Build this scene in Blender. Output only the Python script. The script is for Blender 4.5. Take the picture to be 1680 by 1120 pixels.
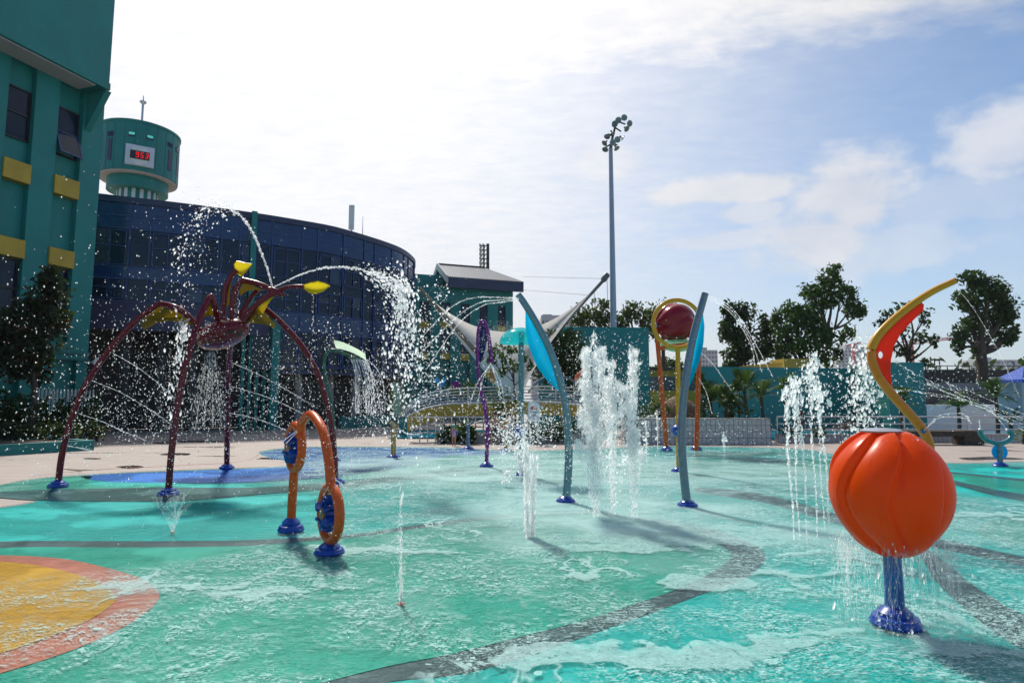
import bpy, bmesh, math, random
import numpy as np
from mathutils import Vector, Matrix, noise as mnoise
from mathutils.geometry import tessellate_polygon
for o in list(bpy.data.objects): bpy.data.objects.remove(o)
S = bpy.context.scene
COL = S.collection
R = math.radians
rng = np.random.default_rng(7)
random.seed(7)

# ------------------------------------------------------------------ camera
F, PITCH, EYE = 1000.0, R(5.54), 1.7
cam = bpy.data.cameras.new("camera"); cam.sensor_width = 36.0; cam.lens = F/1680*36
cam.clip_start = .05; cam.clip_end = 3000
camo = bpy.data.objects.new("camera", cam); COL.objects.link(camo)
camo.location = (0, 0, EYE); camo.rotation_euler = (R(90)+PITCH, 0, 0)
S.camera = camo
cam.dof.use_dof = False

def ray(px, py):
    """direction seen at a photo pixel (1680 x 1120), forward component first along +Y"""
    x, y = (px-840)/F, (560-py)/F
    return Vector((x, math.cos(PITCH)-y*math.sin(PITCH), math.sin(PITCH)+y*math.cos(PITCH)))
def P(px, py, Y):
    d = ray(px, py); t = Y/d.y
    return Vector((d.x*t, Y, EYE+d.z*t))
def atZ(px, py, z):
    d = ray(px, py); t = (z-EYE)/d.z
    return Vector((d.x*t, d.y*t, z))
def G(px, py): return atZ(px, py, 0.0)

# ------------------------------------------------------------------ light
SUN_AZ, SUN_EL = R(-23), R(50)           # azimuth from +Y towards +X
sun_dir = Vector((math.sin(SUN_AZ)*math.cos(SUN_EL), math.cos(SUN_AZ)*math.cos(SUN_EL), math.sin(SUN_EL)))
sl = bpy.data.lights.new("sun", 'SUN'); sl.energy = 4.2; sl.angle = R(5); sl.color = (1, .95, .87)
so = bpy.data.objects.new("sun", sl); COL.objects.link(so)
so.rotation_euler = sun_dir.to_track_quat('Z', 'Y').to_euler(); so.location = (0, 0, 40)

S.view_settings.view_transform = 'Standard'; S.view_settings.look = 'None'
S.view_settings.exposure = 0.0; S.view_settings.gamma = 1.0
S.cycles.max_bounces = 10; S.cycles.transparent_max_bounces = 32
S.cycles.diffuse_bounces = 6; S.cycles.glossy_bounces = 3; S.cycles.transmission_bounces = 4
S.cycles.sample_clamp_indirect = 6.0; S.cycles.caustics_reflective = False; S.cycles.caustics_refractive = False
S.cycles.use_denoising = True

# ------------------------------------------------------------------ node helper
class NT:
    def __init__(s, tree): s.t = tree; tree.nodes.clear()
    def n(s, typ, **kw):
        nd = s.t.nodes.new(typ)
        for k, v in kw.items():
            if k == 'ins':
                for kk, vv in v.items(): s.put(nd.inputs[kk], vv)
            else: setattr(nd, k, v)
        return nd
    def put(s, sock, v):
        if isinstance(v, bpy.types.NodeSocket): s.t.links.new(v, sock)
        elif isinstance(v, bpy.types.Node): s.t.links.new(v.outputs[0], sock)
        else:
            if hasattr(sock, 'default_value'):
                dv = sock.default_value
                if hasattr(dv, '__len__') and not hasattr(v, '__len__'): v = (v,)*len(dv)
                if hasattr(dv, '__len__') and len(dv) == 4 and len(v) == 3: v = (*v, 1)
            sock.default_value = v
    def m(s, op, a, b=None, c=None, clamp=False):
        nd = s.n('ShaderNodeMath', operation=op, use_clamp=clamp); s.put(nd.inputs[0], a)
        if b is not None: s.put(nd.inputs[1], b)
        if c is not None: s.put(nd.inputs[2], c)
        return nd.outputs[0]
    def vm(s, op, a, b=None):
        nd = s.n('ShaderNodeVectorMath', operation=op); s.put(nd.inputs[0], a)
        if b is not None: s.put(nd.inputs[1], b)
        return nd.outputs[1] if op in ('DOT_PRODUCT', 'LENGTH', 'DISTANCE') else nd.outputs[0]
    def step(s, x, lo, hi):
        nd = s.n('ShaderNodeMapRange', interpolation_type='SMOOTHSTEP')
        s.put(nd.inputs[0], x); s.put(nd.inputs[1], lo); s.put(nd.inputs[2], hi)
        return nd.outputs[0]
    def rng(s, x, lo, hi, a, b):
        nd = s.n('ShaderNodeMapRange'); 
        for i, v in enumerate((x, lo, hi, a, b)): s.put(nd.inputs[i], v)
        return nd.outputs[0]
    def mix(s, f, a, b, blend='MIX'):
        nd = s.n('ShaderNodeMix', data_type='RGBA', blend_type=blend)
        s.put(nd.inputs[0], f); s.put(nd.inputs[6], a); s.put(nd.inputs[7], b)
        return nd.outputs[2]
    def noise(s, vec, scale, detail=3, rough=.5, dist=0.0, out=0):
        nd = s.n('ShaderNodeTexNoise'); s.put(nd.inputs['Vector'], vec)
        nd.inputs['Scale'].default_value = scale; nd.inputs['Detail'].default_value = detail
        nd.inputs['Roughness'].default_value = rough; nd.inputs['Distortion'].default_value = dist
        return nd.outputs[out]
    def scale(s, vec, sc, loc=(0, 0, 0), rot=(0, 0, 0)):
        nd = s.n('ShaderNodeMapping'); s.put(nd.inputs[0], vec); nd.inputs[1].default_value = loc
        nd.inputs[2].default_value = rot; nd.inputs[3].default_value = sc
        return nd.outputs[0]

# ------------------------------------------------------------------ sky
W = bpy.data.worlds.new("World"); S.world = W; W.use_nodes = True
w = NT(W.node_tree)
sky = w.n('ShaderNodeTexSky', sky_type='NISHITA', sun_disc=False, sun_elevation=SUN_EL, sun_rotation=SUN_AZ,
          air_density=1.0, dust_density=.8, ozone_density=1.6)
d = w.n('ShaderNodeTexCoord').outputs['Generated']
SKYS = .085
base = w.mix(1.0, sky.outputs[0], (SKYS*1.36, SKYS*1.54, SKYS*1.66), 'MULTIPLY')
def plane(p1, p2):
    n = ray(*p1).normalized().cross(ray(*p2).normalized()).normalized()
    return n
sep = w.n('ShaderNodeSeparateXYZ'); w.put(sep.inputs[0], d)
zz = w.m('ADD', w.m('MAXIMUM', sep.outputs[2], 0.0), .10)
flat = w.n('ShaderNodeCombineXYZ')
w.put(flat.inputs[0], w.m('DIVIDE', sep.outputs[0], zz)); w.put(flat.inputs[1], w.m('DIVIDE', sep.outputs[1], zz))
fl = flat.outputs[0]
n_hi = w.noise(fl, 1.1, 8, .62, .4)          # veil structure
n_fine = w.noise(w.scale(fl, (1.0, 2.0, 1), rot=(0, 0, .5)), 9.0, 5, .6, .3)          # mackerel ripples
na = plane((1900, 20), (1000, 190))
sa = w.vm('DOT_PRODUCT', d, tuple(na if na.dot(ray(500, 100)) > 0 else -na))
nb = plane((1060, 100), (1000, 520))
sb = w.vm('DOT_PRODUCT', d, tuple(nb if nb.dot(ray(500, 300)) > 0 else -nb))
wob = w.m('ADD', w.m('MULTIPLY', w.m('SUBTRACT', n_hi, .5), .22), w.m('MULTIPLY', w.m('SUBTRACT', n_fine, .5), .10))
va = w.step(w.m('ADD', sa, wob), -.05, .11)
vb = w.m('MULTIPLY', w.step(w.m('ADD', sb, wob), -.62, .36), .97)
front = w.step(sep.outputs[1], -.15, .45)     # the veil lies towards the sun
veil = w.m('MULTIPLY', w.m('MAXIMUM', va, vb), front, clamp=True)
veil = w.m('MULTIPLY', veil, w.rng(n_fine, .25, .75, .86, 1.0))
# cumulus: soft banks near the horizon
bank = None
nc = w.noise(w.scale(d, (1, 1, 1.6)), 9.0, 7, .56, .1)
nc2 = w.noise(w.scale(d, (1, 1, 3.2)), 5.0, 6, .6, .2)
for (px, py, rx, ry, st) in ((1395, 325, .10, .085, 1.0), (1345, 385, .10, .06, .95), (1685, 225, .10, .07, .9), (1210, 310, .15, .028, 1.0), (1440, 410, .22, .05, .55),
                         (1600, 330, .22, .05, .45), (1230, 348, .07, .02, .7), (1180, 395, .13, .018, .6), (1000, 262, .06, .035, .6), (1690, 400, .2, .1, .3)):
    c = ray(px, py).normalized()
    df = w.vm('MULTIPLY', w.vm('SUBTRACT', d, tuple(c)), (1/rx, 1/rx, 1/ry))
    r_ = w.m('SUBTRACT', 1.0, w.vm('LENGTH', df))
    v_ = w.m('MULTIPLY', w.step(w.m('ADD', r_, w.m('MULTIPLY', w.m('SUBTRACT', nc, .5), 1.8)), .02, .52), st)
    bank = v_ if bank is None else w.m('MAXIMUM', bank, v_)
wisps = w.m('MULTIPLY', w.step(w.m('ADD', nc2, w.m('MULTIPLY', sep.outputs[2], -.25)), .52, .75), .30)
hz = w.step(sep.outputs[2], .24, -.03)
bank = w.m('MULTIPLY', w.m('MAXIMUM', bank, w.m('MULTIPLY', wisps, front)), .9)
# brightness of cloud falls with angle from the sun
cs = w.vm('DOT_PRODUCT', d, tuple(sun_dir))
lum = w.m('MULTIPLY', w.m('ADD', .73, w.m('MULTIPLY', w.step(cs, .50, .99), .38)), w.rng(w.m('ADD', w.m('MULTIPLY', n_hi, .6), w.m('MULTIPLY', n_fine, .4)), .3, .7, .93, 1.05))
veilc = w.mix(1.0, (1.0, .985, .985), w.n('ShaderNodeCombineColor', ins={0: lum, 1: lum, 2: lum}), 'MULTIPLY')
cumc = w.mix(w.rng(nc, .3, .7, 0, 1), (.64, .69, .79), (.86, .86, .90))
hazec = w.mix(w.step(sb, -.6, .3), (.56, .63, .71), (.82, .84, .87))
col = w.mix(w.m('MULTIPLY', hz, w.m('ADD', .25, w.m('MULTIPLY', front, .60))), base, hazec)
col = w.mix(bank, col, cumc)
col = w.mix(veil, col, veilc)
bg = w.n('ShaderNodeBackground', ins={0: col, 1: 1.0})
w.put(w.n('ShaderNodeOutputWorld').inputs[0], bg.outputs[0])

# ------------------------------------------------------------------ materials
def mat(name): 
    m = bpy.data.materials.new(name); m.use_nodes = True
    return m, NT(m.node_tree)
def out(nt, sh, disp=None):
    o = nt.n('ShaderNodeOutputMaterial'); nt.put(o.inputs[0], sh)
def paint(name, col, rough=.4, var=.12, scale=3.0, metallic=0.0, bump=0.0, coat=0.0, streak=0.0, spec=.5):
    """painted or plain surface with uneven tone"""
    m, t = mat(name)
    co = t.n('ShaderNodeTexCoord').outputs['Object']
    n1 = t.noise(co, scale, 5, .6); n2 = t.noise(co, scale*(9 if coat == 0 else 2), 3, .6)
    if coat: var *= .45
    f = t.m('ADD', t.m('MULTIPLY', n1, .7), t.m('MULTIPLY', n2, .3))
    dark = tuple(c*(1-var*1.6) for c in col); lite = tuple(min(1, c*(1+var)) for c in col)
    c = t.mix(t.step(f, .3, .7), dark, lite)
    if streak:
        s_ = t.noise(t.scale(co, (2.2, 2.2, .12)), 2.0, 4, .6)
        c = t.mix(t.m('MULTIPLY', t.step(s_, .55, .8), streak), c, tuple(k*.55 for k in col))
    ins = {'Base Color': c, 'Roughness': t.rng(n2, .3, .7, max(.02, rough-.06), min(1, rough+.06)), 'Metallic': metallic, 'Coat Weight': coat, 'Coat Roughness': .08, 'Specular IOR Level': spec}
    b = t.n('ShaderNodeBsdfPrincipled', ins=ins)
    if bump:
        bp = t.n('ShaderNodeBump', ins={'Strength': bump, 'Distance': .02, 'Height': n2}); t.put(b.inputs['Normal'], bp.outputs[0])
    out(t, b.outputs[0]); return m
def clear_panel(name, col, tr=.35, rough=.15):
    """coloured translucent plastic"""
    m, t = mat(name)
    b = t.n('ShaderNodeBsdfPrincipled', ins={'Base Color': col, 'Roughness': rough})
    tl = t.n('ShaderNodeBsdfTranslucent', ins={0: col})
    tp = t.n('ShaderNodeBsdfTransparent', ins={0: tuple(min(1, c*1.6) for c in col)})
    a = t.n('ShaderNodeMixShader', ins={0: .7, 1: b.outputs[0], 2: tl.outputs[0]})
    a2 = t.n('ShaderNodeMixShader', ins={0: tr, 1: a.outputs[0], 2: tp.outputs[0]})
    out(t, a2.outputs[0]); return m
def leafmat(name, c1, c2, c3=None):
    m, t = mat(name)
    co = t.n('ShaderNodeTexCoord').outputs['Object']
    at = t.n('ShaderNodeAttribute', attribute_name='tone')
    n1 = t.noise(co, .8, 3)
    f = t.m('ADD', t.m('MULTIPLY', n1, .5), t.m('MULTIPLY', at.outputs[2], .5))
    c = t.mix(t.step(f, .25, .75), c1, c2)
    if c3: c = t.mix(t.step(at.outputs[2], .86, .95), c, c3)
    b = t.n('ShaderNodeBsdfPrincipled', ins={'Base Color': c, 'Roughness': .55, 'Specular IOR Level': .3})
    tl = t.n('ShaderNodeBsdfTranslucent', ins={0: t.mix(.35, c, (.12, .2, .01))})
    out(t, t.n('ShaderNodeMixShader', ins={0: .3, 1: b.outputs[0], 2: tl.outputs[0]}).outputs[0]); return m

M = {}
M['teal_wall'] = paint('teal wall paint', (.005, .195, .182), .6, .10, .6, bump=.15, streak=.25)
M['teal_dark'] = paint('deep teal paint', (.005, .145, .14), .55, .10, .8, streak=.3)
M['yellow_wall'] = paint('ochre wall paint', (.44, .30, .03), .6, .10, 1.0, streak=.25)
M['soffit'] = paint('pale soffit', (.42, .42, .41), .8, .06, 1.0)
M['white'] = paint('white paint', (.72, .72, .71), .5, .05, 2.0, streak=.15)
M['white_panel'] = paint('clock surround', (.62, .64, .72), .4, .04, 2.0)
M['navy'] = paint('navy fascia', (.022, .032, .085), .45, .10, 1.0, streak=.2)
M['violet_fascia'] = paint('violet blue fascia', (.035, .035, .09), .5, .10, 1.0, streak=.2)
M['mullion'] = paint('blue mullion', (.009, .045, .17), .4, .08, 2.0)
M['blue_spandrel'] = paint('blue spandrel glass', (.003, .030, .115), .14, .15, .5)
M['concrete'] = paint('concrete', (.28, .27, .26), .85, .14, 1.2, bump=.3)
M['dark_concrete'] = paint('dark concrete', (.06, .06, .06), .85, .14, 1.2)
M['steel'] = paint('galvanised steel', (.42, .45, .50), .38, .08, 3.0, metallic=.75)
M['rail'] = paint('brushed rail', (.55, .55, .56), .3, .06, 6.0, metallic=.9)
M['grey_pole'] = paint('pale grey pole', (.30, .36, .44), .4, .05, 2.0, metallic=.2)
M['lamp_green'] = paint('lamp glass', (.14, .22, .20), .2, .10, 8.0)
M['tan_mast'] = paint('weathered tan mast', (.20, .16, .11), .5, .15, 3.0)
M['sail_mast'] = paint('sail mast grey', (.10, .115, .12), .45, .1, 2.0)
M['black'] = paint('black plastic', (.012, .012, .014), .4, .1, 5.0)
M['maroon'] = paint('maroon gloss', (.145, .007, .014), .25, .10, 4.0, coat=.08, spec=.3)
M['purple'] = paint('purple gloss', (.20, .018, .19), .28, .10, 4.0, coat=.08, spec=.3)
M['orange'] = paint('orange gloss', (.66, .095, .010), .28, .08, 4.0, coat=.08, spec=.3)
m, t = mat('orange shell'); co = t.n('ShaderNodeTexCoord').outputs['Object']
ns = t.noise(co, 2.2, 5); st = t.step(t.noise(t.scale(co, (9, 9, .8)), 2.0, 4, .6), .50, .80)
cc = t.mix(t.m('MULTIPLY', st, .30), t.mix(ns, (.86, .075, .001), (.94, .105, .002)), (.62, .035, .001))
b = t.n('ShaderNodeBsdfPrincipled', ins={'Base Color': cc, 'Roughness': t.rng(st, 0, 1, .34, .16), 'Specular IOR Level': .28})
tl = t.n('ShaderNodeBsdfTranslucent', ins={0: (.98, .20, .006)})
out(t, t.n('ShaderNodeMixShader', ins={0: .38, 1: b.outputs[0], 2: tl.outputs[0]}).outputs[0]); M['orange_ball'] = m
M['red_ball'] = paint('crimson shell', (.26, .006, .015), .2, .08, 2.0, coat=.08, spec=.3)
M['blue_base'] = paint('cobalt plastic', (.004, .055, .33), .3, .12, 6.0, coat=.15)
M['blue_pole'] = paint('blue pole', (.010, .085, .32), .2, .15, 6.0, coat=.25)
M['yellow_tube'] = paint('yellow gloss', (.62, .30, .012), .3, .08, 4.0, coat=.08, spec=.3)
M['amber_tube'] = paint('amber gloss', (.66, .21, .015), .3, .10, 4.0, coat=.08, spec=.3)
M['grey_teal'] = paint('grey teal gloss', (.12, .24, .27), .28, .08, 4.0, metallic=.15, coat=.18)
M['slate_tube'] = paint('slate gloss', (.13, .19, .24), .26, .08, 4.0, metallic=.25, coat=.25)
M['teal_pole'] = paint('teal pole', (.05, .20, .22), .3, .08, 4.0, coat=.15)
M['green_tube'] = paint('green gloss', (.006, .085, .042), .3, .1, 4.0, coat=.15)
M['gold'] = paint('bronze tube', (.40, .24, .07), .3, .12, 4.0, metallic=.4, coat=.12)
M['ochre'] = paint('ochre hub', (.45, .20, .02), .35, .1, 6.0)
M['yellow_panel'] = clear_panel('yellow clear panel', (.62, .50, .015), .15)
M['amber_panel'] = clear_panel('olive clear panel', (.30, .23, .012), .22)
M['blue_panel'] = clear_panel('blue clear panel', (.003, .38, .64), .08)
M['navy_panel'] = clear_panel('navy clear panel', (.006, .05, .17), .35)
M['teal_panel'] = clear_panel('aqua clear panel', (.08, .58, .60), .40)
M['red_panel'] = clear_panel('red orange clear panel', (.72, .075, .010), .05)
M['leaf_panel'] = clear_panel('pale green panel', (.66, .82, .62), .1)
M['bowl_panel'] = clear_panel('pale green bowl', (.45, .72, .50), .35)
M['bark'] = paint('bark', (.07, .055, .04), .9, .3, 6.0, bump=.5)
M['thatch'] = paint('thatch', (.16, .10, .055), .95, .3, 8.0, bump=.6)
M['leaf'] = leafmat('mid green leaves', (.024, .065, .014), (.065, .145, .026))
M['leaf_dark'] = leafmat('dark green leaves', (.014, .038, .013), (.038, .085, .024))
M['leaf_olive'] = leafmat('olive leaves', (.035, .06, .014), (.09, .14, .03))
M['leaf_red'] = leafmat('leaves with red tips', (.012, .024, .012), (.028, .042, .014), (.09, .02, .012))
M['leaf_palm'] = leafmat('palm leaves', (.02, .05, .012), (.06, .11, .03))
M['leaf_maroon'] = leafmat('maroon leaves', (.10, .012, .018), (.25, .03, .05))
M['leaf_flower'] = leafmat('leaves and yellow flowers', (.012, .03, .010), (.03, .06, .015), (.55, .40, .02))
M['leaf_pink'] = leafmat('pink flowers', (.05, .07, .03), (.35, .16, .2), (.6, .3, .35))
M['canvas'] = paint('blue canvas', (.004, .06, .36), .7, .08, 2.0)
M['cloth_white'] = paint('white canvas', (.75, .75, .76), .8, .04, 2.0)
M['far_block'] = paint('far block paint', (.42, .43, .44), .8, .06, .2)
M['far_glass'] = paint('far window', (.08, .09, .11), .3, .1, .3)
M['crane'] = paint('crane red', (.5, .08, .08), .6, .1, 1.0)
M['skin'] = paint('skin', (.45, .25, .17), .55, .08, 8.0)
M['lilac'] = paint('lilac cloth', (.45, .30, .42), .8, .1, 10.0)
M['teal_cloth'] = paint('teal cloth', (.03, .35, .33), .7, .1, 10.0)
M['blue_cloth'] = paint('blue cloth', (.02, .10, .50), .7, .1, 10.0)
M['black_cloth'] = paint('dark cloth', (.03, .03, .04), .8, .1, 10.0)
M['hair'] = paint('dark hair', (.015, .012, .010), .5, .1, 10.0)
# sail membrane
m, t = mat('membrane')
b = t.n('ShaderNodeBsdfDiffuse', ins={0: (.72, .70, .67)}); tl = t.n('ShaderNodeBsdfTranslucent', ins={0: (.70, .67, .63)})
out(t, t.n('ShaderNodeMixShader', ins={0: .55, 1: b.outputs[0], 2: tl.outputs[0]}).outputs[0]); M['membrane'] = m
# dark facade glass
m, t = mat('dark glass')
co = t.n('ShaderNodeTexCoord').outputs['Object']
c = t.mix(t.noise(co, .35, 3), (.003, .010, .024), (.007, .024, .055))
out(t, t.n('ShaderNodeBsdfPrincipled', ins={'Base Color': c, 'Roughness': .07, 'Specular IOR Level': .28}).outputs[0]); M['glass'] = m
M['blind'] = paint('drawn blind behind glass', (.022, .03, .05), .25, .2, 1.0)
M['glass_pale'] = paint('paler glass', (.012, .035, .075), .12, .2, 1.0)
# corrugated metal roof
m, t = mat('metal roof')
co = t.n('ShaderNodeTexCoord').outputs['Object']
wv = t.n('ShaderNodeTexWave', wave_type='BANDS', bands_direction='X'); t.put(wv.inputs[0], co); wv.inputs['Scale'].default_value = 1.6
b = t.n('ShaderNodeBsdfPrincipled', ins={'Base Color': t.mix(wv.outputs[1], (.12, .125, .14), (.22, .225, .24)), 'Roughness': .4, 'Metallic': .4}); out(t, b.outputs[0]); M['roof'] = m
# clock digits
m, t = mat('red digits'); out(t, t.n('ShaderNodeEmission', ins={0: (1, .02, .03), 1: .9}).outputs[0]); M['digit'] = m
m, t = mat('cyan lit room'); out(t, t.n('ShaderNodeEmission', ins={0: (.12, .75, .72), 1: .6}).outputs[0]); M['lit'] = m
# tiled wall
def tile(name, w_, h_, c1, c2, mortar, msize=.012):
    m, t = mat(name)
    co = t.n('ShaderNodeTexCoord').outputs['Object']
    sp = t.n('ShaderNodeSeparateXYZ'); t.put(sp.inputs[0], co)
    cb = t.n('ShaderNodeCombineXYZ'); t.put(cb.inputs[0], t.m('ADD', sp.outputs[0], sp.outputs[1])); t.put(cb.inputs[1], sp.outputs[2])
    br = t.n('ShaderNodeTexBrick', offset=0.0); t.put(br.inputs['Vector'], cb.outputs[0])
    for k, v in (('Color1', (*c1, 1)), ('Color2', (*c2, 1)), ('Mortar', (*mortar, 1)), ('Scale', 1.0), ('Mortar Size', msize), ('Brick Width', w_), ('Row Height', h_)): br.inputs[k].default_value = v
    n1 = t.noise(co, 2.0, 4)
    b = t.n('ShaderNodeBsdfPrincipled', ins={'Base Color': t.mix(t.m('MULTIPLY', n1, .35), br.outputs[0], tuple(k*.6 for k in c1)), 'Roughness': .35})
    out(t, b.outputs[0]); return m
M['tile'] = tile('wall tile', .18, .245, (.44, .43, .44), (.50, .49, .49), (.10, .09, .09), .010)
# water drops: bright, back-lit
def dropmat(name, tr, c=(.97, .985, .99)):
    m, t = mat(name)
    b = t.n('ShaderNodeBsdfPrincipled', ins={'Base Color': c, 'Roughness': .12, 'Specular IOR Level': .5})
    tl = t.n('ShaderNodeBsdfTranslucent', ins={0: c})
    s_ = t.n('ShaderNodeMixShader', ins={0: .88, 1: b.outputs[0], 2: tl.outputs[0]})
    tp = t.n('ShaderNodeBsdfTransparent'); bf = t.n('ShaderNodeNewGeometry').outputs['Backfacing']
    s_ = t.n('ShaderNodeMixShader', ins={0: t.m('MAXIMUM', bf, tr), 1: s_.outputs[0], 2: tp.outputs[0]})
    out(t, s_.outputs[0]); return m
M['drop'] = dropmat('water drops', .20); M['froth'] = dropmat('water froth', .58)
M['stream'] = dropmat('water stream', .60)
M['sheet'] = dropmat('falling water', .80)
M['mist'] = dropmat('fine water', .86)
# ------------------------------------------------------------------ mesh builder
class MB:
    def __init__(s): s.v = []; s.f = []
    def add(s, vs, fs):
        o = len(s.v); s.v += [tuple(v) for v in vs]; s.f += [tuple(i+o for i in f) for f in fs]; return s
    def box(s, c, size, ax=None, bev=0):
        """box at centre c, full sizes, optional 3 axis vectors"""
        ax = ax or (Vector((1, 0, 0)), Vector((0, 1, 0)), Vector((0, 0, 1)))
        c = Vector(c); vs = []
        for z in (-1, 1):
            for y in (-1, 1):
                for x in (-1, 1):
                    vs.append(c+ax[0]*(x*size[0]/2)+ax[1]*(y*size[1]/2)+ax[2]*(z*size[2]/2))
        return s.add(vs, [(0, 2, 3, 1), (4, 5, 7, 6), (0, 1, 5, 4), (2, 6, 7, 3), (0, 4, 6, 2), (1, 3, 7, 5)])
    def tube(s, pts, r, n=10, closed=False, caps=True):
        pts = [Vector(p) for p in pts]; N = len(pts)
        rr = r if hasattr(r, '__len__') else [r]*N
        if len(rr) != N: rr = [rr[0]+(rr[-1]-rr[0])*i/(N-1) for i in range(N)]
        tan = []
        for i in range(N):
            a = pts[(i-1) % N] if (closed or i > 0) else pts[i]
            b = pts[(i+1) % N] if (closed or i < N-1) else pts[i]
            tan.append((b-a).normalized() if (b-a).length > 1e-9 else Vector((0, 0, 1)))
        u = tan[0].orthogonal().normalized(); vs = []
        for i in range(N):
            u = (u-tan[i]*u.dot(tan[i])); u = u.normalized() if u.length > 1e-6 else tan[i].orthogonal().normalized()
            w_ = tan[i].cross(u)
            for k in range(n):
                a = 2*math.pi*k/n; vs.append(pts[i]+(u*math.cos(a)+w_*math.sin(a))*rr[i])
        fs = []
        for i in range(N if closed else N-1):
            j = (i+1) % N
            for k in range(n): fs.append((i*n+k, i*n+(k+1) % n, j*n+(k+1) % n, j*n+k))
        if caps and not closed: fs += [tuple(range(n-1, -1, -1)), tuple((N-1)*n+k for k in range(n))]
        return s.add(vs, fs)
    def lathe(s, prof, c, n=24, axis=None):
        """profile of (radius, height) turned about axis through c"""
        az = (axis or Vector((0, 0, 1))).normalized(); ux = az.orthogonal().normalized(); uy = az.cross(ux); c = Vector(c)
        vs = []; fs = []
        for (r, h) in prof:
            for k in range(n):
                a = 2*math.pi*k/n; vs.append(c+az*h+(ux*math.cos(a)+uy*math.sin(a))*max(r, 1e-4))
        for i in range(len(prof)-1):
            for k in range(n): fs.append((i*n+k, i*n+(k+1) % n, (i+1)*n+(k+1) % n, (i+1)*n+k))
        if prof[0][0] > 1e-3: fs.append(tuple(range(n-1, -1, -1)))
        if prof[-1][0] > 1e-3: fs.append(tuple((len(prof)-1)*n+k for k in range(n)))
        return s.add(vs, fs)
    def plate(s, pts, th, holes=(), nrm=None):
        """flat polygon (3-D points) with holes, given thickness"""
        loops = [[Vector(p) for p in pts]]+[[Vector(p) for p in h] for h in holes]
        flatp = [p for l in loops for p in l]
        if nrm is None:
            nrm = Vector((0, 0, 0)); L = loops[0]
            for i in range(len(L)): nrm += L[i].cross(L[(i+1) % len(L)])
        nrm = nrm.normalized(); tri = tessellate_polygon(loops); N = len(flatp)
        vs = [p-nrm*th/2 for p in flatp]+[p+nrm*th/2 for p in flatp]; fs = []
        for t_ in tri:
            fs.append(tuple(t_)); fs.append(tuple(i+N for i in reversed(t_)))
        o = 0
        for l in loops:
            k = len(l)
            for i in range(k): a, b = o+i, o+(i+1) % k; fs.append((a, b, b+N, a+N))
            o += k
        return s.add(vs, fs)
    def sphere(s, c, r, n=16, m_=10, sc=(1, 1, 1), fn=None):
        c = Vector(c); vs = []; fs = []
        for i in range(m_+1):
            th = math.pi*i/m_
            for k in range(n):
                ph = 2*math.pi*k/n; q = fn(th, ph) if fn else 1.0
                vs.append(c+Vector((math.sin(th)*math.cos(ph)*r*sc[0]*q, math.sin(th)*math.sin(ph)*r*sc[1]*q, math.cos(th)*r*sc[2]*q)))
        for i in range(m_):
            for k in range(n): fs.append((i*n+k, (i+1)*n+k, (i+1)*n+(k+1) % n, i*n+(k+1) % n))
        return s.add(vs, fs)
    def grid(s, fn, nu, nv):
        vs = [fn(i/nu, j/nv) for i in range(nu+1) for j in range(nv+1)]; W_ = nv+1
        return s.add(vs, [(i*W_+j, (i+1)*W_+j, (i+1)*W_+j+1, i*W_+j+1) for i in range(nu) for j in range(nv)])
    def build(s, name, material, parent=None, smooth=40, bevel=0.0):
        me = bpy.data.meshes.new(name); off = Vector((0, 0, 0))
        q = parent
        while q is not None: off = off+q.location; q = q.parent
        me.from_pydata([(v[0]-off.x, v[1]-off.y, v[2]-off.z) for v in s.v], [], s.f); me.update()
        bm = bmesh.new(); bm.from_mesh(me); bmesh.ops.recalc_face_normals(bm, faces=bm.faces[:])
        if bevel: bmesh.ops.bevel(bm, geom=[e for e in bm.edges if e.is_manifold and e.calc_face_angle(0) > .6], offset=bevel, segments=2, affect='EDGES', profile=.6)
        bm.to_mesh(me); bm.free()
        if smooth:
            me.polygons.foreach_set('use_smooth', [True]*len(me.polygons))
            try: me.set_sharp_from_angle(angle=R(smooth))
            except Exception: pass
        me.materials.append(material if not isinstance(material, str) else M[material])
        o = bpy.data.objects.new(name, me); COL.objects.link(o); o.parent = parent
        return o

def tag(o, label=None, cat=None, group=None, kind=None):
    if label: o['label'] = label
    if cat: o['category'] = cat
    if group: o['group'] = group
    if kind: o['kind'] = kind
    return o
def thing(name, label, cat, loc, group=None):
    o = bpy.data.objects.new(name, None); COL.objects.link(o); o.location = loc; o.empty_display_size = .2
    return tag(o, label, cat, group)
def copy_tree(o, parent=None):
    c = o.copy(); COL.objects.link(c)
    if parent is not None: c.parent = parent
    for ch in list(o.children): copy_tree(ch, c)
    return c
def raw_mesh(name, v, f, material, parent=None, smooth=True, tone=None, fk=None):
    """numpy mesh; f is (n, k) index array"""
    me = bpy.data.meshes.new(name); v = np.asarray(v, np.float32); f = np.asarray(f, np.int32)
    if parent is not None:
        off = Vector((0, 0, 0)); q = parent
        while q is not None: off = off+q.location; q = q.parent
        v = v-np.array(off, np.float32)
    k = f.shape[1]
    me.vertices.add(len(v)); me.vertices.foreach_set('co', v.ravel())
    me.loops.add(f.size); me.loops.foreach_set('vertex_index', f.ravel())
    me.polygons.add(len(f)); me.polygons.foreach_set('loop_start', np.arange(0, f.size, k, dtype=np.int32))
    me.polygons.foreach_set('loop_total', np.full(len(f), k, np.int32))
    if smooth: me.polygons.foreach_set('use_smooth', np.ones(len(f), bool))
    if tone is not None:
        a = me.attributes.new('tone', 'FLOAT', 'POINT'); a.data.foreach_set('value', np.asarray(tone, np.float32))
    me.update(calc_edges=True); me.validate()
    me.materials.append(M[material] if isinstance(material, str) else material)
    o = bpy.data.objects.new(name, me); COL.objects.link(o); o.parent = parent
    return o
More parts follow.
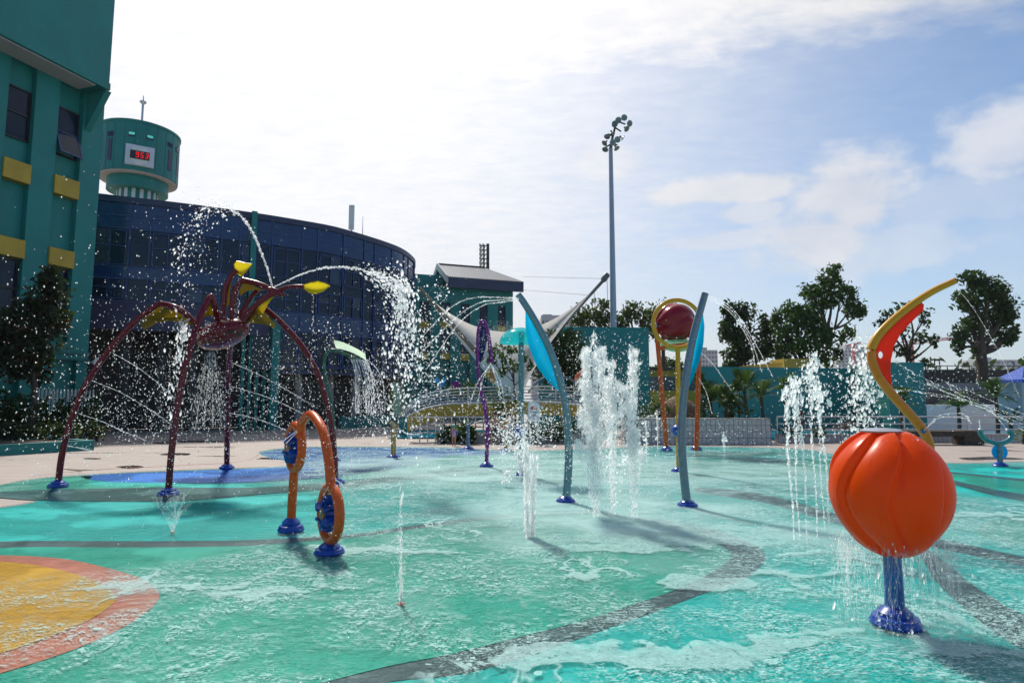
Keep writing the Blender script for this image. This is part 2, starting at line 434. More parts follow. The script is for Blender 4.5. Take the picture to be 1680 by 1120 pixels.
def smooth_path(pts, n=8):
    """Catmull-Rom through points"""
    p = [Vector(q) for q in pts]
    if len(p) < 3: return p
    p = [p[0]*2-p[1]]+p+[p[-1]*2-p[-2]]; res = []
    for i in range(1, len(p)-2):
        for k in range(n):
            t_ = k/n; a, b, c, d_ = p[i-1], p[i], p[i+1], p[i+2]
            res.append(.5*((2*b)+(c-a)*t_+(2*a-5*b+4*c-d_)*t_*t_+(3*b-a-3*c+d_)*t_**3))
    return res+[p[-2]]
def px_path(lst, n=6): return smooth_path([P(*q) for q in lst], n)

# ------------------------------------------------------------------ foliage
def quads(cen, size, nrm=None, asp=1.6, up=0.0):
    """random leaf quads round given centres -> verts, faces"""
    n = len(cen)
    a = rng.normal(size=(n, 3)); 
    if up: a[:, 2] *= up
    a /= np.linalg.norm(a, axis=1)[:, None]+1e-9
    b = rng.normal(size=(n, 3)); b -= (b*a).sum(1)[:, None]*a; b /= np.linalg.norm(b, axis=1)[:, None]+1e-9
    s_ = size*rng.uniform(.6, 1.35, n)[:, None]
    c = cen
    v = np.stack([c-a*s_*asp*.5, c-a*s_*.05+b*s_*.42, c+a*s_*asp*.5, c-a*s_*.05-b*s_*.42], 1).reshape(-1, 3)
    return v, np.arange(4*n).reshape(n, 4)
def blob_points(c, r, n, sub=14, subr=.42, shell=.72):
    subr *= 1.5
    """points clumped on smaller lumps over an ellipsoid: gives an uneven crown with gaps"""
    c = np.array(c); r = np.array(r)
    dirs = rng.normal(size=(sub, 3)); dirs /= np.linalg.norm(dirs, axis=1)[:, None]
    cs = c+dirs*r*(shell*rng.uniform(.45, 1.08, (sub, 1)))
    k = rng.integers(0, sub, n)
    q = rng.normal(size=(n, 3)); q /= np.linalg.norm(q, axis=1)[:, None]
    q *= rng.uniform(.25, 1, (n, 1))**.45
    rs = subr*rng.uniform(.55, 1.25, sub)
    pts = cs[k]+q*r*rs[k][:, None]
    tone = np.clip(.5+.22*rng.normal(size=sub)[k]+.12*rng.normal(size=n), 0, 1)
    return pts, tone
def crown(name, blobs, per, size, material, parent, sub=14, subr=.42):
    ps, ts = [], []
    for (c, r) in blobs:
        vol = (r[0]*r[2])
        p, t_ = blob_points(c, r, max(60, int(per*vol)), sub, subr); ps.append(p); ts.append(t_)
    p = np.concatenate(ps); t_ = np.concatenate(ts)
    v, f = quads(p, size)
    return raw_mesh(name, v, f, material, parent, smooth=False, tone=np.repeat(t_, 4))
def tree(name, label, base, blobs, per, size, material, trunk_r, group=None, sub=14, subr=.42, limbs=None, tilt=0):
    base = Vector(base); root = thing(name, label, 'tree', base, group)
    top = sum((Vector(c) for c, r in blobs), Vector())/len(blobs)
    zmin = min(c[2]-r[2] for c, r in blobs)
    fork = Vector((base.x*.6+top.x*.4, base.y*.6+top.y*.4, max(base.z+.3, zmin*.55+top.z*.45)))
    mb = MB(); mid = (base+fork)/2+Vector((trunk_r*.6, 0, 0))
    mb.tube(smooth_path([base, mid, fork], 5), [trunk_r*1.25, trunk_r*.8], 9)
    for (c, r) in blobs:
        c = Vector(c); st = base.lerp(fork, random.uniform(.72, 1.0))
        m1 = st.lerp(c, .5)+Vector((random.uniform(-.1, .1), random.uniform(-.1, .1), -.08))*(c-st).length
        mb.tube(smooth_path([st, m1, c], 4), [trunk_r*.55, trunk_r*.12], 6)
        for k in range(4):
            e = c+Vector((random.uniform(-.8, .8)*r[0], random.uniform(-.8, .8)*r[1], random.uniform(-.3, .9)*r[2]))
            s2 = m1.lerp(c, random.uniform(.2, 1)); mb.tube([s2, s2.lerp(e, .5)+Vector((0, 0, .05*r[2])), e], [trunk_r*.18, trunk_r*.04], 5)
    mb.build('trunk', 'bark', root)
    crown('crown', blobs, per, size, material, root, sub, subr)
    return root
def px_blobs(lst, Y, dy=.8):
    """clumps given as (px, py, half width px, half height px) at depth Y"""
    res = []
    for q in lst:
        yy = Y+(q[4] if len(q) > 4 else random.uniform(-.4, .4))
        c = P(q[0], q[1], yy); k = yy/F
        res.append((tuple(c), (q[2]*k, q[2]*k*dy, q[3]*k)))
    return res
def bush(name, label, cat, blobs, per, size, material, group=None, stems=5):
    c0 = Vector(blobs[0][0]); z0 = max(0, min(c[2]-r[2] for c, r in blobs))
    root = thing(name, label, cat, (c0.x, c0.y, z0), group)
    crown('foliage', blobs, per, size, material, root, 9, .5)
    mb = MB()
    for i in range(stems):
        c, r = random.choice(blobs); b = Vector((c[0]+random.uniform(-.3, .3)*r[0], c[1], z0)); e = Vector((c[0]+random.uniform(-.5, .5)*r[0], c[1]+random.uniform(-.4, .4)*r[1], c[2]+.3*r[2]))
        mb.tube([b, b.lerp(e, .5), e], [.03, .012], 5)
    mb.build('stem', 'bark', root)
    return root
def palm(name, label, base, h, n, L, material='leaf_palm', group=None, cat='palm', spread=1.0, width=.05, trunk=.07):
    base = Vector(base); root = thing(name, label, cat, base, group)
    mb = MB(); top = base+Vector((random.uniform(-.1, .1), 0, h))
    if h > .2: mb.tube([base, base.lerp(top, .5)+Vector((.03, 0, 0)), top], [trunk*1.3, trunk], 8); mb.build('trunk', 'bark', root)
    vs, ts = [], []
    for i in range(n):
        az = 2*math.pi*(i+random.random()*.7)/n; el = random.uniform(.25, 1.35); l = L*random.uniform(.75, 1.1)
        dv = np.array([math.cos(az)*math.cos(el)*spread, math.sin(az)*math.cos(el)*spread, math.sin(el)])
        s = np.linspace(0, 1, 15)[:, None]
        pts = np.array(top)+dv*l*s+np.array([0, 0, -1])*(s**2.2)*l*(.55 if el < .9 else .25)
        side = np.cross(dv, [0, 0, 1.0]); side /= np.linalg.norm(side)+1e-9
        for j in range(1, 15):
            tdir = pts[j]-pts[j-1]; tdir /= np.linalg.norm(tdir)
            ll = l*.34*math.sin(math.pi*min(1, .12+j/15.5))
            for sd in (-1, 1):
                tip = pts[j]+(side*sd*.85+tdir*.75)*ll+np.array([0, 0, -.12*ll]); q = tdir*width*l*.5
                vs += [pts[j]-q, pts[j]+q, tip+q*.15, tip-q*.15]; ts += [random.random()]*4
            q = side*.012*l; vs += [pts[j-1]-q, pts[j-1]+q, pts[j]+q, pts[j]-q]; ts += [.3]*4
    raw_mesh('fronds', vs, np.arange(len(vs)).reshape(-1, 4), material, root, smooth=False, tone=ts)
    return root

# ------------------------------------------------------------------ water drops
_O = np.array([[1, 0, 0], [-1, 0, 0], [0, 1, 0], [0, -1, 0], [0, 0, 1], [0, 0, -1]], float)
_OF = np.array([[0, 2, 4], [2, 1, 4], [1, 3, 4], [3, 0, 4], [2, 0, 5], [1, 2, 5], [3, 1, 5], [0, 3, 5]])
def _subdiv(V, Fc):
    V = [tuple(x) for x in V]; mid = {}; out_ = []
    def m_(i, j):
        k = (min(i, j), max(i, j))
        if k not in mid: p = np.array(V[i])+np.array(V[j]); mid[k] = len(V); V.append(tuple(p/np.linalg.norm(p)))
        return mid[k]
    for (i, j, k) in Fc.tolist(): x, y, z = m_(i, j), m_(j, k), m_(k, i); out_ += [(i, x, z), (x, j, y), (z, y, k), (x, y, z)]
    return np.array(V), np.array(out_)
_O2, _O2F = _subdiv(_O, _OF)
def drops(name, pts, rad, material='drop', vel=None, stretch=1.0, parent=None):
    """one mesh of lumpy drops at points; stretched along vel"""
    pts = np.asarray(pts, float); n = len(pts); rad = np.broadcast_to(np.asarray(rad, float), (n,)).copy()
    ok = pts[:, 2] > .03; pts = pts[ok]; rad = rad[ok]
    if vel is not None and not np.isscalar(vel): vel = np.broadcast_to(np.asarray(vel, float), (n, 3))[ok]
    n = len(pts)
    if vel is None:
        a = rng.normal(size=(n, 3)); st = np.ones(n)*1.25
    else:
        a = vel+rng.normal(size=(n, 3))*.15*np.linalg.norm(vel, axis=1)[:, None]; st = np.ones(n)*stretch*rng.uniform(.6, 1.5, n)
    a /= np.linalg.norm(a, axis=1)[:, None]+1e-9
    b = rng.normal(size=(n, 3)); b -= (b*a).sum(1)[:, None]*a; b /= np.linalg.norm(b, axis=1)[:, None]+1e-9
    c = np.cross(a, b)
    big = rad*F/np.maximum(np.hypot(pts[:, 0], pts[:, 1]), 1) > 1.35; vs, fs, o_ = [], [], 0
    for mask, V_, F_ in ((~big, _O, _OF), (big, _O2, _O2F)):
        k = int(mask.sum()); nv = len(V_)
        if not k: continue
        shp = V_[None]*rng.uniform(.78, 1.22, (k, nv, 1))
        if nv > 6: shp[..., 2] *= np.where(shp[..., 2] > 0, rng.uniform(.8, 1.3, (k, 1)), 1)
        vs.append((pts[mask][:, None, :]+rad[mask][:, None, None]*(shp[..., 0:1]*b[mask][:, None]+shp[..., 1:2]*c[mask][:, None]+shp[..., 2:3]*st[mask][:, None, None]*a[mask][:, None])).reshape(-1, 3))
        fs.append((F_[None]+nv*np.arange(k)[:, None, None]).reshape(-1, 3)+o_); o_ += nv*k
    o = raw_mesh(name, np.concatenate(vs), np.concatenate(fs), material, parent)
    if parent is not None: o['kind'] = 'stuff'
    return o
def radii(n, px, Y, sig=.45, lo=.3, hi=2.1):
    """drop radii: median size in photo pixels at depth Y"""
    r = np.exp(rng.normal(0, sig, n)); return np.clip(r, lo, hi)*px*.185*Y/F
def curve_pts(path, n, spread0, spread1, grav=0.0):
    """points scattered along a path, spreading towards its end"""
    p = np.array([tuple(q) for q in path]); k = len(p)-1
    t_ = rng.uniform(0, 1, n); i = np.minimum((t_*k).astype(int), k-1); fr = (t_*k-i)[:, None]
    q = p[i]*(1-fr)+p[i+1]*fr; vel = p[i+1]-p[i]
    s_ = (spread0+(spread1-spread0)*t_**1.5)[:, None]
    return q+rng.normal(size=(n, 3))*s_*np.array([1, .8, 1]), vel
def gauss_px(lst, Y, dy=.5):
    """scatter: list of (px, py, sx, sy, n) -> points"""
    o_ = []
    for (px, py, sx, sy, n) in lst:
        c = np.array(P(px, py, Y)); k = Y/F
        o_.append(c+np.clip(rng.normal(size=(n, 3)), -2.2, [2.2, 1.2, 2.2])*np.array([sx*k, dy, sy*k]))
    return np.concatenate(o_)
def spray(label, pts, rad, name='water_spray', material='drop', vel=None, stretch=1.0):
    o = drops(name, pts, rad, material, vel, stretch)
    return tag(o, label, 'water spray', None, 'stuff')
def bundle(name, label, cat, paths, r0, r1, material='stream', beads=0, bead_r=.01, wob=0.0, group=None):
    """several threads of water that belong together: one thing, each thread a part"""
    root = thing(name, label, cat, paths[0][0], group); ps = []; r0, r1, bead_r = r0*.6, r1*.6, bead_r*.6
    for p in paths:
        p = [Vector(q)+Vector((random.gauss(0, wob), random.gauss(0, wob), random.gauss(0, wob)))*(i/len(p)) for i, q in enumerate(p)]
        rr = [(r0+(r1-r0)*i/(len(p)-1))*random.uniform(.7, 1.3) for i in range(len(p))]
        mb = MB(); mb.tube(p, rr, 5); mb.build('thread', material, root)
        if beads: ps.append(curve_pts(p, beads, bead_r*.6, bead_r*2.5))
    if ps:
        q = np.concatenate([x[0] for x in ps]); v = np.concatenate([x[1] for x in ps]); drops('droplets', q, np.clip(np.exp(rng.normal(0, .4, len(q))), .4, 2.2)*bead_r, 'drop', v, 1.8, root)
    return root
def jet(label, path, r0, r1, group, beads=0, bead_r=.01, material='stream', name='water_jet', wob=.0):
    """one stream of water: a thin thread, thickening to beads along its way"""
    p = [Vector(q) for q in path]
    if wob: p = [q+Vector((random.gauss(0, wob), random.gauss(0, wob), random.gauss(0, wob)))*(i/len(p)) for i, q in enumerate(p)]
    r0, r1, bead_r = r0*.62, r1*.62, bead_r*.6
    rr = [(r0+(r1-r0)*i/(len(p)-1))*random.uniform(.55, 1.3) for i in range(len(p))]
    mb = MB(); mb.tube(p, rr, 5); 
    root = mb.build(name, material, None)
    tag(root, label, 'water jet', group)
    if beads:
        q, v = curve_pts(p, beads, bead_r*.6, bead_r*2.5); drops('droplets', q, np.clip(np.exp(rng.normal(0, .4, beads)), .4, 2.2)*bead_r, 'drop', v, 1.8, root)
    return root
# ================================================================== GROUND
def flat(name, pts, z, material, kind='structure', label=None, cat=None):
    mb = MB(); L = [Vector((p[0], p[1], z)) for p in pts]
    tri = tessellate_polygon([L]); mb.add(L, [tuple(t_) for t_ in tri])
    o = mb.build(name, material, None, smooth=0)
    for p in o.data.polygons:
        pass
    me = o.data; bm = bmesh.new(); bm.from_mesh(me)
    for f in bm.faces:
        f.normal_update()
        if f.normal.z < 0: f.normal_flip()
    bm.to_mesh(me); bm.free()
    return tag(o, label, cat, None, kind)
def gpoly(lst, n=6): return [G(*q) for q in lst] if n == 0 else closed_smooth([G(*q) for q in lst], n)
def closed_smooth(p, n=6):
    res = []; N = len(p)
    for i in range(N):
        a, b, c, d_ = p[i-1], p[i], p[(i+1) % N], p[(i+2) % N]
        for k in range(n):
            t_ = k/n; res.append(.5*((2*b)+(c-a)*t_+(2*a-5*b+4*c-d_)*t_*t_+(3*b-a-3*c+d_)*t_**3))
    return res
# plaza paving
m, t = mat('beige pavers')
co = t.n('ShaderNodeTexCoord').outputs['Object']
br = t.n('ShaderNodeTexBrick', offset=.5); t.put(br.inputs['Vector'], t.scale(co, (1, 1, 1), rot=(0, 0, .25)))
for k, v in (('Color1', (.36, .295, .255, 1)), ('Color2', (.41, .34, .295, 1)), ('Mortar', (.20, .165, .145, 1)), ('Scale', 1.0), ('Mortar Size', .008), ('Brick Width', .9), ('Row Height', .45)): br.inputs[k].default_value = v
n1 = t.noise(co, .35, 5, .6); n2 = t.noise(t.scale(co, (.6, 1.6, 1)), .55, 4, .55, .6)
wet = t.m('MULTIPLY', t.step(n2, .60, .66), .75)
c = t.mix(t.m('MULTIPLY', n1, .5), br.outputs[0], (.29, .235, .205))
c = t.mix(wet, c, (.14, .11, .095))
rg = t.mix(wet, (.7, .7, .7), (.12, .12, .12))
out(t, t.n('ShaderNodeBsdfPrincipled', ins={'Base Color': c, 'Roughness': rg}).outputs[0]); M['paver'] = m
flat('ground', [(-1500, -60), (1500, -60), (1500, 2200), (-1500, 2200)], 0.0, 'paver')
def rubber(name, col, var=.10):
    m, t = mat(name); co = t.n('ShaderNodeTexCoord').outputs['Object']
    n1 = t.noise(co, .7, 4, .6); n2 = t.noise(co, 140, 2, .7); n3 = t.noise(co, 3.0, 4, .6)
    f = t.m('ADD', t.m('MULTIPLY', n1, .45), t.m('ADD', t.m('MULTIPLY', n2, .25), t.m('MULTIPLY', n3, .3)))
    c = t.mix(t.step(f, .35, .65), tuple(k*(1-var*1.5) for k in col), tuple(k*(1+var) for k in col))
    b = t.n('ShaderNodeBsdfPrincipled', ins={'Base Color': c, 'Specular IOR Level': .15, 'Roughness': t.rng(n3, .3, .7, .4, .6)})
    b.inputs['Normal'].default_value = (0, 0, 0)
    bp = t.n('ShaderNodeBump', ins={'Strength': .25, 'Distance': .002, 'Height': n2}); t.put(b.inputs['Normal'], bp.outputs[0])
    out(t, b.outputs[0]); M[name] = m; return name
rubber('turquoise floor', (.003, .43, .39)); rubber('sea green floor', (.001, .335, .24)); rubber('deep green floor', (.006, .20, .15))
rubber('grey floor', (.045, .085, .095)); rubber('blue floor', (.008, .16, .60)); rubber('coral floor', (.55, .17, .11)); rubber('amber floor', (.60, .29, .003))
rubber('dark blue floor', (.012, .08, .36)); rubber('slate floor', (.02, .10, .105))
ZL = .004
PAD = [(-700, 1500), (-420, 960), (-160, 850), (0, 833), (60, 822), (20, 816), (-40, 808), (0, 797), (50, 787), (143, 779), (280, 772.5), (380, 769), (467, 765), (472, 757), (440, 749), (425, 744),
       (432, 740), (469, 735.5), (532, 733), (645, 733.5), (727, 734), (795, 737.5), (850, 739.5), (907, 739), (1040, 733.5), (1140, 732.5), (1300, 736), (1360, 744), (1440, 753), (1560, 760), (1680, 757.5), (1900, 752), (2500, 765), (3200, 900), (2600, 1500), (1700, 2400), (500, 2600)]
pad = [G(*q) for q in PAD]
pads = closed_smooth(pad, 4)
flat('splash_pad', pads, ZL, 'turquoise floor')
# blue pool-bed area at the back left
flat('blue_floor_area', gpoly([(143, 780), (280, 773.5), (380, 770), (467, 766), (474, 757), (442, 749), (428, 744), (436, 741), (469, 736.5), (532, 734), (645, 734.5), (727, 735), (795, 738.3), (835, 740), (836, 743), (795, 747), (740, 748), (700, 757), (660, 766), (600, 775), (520, 782), (430, 787), (300, 791), (200, 791), (150, 787)]), 2*ZL, 'blue floor')
flat('dark_blue_floor_area', gpoly([(250, 788), (330, 783), (420, 780), (520, 772), (600, 764), (660, 757), (700, 752), (640, 768), (560, 781), (440, 790), (320, 793)]), 3*ZL, 'dark blue floor')
# green crescents, left
flat('green_floor_area', gpoly([(-10, 799), (50, 788.5), (110, 782), (150, 781), (143, 790), (170, 797), (280, 797), (200, 802), (100, 805), (20, 808)]), 2*ZL, 'sea green floor')
flat('slate_floor_band', gpoly([(-60, 809), (0, 808), (60, 804), (150, 802), (280, 800), (420, 800), (560, 790), (700, 775), (800, 768), (900, 764), (700, 785), (560, 801), (420, 812), (300, 822), (180, 823), (60, 821), (0, 817)]), 3*ZL, 'slate floor')
# big green petal with its grey ring, foreground
RING = [(-500, 1010), (-200, 903), (0, 889), (150, 888), (287, 888), (420, 886), (523, 880), (600, 874), (680, 862), (760, 852), (840, 843), (920, 838), (1000, 841), (1090, 853), (1170, 868), (1230, 890), (1256, 914), (1225, 948), (1154, 974), (1080, 1002), (1000, 1030), (893, 1068), (760, 1106), (600, 1128), (300, 1240), (-100, 1420), (-600, 1500)]
INNER = [(-500, 1040), (-200, 915), (0, 900), (150, 899), (287, 899), (420, 896), (523, 888), (600, 880), (680, 869), (760, 858), (840, 849), (920, 844), (1000, 848), (1080, 861), (1150, 880), (1195, 905), (1190, 926), (1120, 964), (1040, 993), (960, 1019), (860, 1045), (740, 1075), (600, 1104), (260, 1200), (-140, 1360), (-600, 1420)]
flat('grey_floor_ring', gpoly(RING, 5), 2*ZL, 'grey floor')
flat('sea_green_floor', gpoly(INNER, 5), 3*ZL, 'sea green floor')
CORAL = [(-700, 990), (-420, 925), (-200, 909), (0, 912.5), (100, 918), (173, 933), (233, 952), (260, 972), (253, 995), (200, 1033), (117, 1070), (0, 1108), (-200, 1165), (-500, 1180), (-700, 1090)]
AMBER = [(-640, 1000), (-400, 938), (-200, 920), (0, 924), (87, 935), (150, 954), (188, 978), (175, 1002), (117, 1034), (0, 1076), (-200, 1130), (-450, 1140), (-620, 1070)]
flat('coral_floor_ring', gpoly(CORAL, 5), 4*ZL, 'coral floor')
flat('amber_floor_disc', gpoly(AMBER, 5), 5*ZL, 'amber floor')
# far and right-hand shapes
flat('far_green_floor', gpoly([(700, 762), (800, 768), (900, 770), (1000, 764), (1060, 758), (1160, 752), (1290, 752), (1370, 757), (1420, 766), (1340, 778), (1200, 784), (1060, 790), (920, 792), (780, 786)]), 2*ZL, 'sea green floor')
flat('far_slate_floor', gpoly([(1100, 746), (1180, 741), (1260, 741), (1300, 744), (1230, 748), (1150, 750)]), 2*ZL, 'deep green floor')
flat('right_green_floor', gpoly([(1500, 772), (1564, 776), (1680, 788), (1900, 806), (1900, 850), (1680, 820), (1610, 802), (1557, 790), (1510, 780)]), 2*ZL, 'sea green floor')
flat('right_slate_band', gpoly([(1480, 770), (1564, 774.5), (1680, 786), (1900, 806), (1900, 812), (1680, 790), (1564, 777.5), (1500, 774)]), 3*ZL, 'slate floor')
flat('lower_slate_band', gpoly([(1470, 772), (1557, 787), (1610, 799), (1680, 812), (1900, 846), (1900, 860), (1680, 823), (1600, 805), (1557, 793), (1480, 777)]), 4*ZL, 'slate floor')
flat('right_grey_arc', gpoly([(1150, 800), (1260, 812), (1380, 845), (1550, 885), (1680, 914), (1900, 960), (1900, 990), (1680, 930), (1540, 900), (1380, 862), (1260, 826), (1150, 808)]), 2*ZL, 'grey floor')
flat('right_deep_green', gpoly([(1600, 870), (1640, 850), (1700, 843), (1800, 850), (1800, 880), (1700, 892), (1640, 888)]), 2*ZL, 'sea green floor')
flat('right_grey_path', gpoly([(1430, 868), (1500, 905), (1537, 956), (1608, 1021), (1680, 1067), (1900, 1180), (2000, 1140), (1900, 1090), (1680, 1010), (1629, 981), (1591, 957), (1540, 915), (1470, 870)]), 3*ZL, 'grey floor')

# ------------------------------------------------------------------ water film with foam and painted sky glints
m, t = mat('water film')
co = t.n('ShaderNodeTexCoord').outputs['Object']
warp = t.n('ShaderNodeTexNoise', noise_dimensions='3D'); t.put(warp.inputs[0], co); warp.inputs['Scale'].default_value = .8; warp.inputs['Detail'].default_value = 3
wv = t.vm('ADD', co, t.vm('MULTIPLY', t.vm('SUBTRACT', warp.outputs[1], (.5, .5, .5)), (1.7, 1.7, 0)))
wv2 = t.vm('ADD', co, t.vm('MULTIPLY', t.vm('SUBTRACT', warp.outputs[1], (.5, .5, .5)), (.5, .5, 0)))
def near(px, py, r):
    g = G(px, py); dd = t.vm('DISTANCE', t.vm('MULTIPLY', co, (1, 1, 0)), (g.x, g.y, 0))
    return t.step(dd, r, r*.15)
act = None
for px, py, r, k in ((1000, 835, 4.6, 1.0), (867, 882, 1.8, .75), (1330, 880, 2.2, .75), (658, 995, 1.1, .45), (1470, 1030, 1.4, .5), (283, 877, 1.0, .3), (640, 760, 5.0, .8), (900, 770, 9.0, .95), (1250, 780, 6.0, .75), (480, 800, 3.0, .55), (1120, 930, 1.6, .5), (1560, 870, 2.2, .6), (230, 965, .9, .55), (650, 900, 2.2, .4)):
    a_ = t.m('MULTIPLY', near(px, py, r), k); act = a_ if act is None else t.m('MAXIMUM', act, a_)
big = t.noise(wv, .55, 4, .55)
fine = t.noise(co, 11, 5, .65)
fbm = t.noise(t.scale(wv, (1, 1.25, 1)), .55, 9, .68)
broad = t.m('MULTIPLY', t.step(t.m('ADD', fbm, t.m('MULTIPLY', act, .085)), .60, .74), t.rng(fine, .38, .62, .1, 1.0))
r1 = t.m('ABSOLUTE', t.m('SUBTRACT', t.noise(wv, .50, 6, .6), .5))
ribbon = t.m('MULTIPLY', t.step(t.m('ADD', r1, t.m('MULTIPLY', t.m('SUBTRACT', fine, .5), .045)), .020, .003), t.step(t.noise(co, .45, 3), .48, .58))
sw = t.n('ShaderNodeTexNoise', noise_dimensions='3D'); t.put(sw.inputs[0], co); sw.inputs['Scale'].default_value = 1.5; sw.inputs['Detail'].default_value = 2.5
swv = t.vm('ADD', co, t.vm('MULTIPLY', t.vm('SUBTRACT', sw.outputs[1], (.5, .5, .5)), (1.15, 1.05, 0)))
spots = None
for px, py, rx, ry in ((930, 1090, .40, .10), (1040, 1086, .42, .12), (1150, 1078, .46, .11), (1270, 1058, .40, .07), (1370, 1040, .40, .05), (1160, 958, .40, .09), (1290, 948, .42, .06), (1110, 885, 1.3, .28), (1000, 905, .9, .16), (300, 966, .5, .05), (190, 968, .5, .06), (430, 972, .3, .05), (1620, 846, .9, .10), (1600, 1080, .5, .06), (1240, 870, 1.0, .15), (620, 905, 1.0, .10)):
    g = G(px, py); v_ = t.m('SUBTRACT', 1.0, t.vm('LENGTH', t.vm('MULTIPLY', t.vm('SUBTRACT', swv, (g.x, g.y, 0)), (1/(rx*1.5), 1/(ry*2.6), 0)))); spots = v_ if spots is None else t.m('MAXIMUM', spots, v_)
spot = t.m('MULTIPLY', t.step(t.m('ADD', spots, t.m('MULTIPLY', t.m('SUBTRACT', t.noise(swv, 3.2, 5, .55), .5), 1.5)), .28, .42), t.step(t.noise(co, 26, 3, .6), .30, .42))
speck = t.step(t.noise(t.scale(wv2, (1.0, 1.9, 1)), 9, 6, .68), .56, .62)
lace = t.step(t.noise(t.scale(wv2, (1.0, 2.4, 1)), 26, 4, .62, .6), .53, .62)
sprk = t.step(big, .42, .62)
gate = t.m('ADD', t.m('MULTIPLY', act, .80), t.m('MULTIPLY', sprk, .55), clamp=True)
vor = t.n('ShaderNodeTexVoronoi', feature='F1'); t.put(vor.inputs['Vector'], t.scale(t.vm('ADD', wv2, t.vm('MULTIPLY', warp.outputs[1], (.3, .3, 0))), (1, 2.0, 1))); vor.inputs['Scale'].default_value = 5.5; vor.inputs['Randomness'].default_value = 1.0
dots = t.m('MULTIPLY', t.step(t.m('ADD', vor.outputs['Distance'], t.m('MULTIPLY', t.m('SUBTRACT', fine, .5), .25)), .15, .11), t.step(t.noise(co, 1.6, 3), .50, .58))
foam_glint = t.m('MAXIMUM', t.m('MULTIPLY', ribbon, .75), t.m('MULTIPLY', broad, .55))
foam_glint = t.m('MAXIMUM', foam_glint, t.m('MULTIPLY', spot, t.rng(fine, .35, .6, .50, .72)))
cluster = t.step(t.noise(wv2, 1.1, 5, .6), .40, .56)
glint1 = t.step(t.noise(t.scale(wv2, (1.0, 2.0, 1)), 20, 4, .62, .3), .550, .59)  # white flecks: sky glints on ripples, painted in with the foam colour
glint2 = t.step(t.noise(t.scale(wv2, (1.0, 2.2, 1)), 42, 3, .6, .2), .555, .595)  # finer white points: sun sparkle painted as colour
foam_glint = t.m('MAXIMUM', foam_glint, t.m('MULTIPLY', t.m('MULTIPLY', glint1, cluster), .85))
foam_glint = t.m('MAXIMUM', foam_glint, t.m('MULTIPLY', glint2, t.m('ADD', t.m('MULTIPLY', cluster, .72), .03)))
foam_glint = t.m('MAXIMUM', foam_glint, t.m('MULTIPLY', speck, t.m('ADD', t.m('MULTIPLY', gate, .72), .12)))
foam_glint = t.m('MAXIMUM', foam_glint, t.m('MULTIPLY', lace, t.m('ADD', t.m('MULTIPLY', gate, .55), .03)))
foam_glint = t.m('MAXIMUM', foam_glint, t.m('MULTIPLY', dots, .75))
foam_glint = t.m('MAXIMUM', foam_glint, t.m('MULTIPLY', t.step(act, .30, .95), t.rng(fbm, .38, .60, .36, .90)))  # pale veil over the pad: foam and painted sky reflection together
dryn = t.step(t.noise(t.scale(co, (1, 1.3, 1)), .6, 4, .55, .4), .44, .50)
gd = G(120, 850); dry1 = t.step(t.vm('DISTANCE', t.vm('MULTIPLY', co, (1, 1, 0)), (gd.x, gd.y, 0)), 3.2, 4.4)
gd = G(290, 783); dry1 = t.m('MULTIPLY', dry1, t.step(t.vm('DISTANCE', t.vm('MULTIPLY', co, (1, 1, 0)), (gd.x, gd.y, 0)), 1.6, 3.4)); gd = G(1700, 790); dry2 = t.step(t.vm('DISTANCE', t.vm('MULTIPLY', co, (1, 1, 0)), (gd.x, gd.y, 0)), 2.8, 4.6)
wetm = t.m('MAXIMUM', t.m('MULTIPLY', dry1, dry2), t.m('MULTIPLY', dryn, .8))
foam_glint = t.m('MULTIPLY', foam_glint, t.m('MULTIPLY', dry1, dry2))
# ripples
h1 = t.noise(t.scale(wv2, (1.0, 1.5, 1)), 7, 4, .6, .5); h2 = t.noise(wv2, 30, 3, .6, .3)
hh = t.m('ADD', h1, t.m('MULTIPLY', h2, .30))
bp = t.n('ShaderNodeBump', ins={'Strength': 1.0, 'Distance': .014, 'Height': hh})
fr = t.n('ShaderNodeFresnel', ins={'IOR': 1.33, 'Normal': bp.outputs[0]})
gl = t.n('ShaderNodeBsdfGlossy', ins={'Color': (.95, .97, 1), 'Roughness': .035, 'Normal': bp.outputs[0]})
tp = t.n('ShaderNodeBsdfTransparent', ins={0: (.93, .985, .98)})
wat = t.n('ShaderNodeMixShader', ins={0: t.m('MULTIPLY', fr.outputs[0], t.m('MULTIPLY', wetm, t.rng(fr.outputs[0], .06, .42, .09, .85))), 1: tp.outputs[0], 2: gl.outputs[0]})
fb = t.n('ShaderNodeBump', ins={'Strength': .5, 'Distance': .01, 'Height': t.m('ADD', lace, h2)})
fo = t.n('ShaderNodeBsdfPrincipled', ins={'Base Color': (.46, .73, .69), 'Roughness': .5, 'Specular IOR Level': .3, 'Normal': fb.outputs[0]})
out(t, t.n('ShaderNodeMixShader', ins={0: t.m('MULTIPLY', foam_glint, .86), 1: wat.outputs[0], 2: fo.outputs[0]}).outputs[0]); M['film'] = m
flat('water', pads, 7*ZL, 'film')

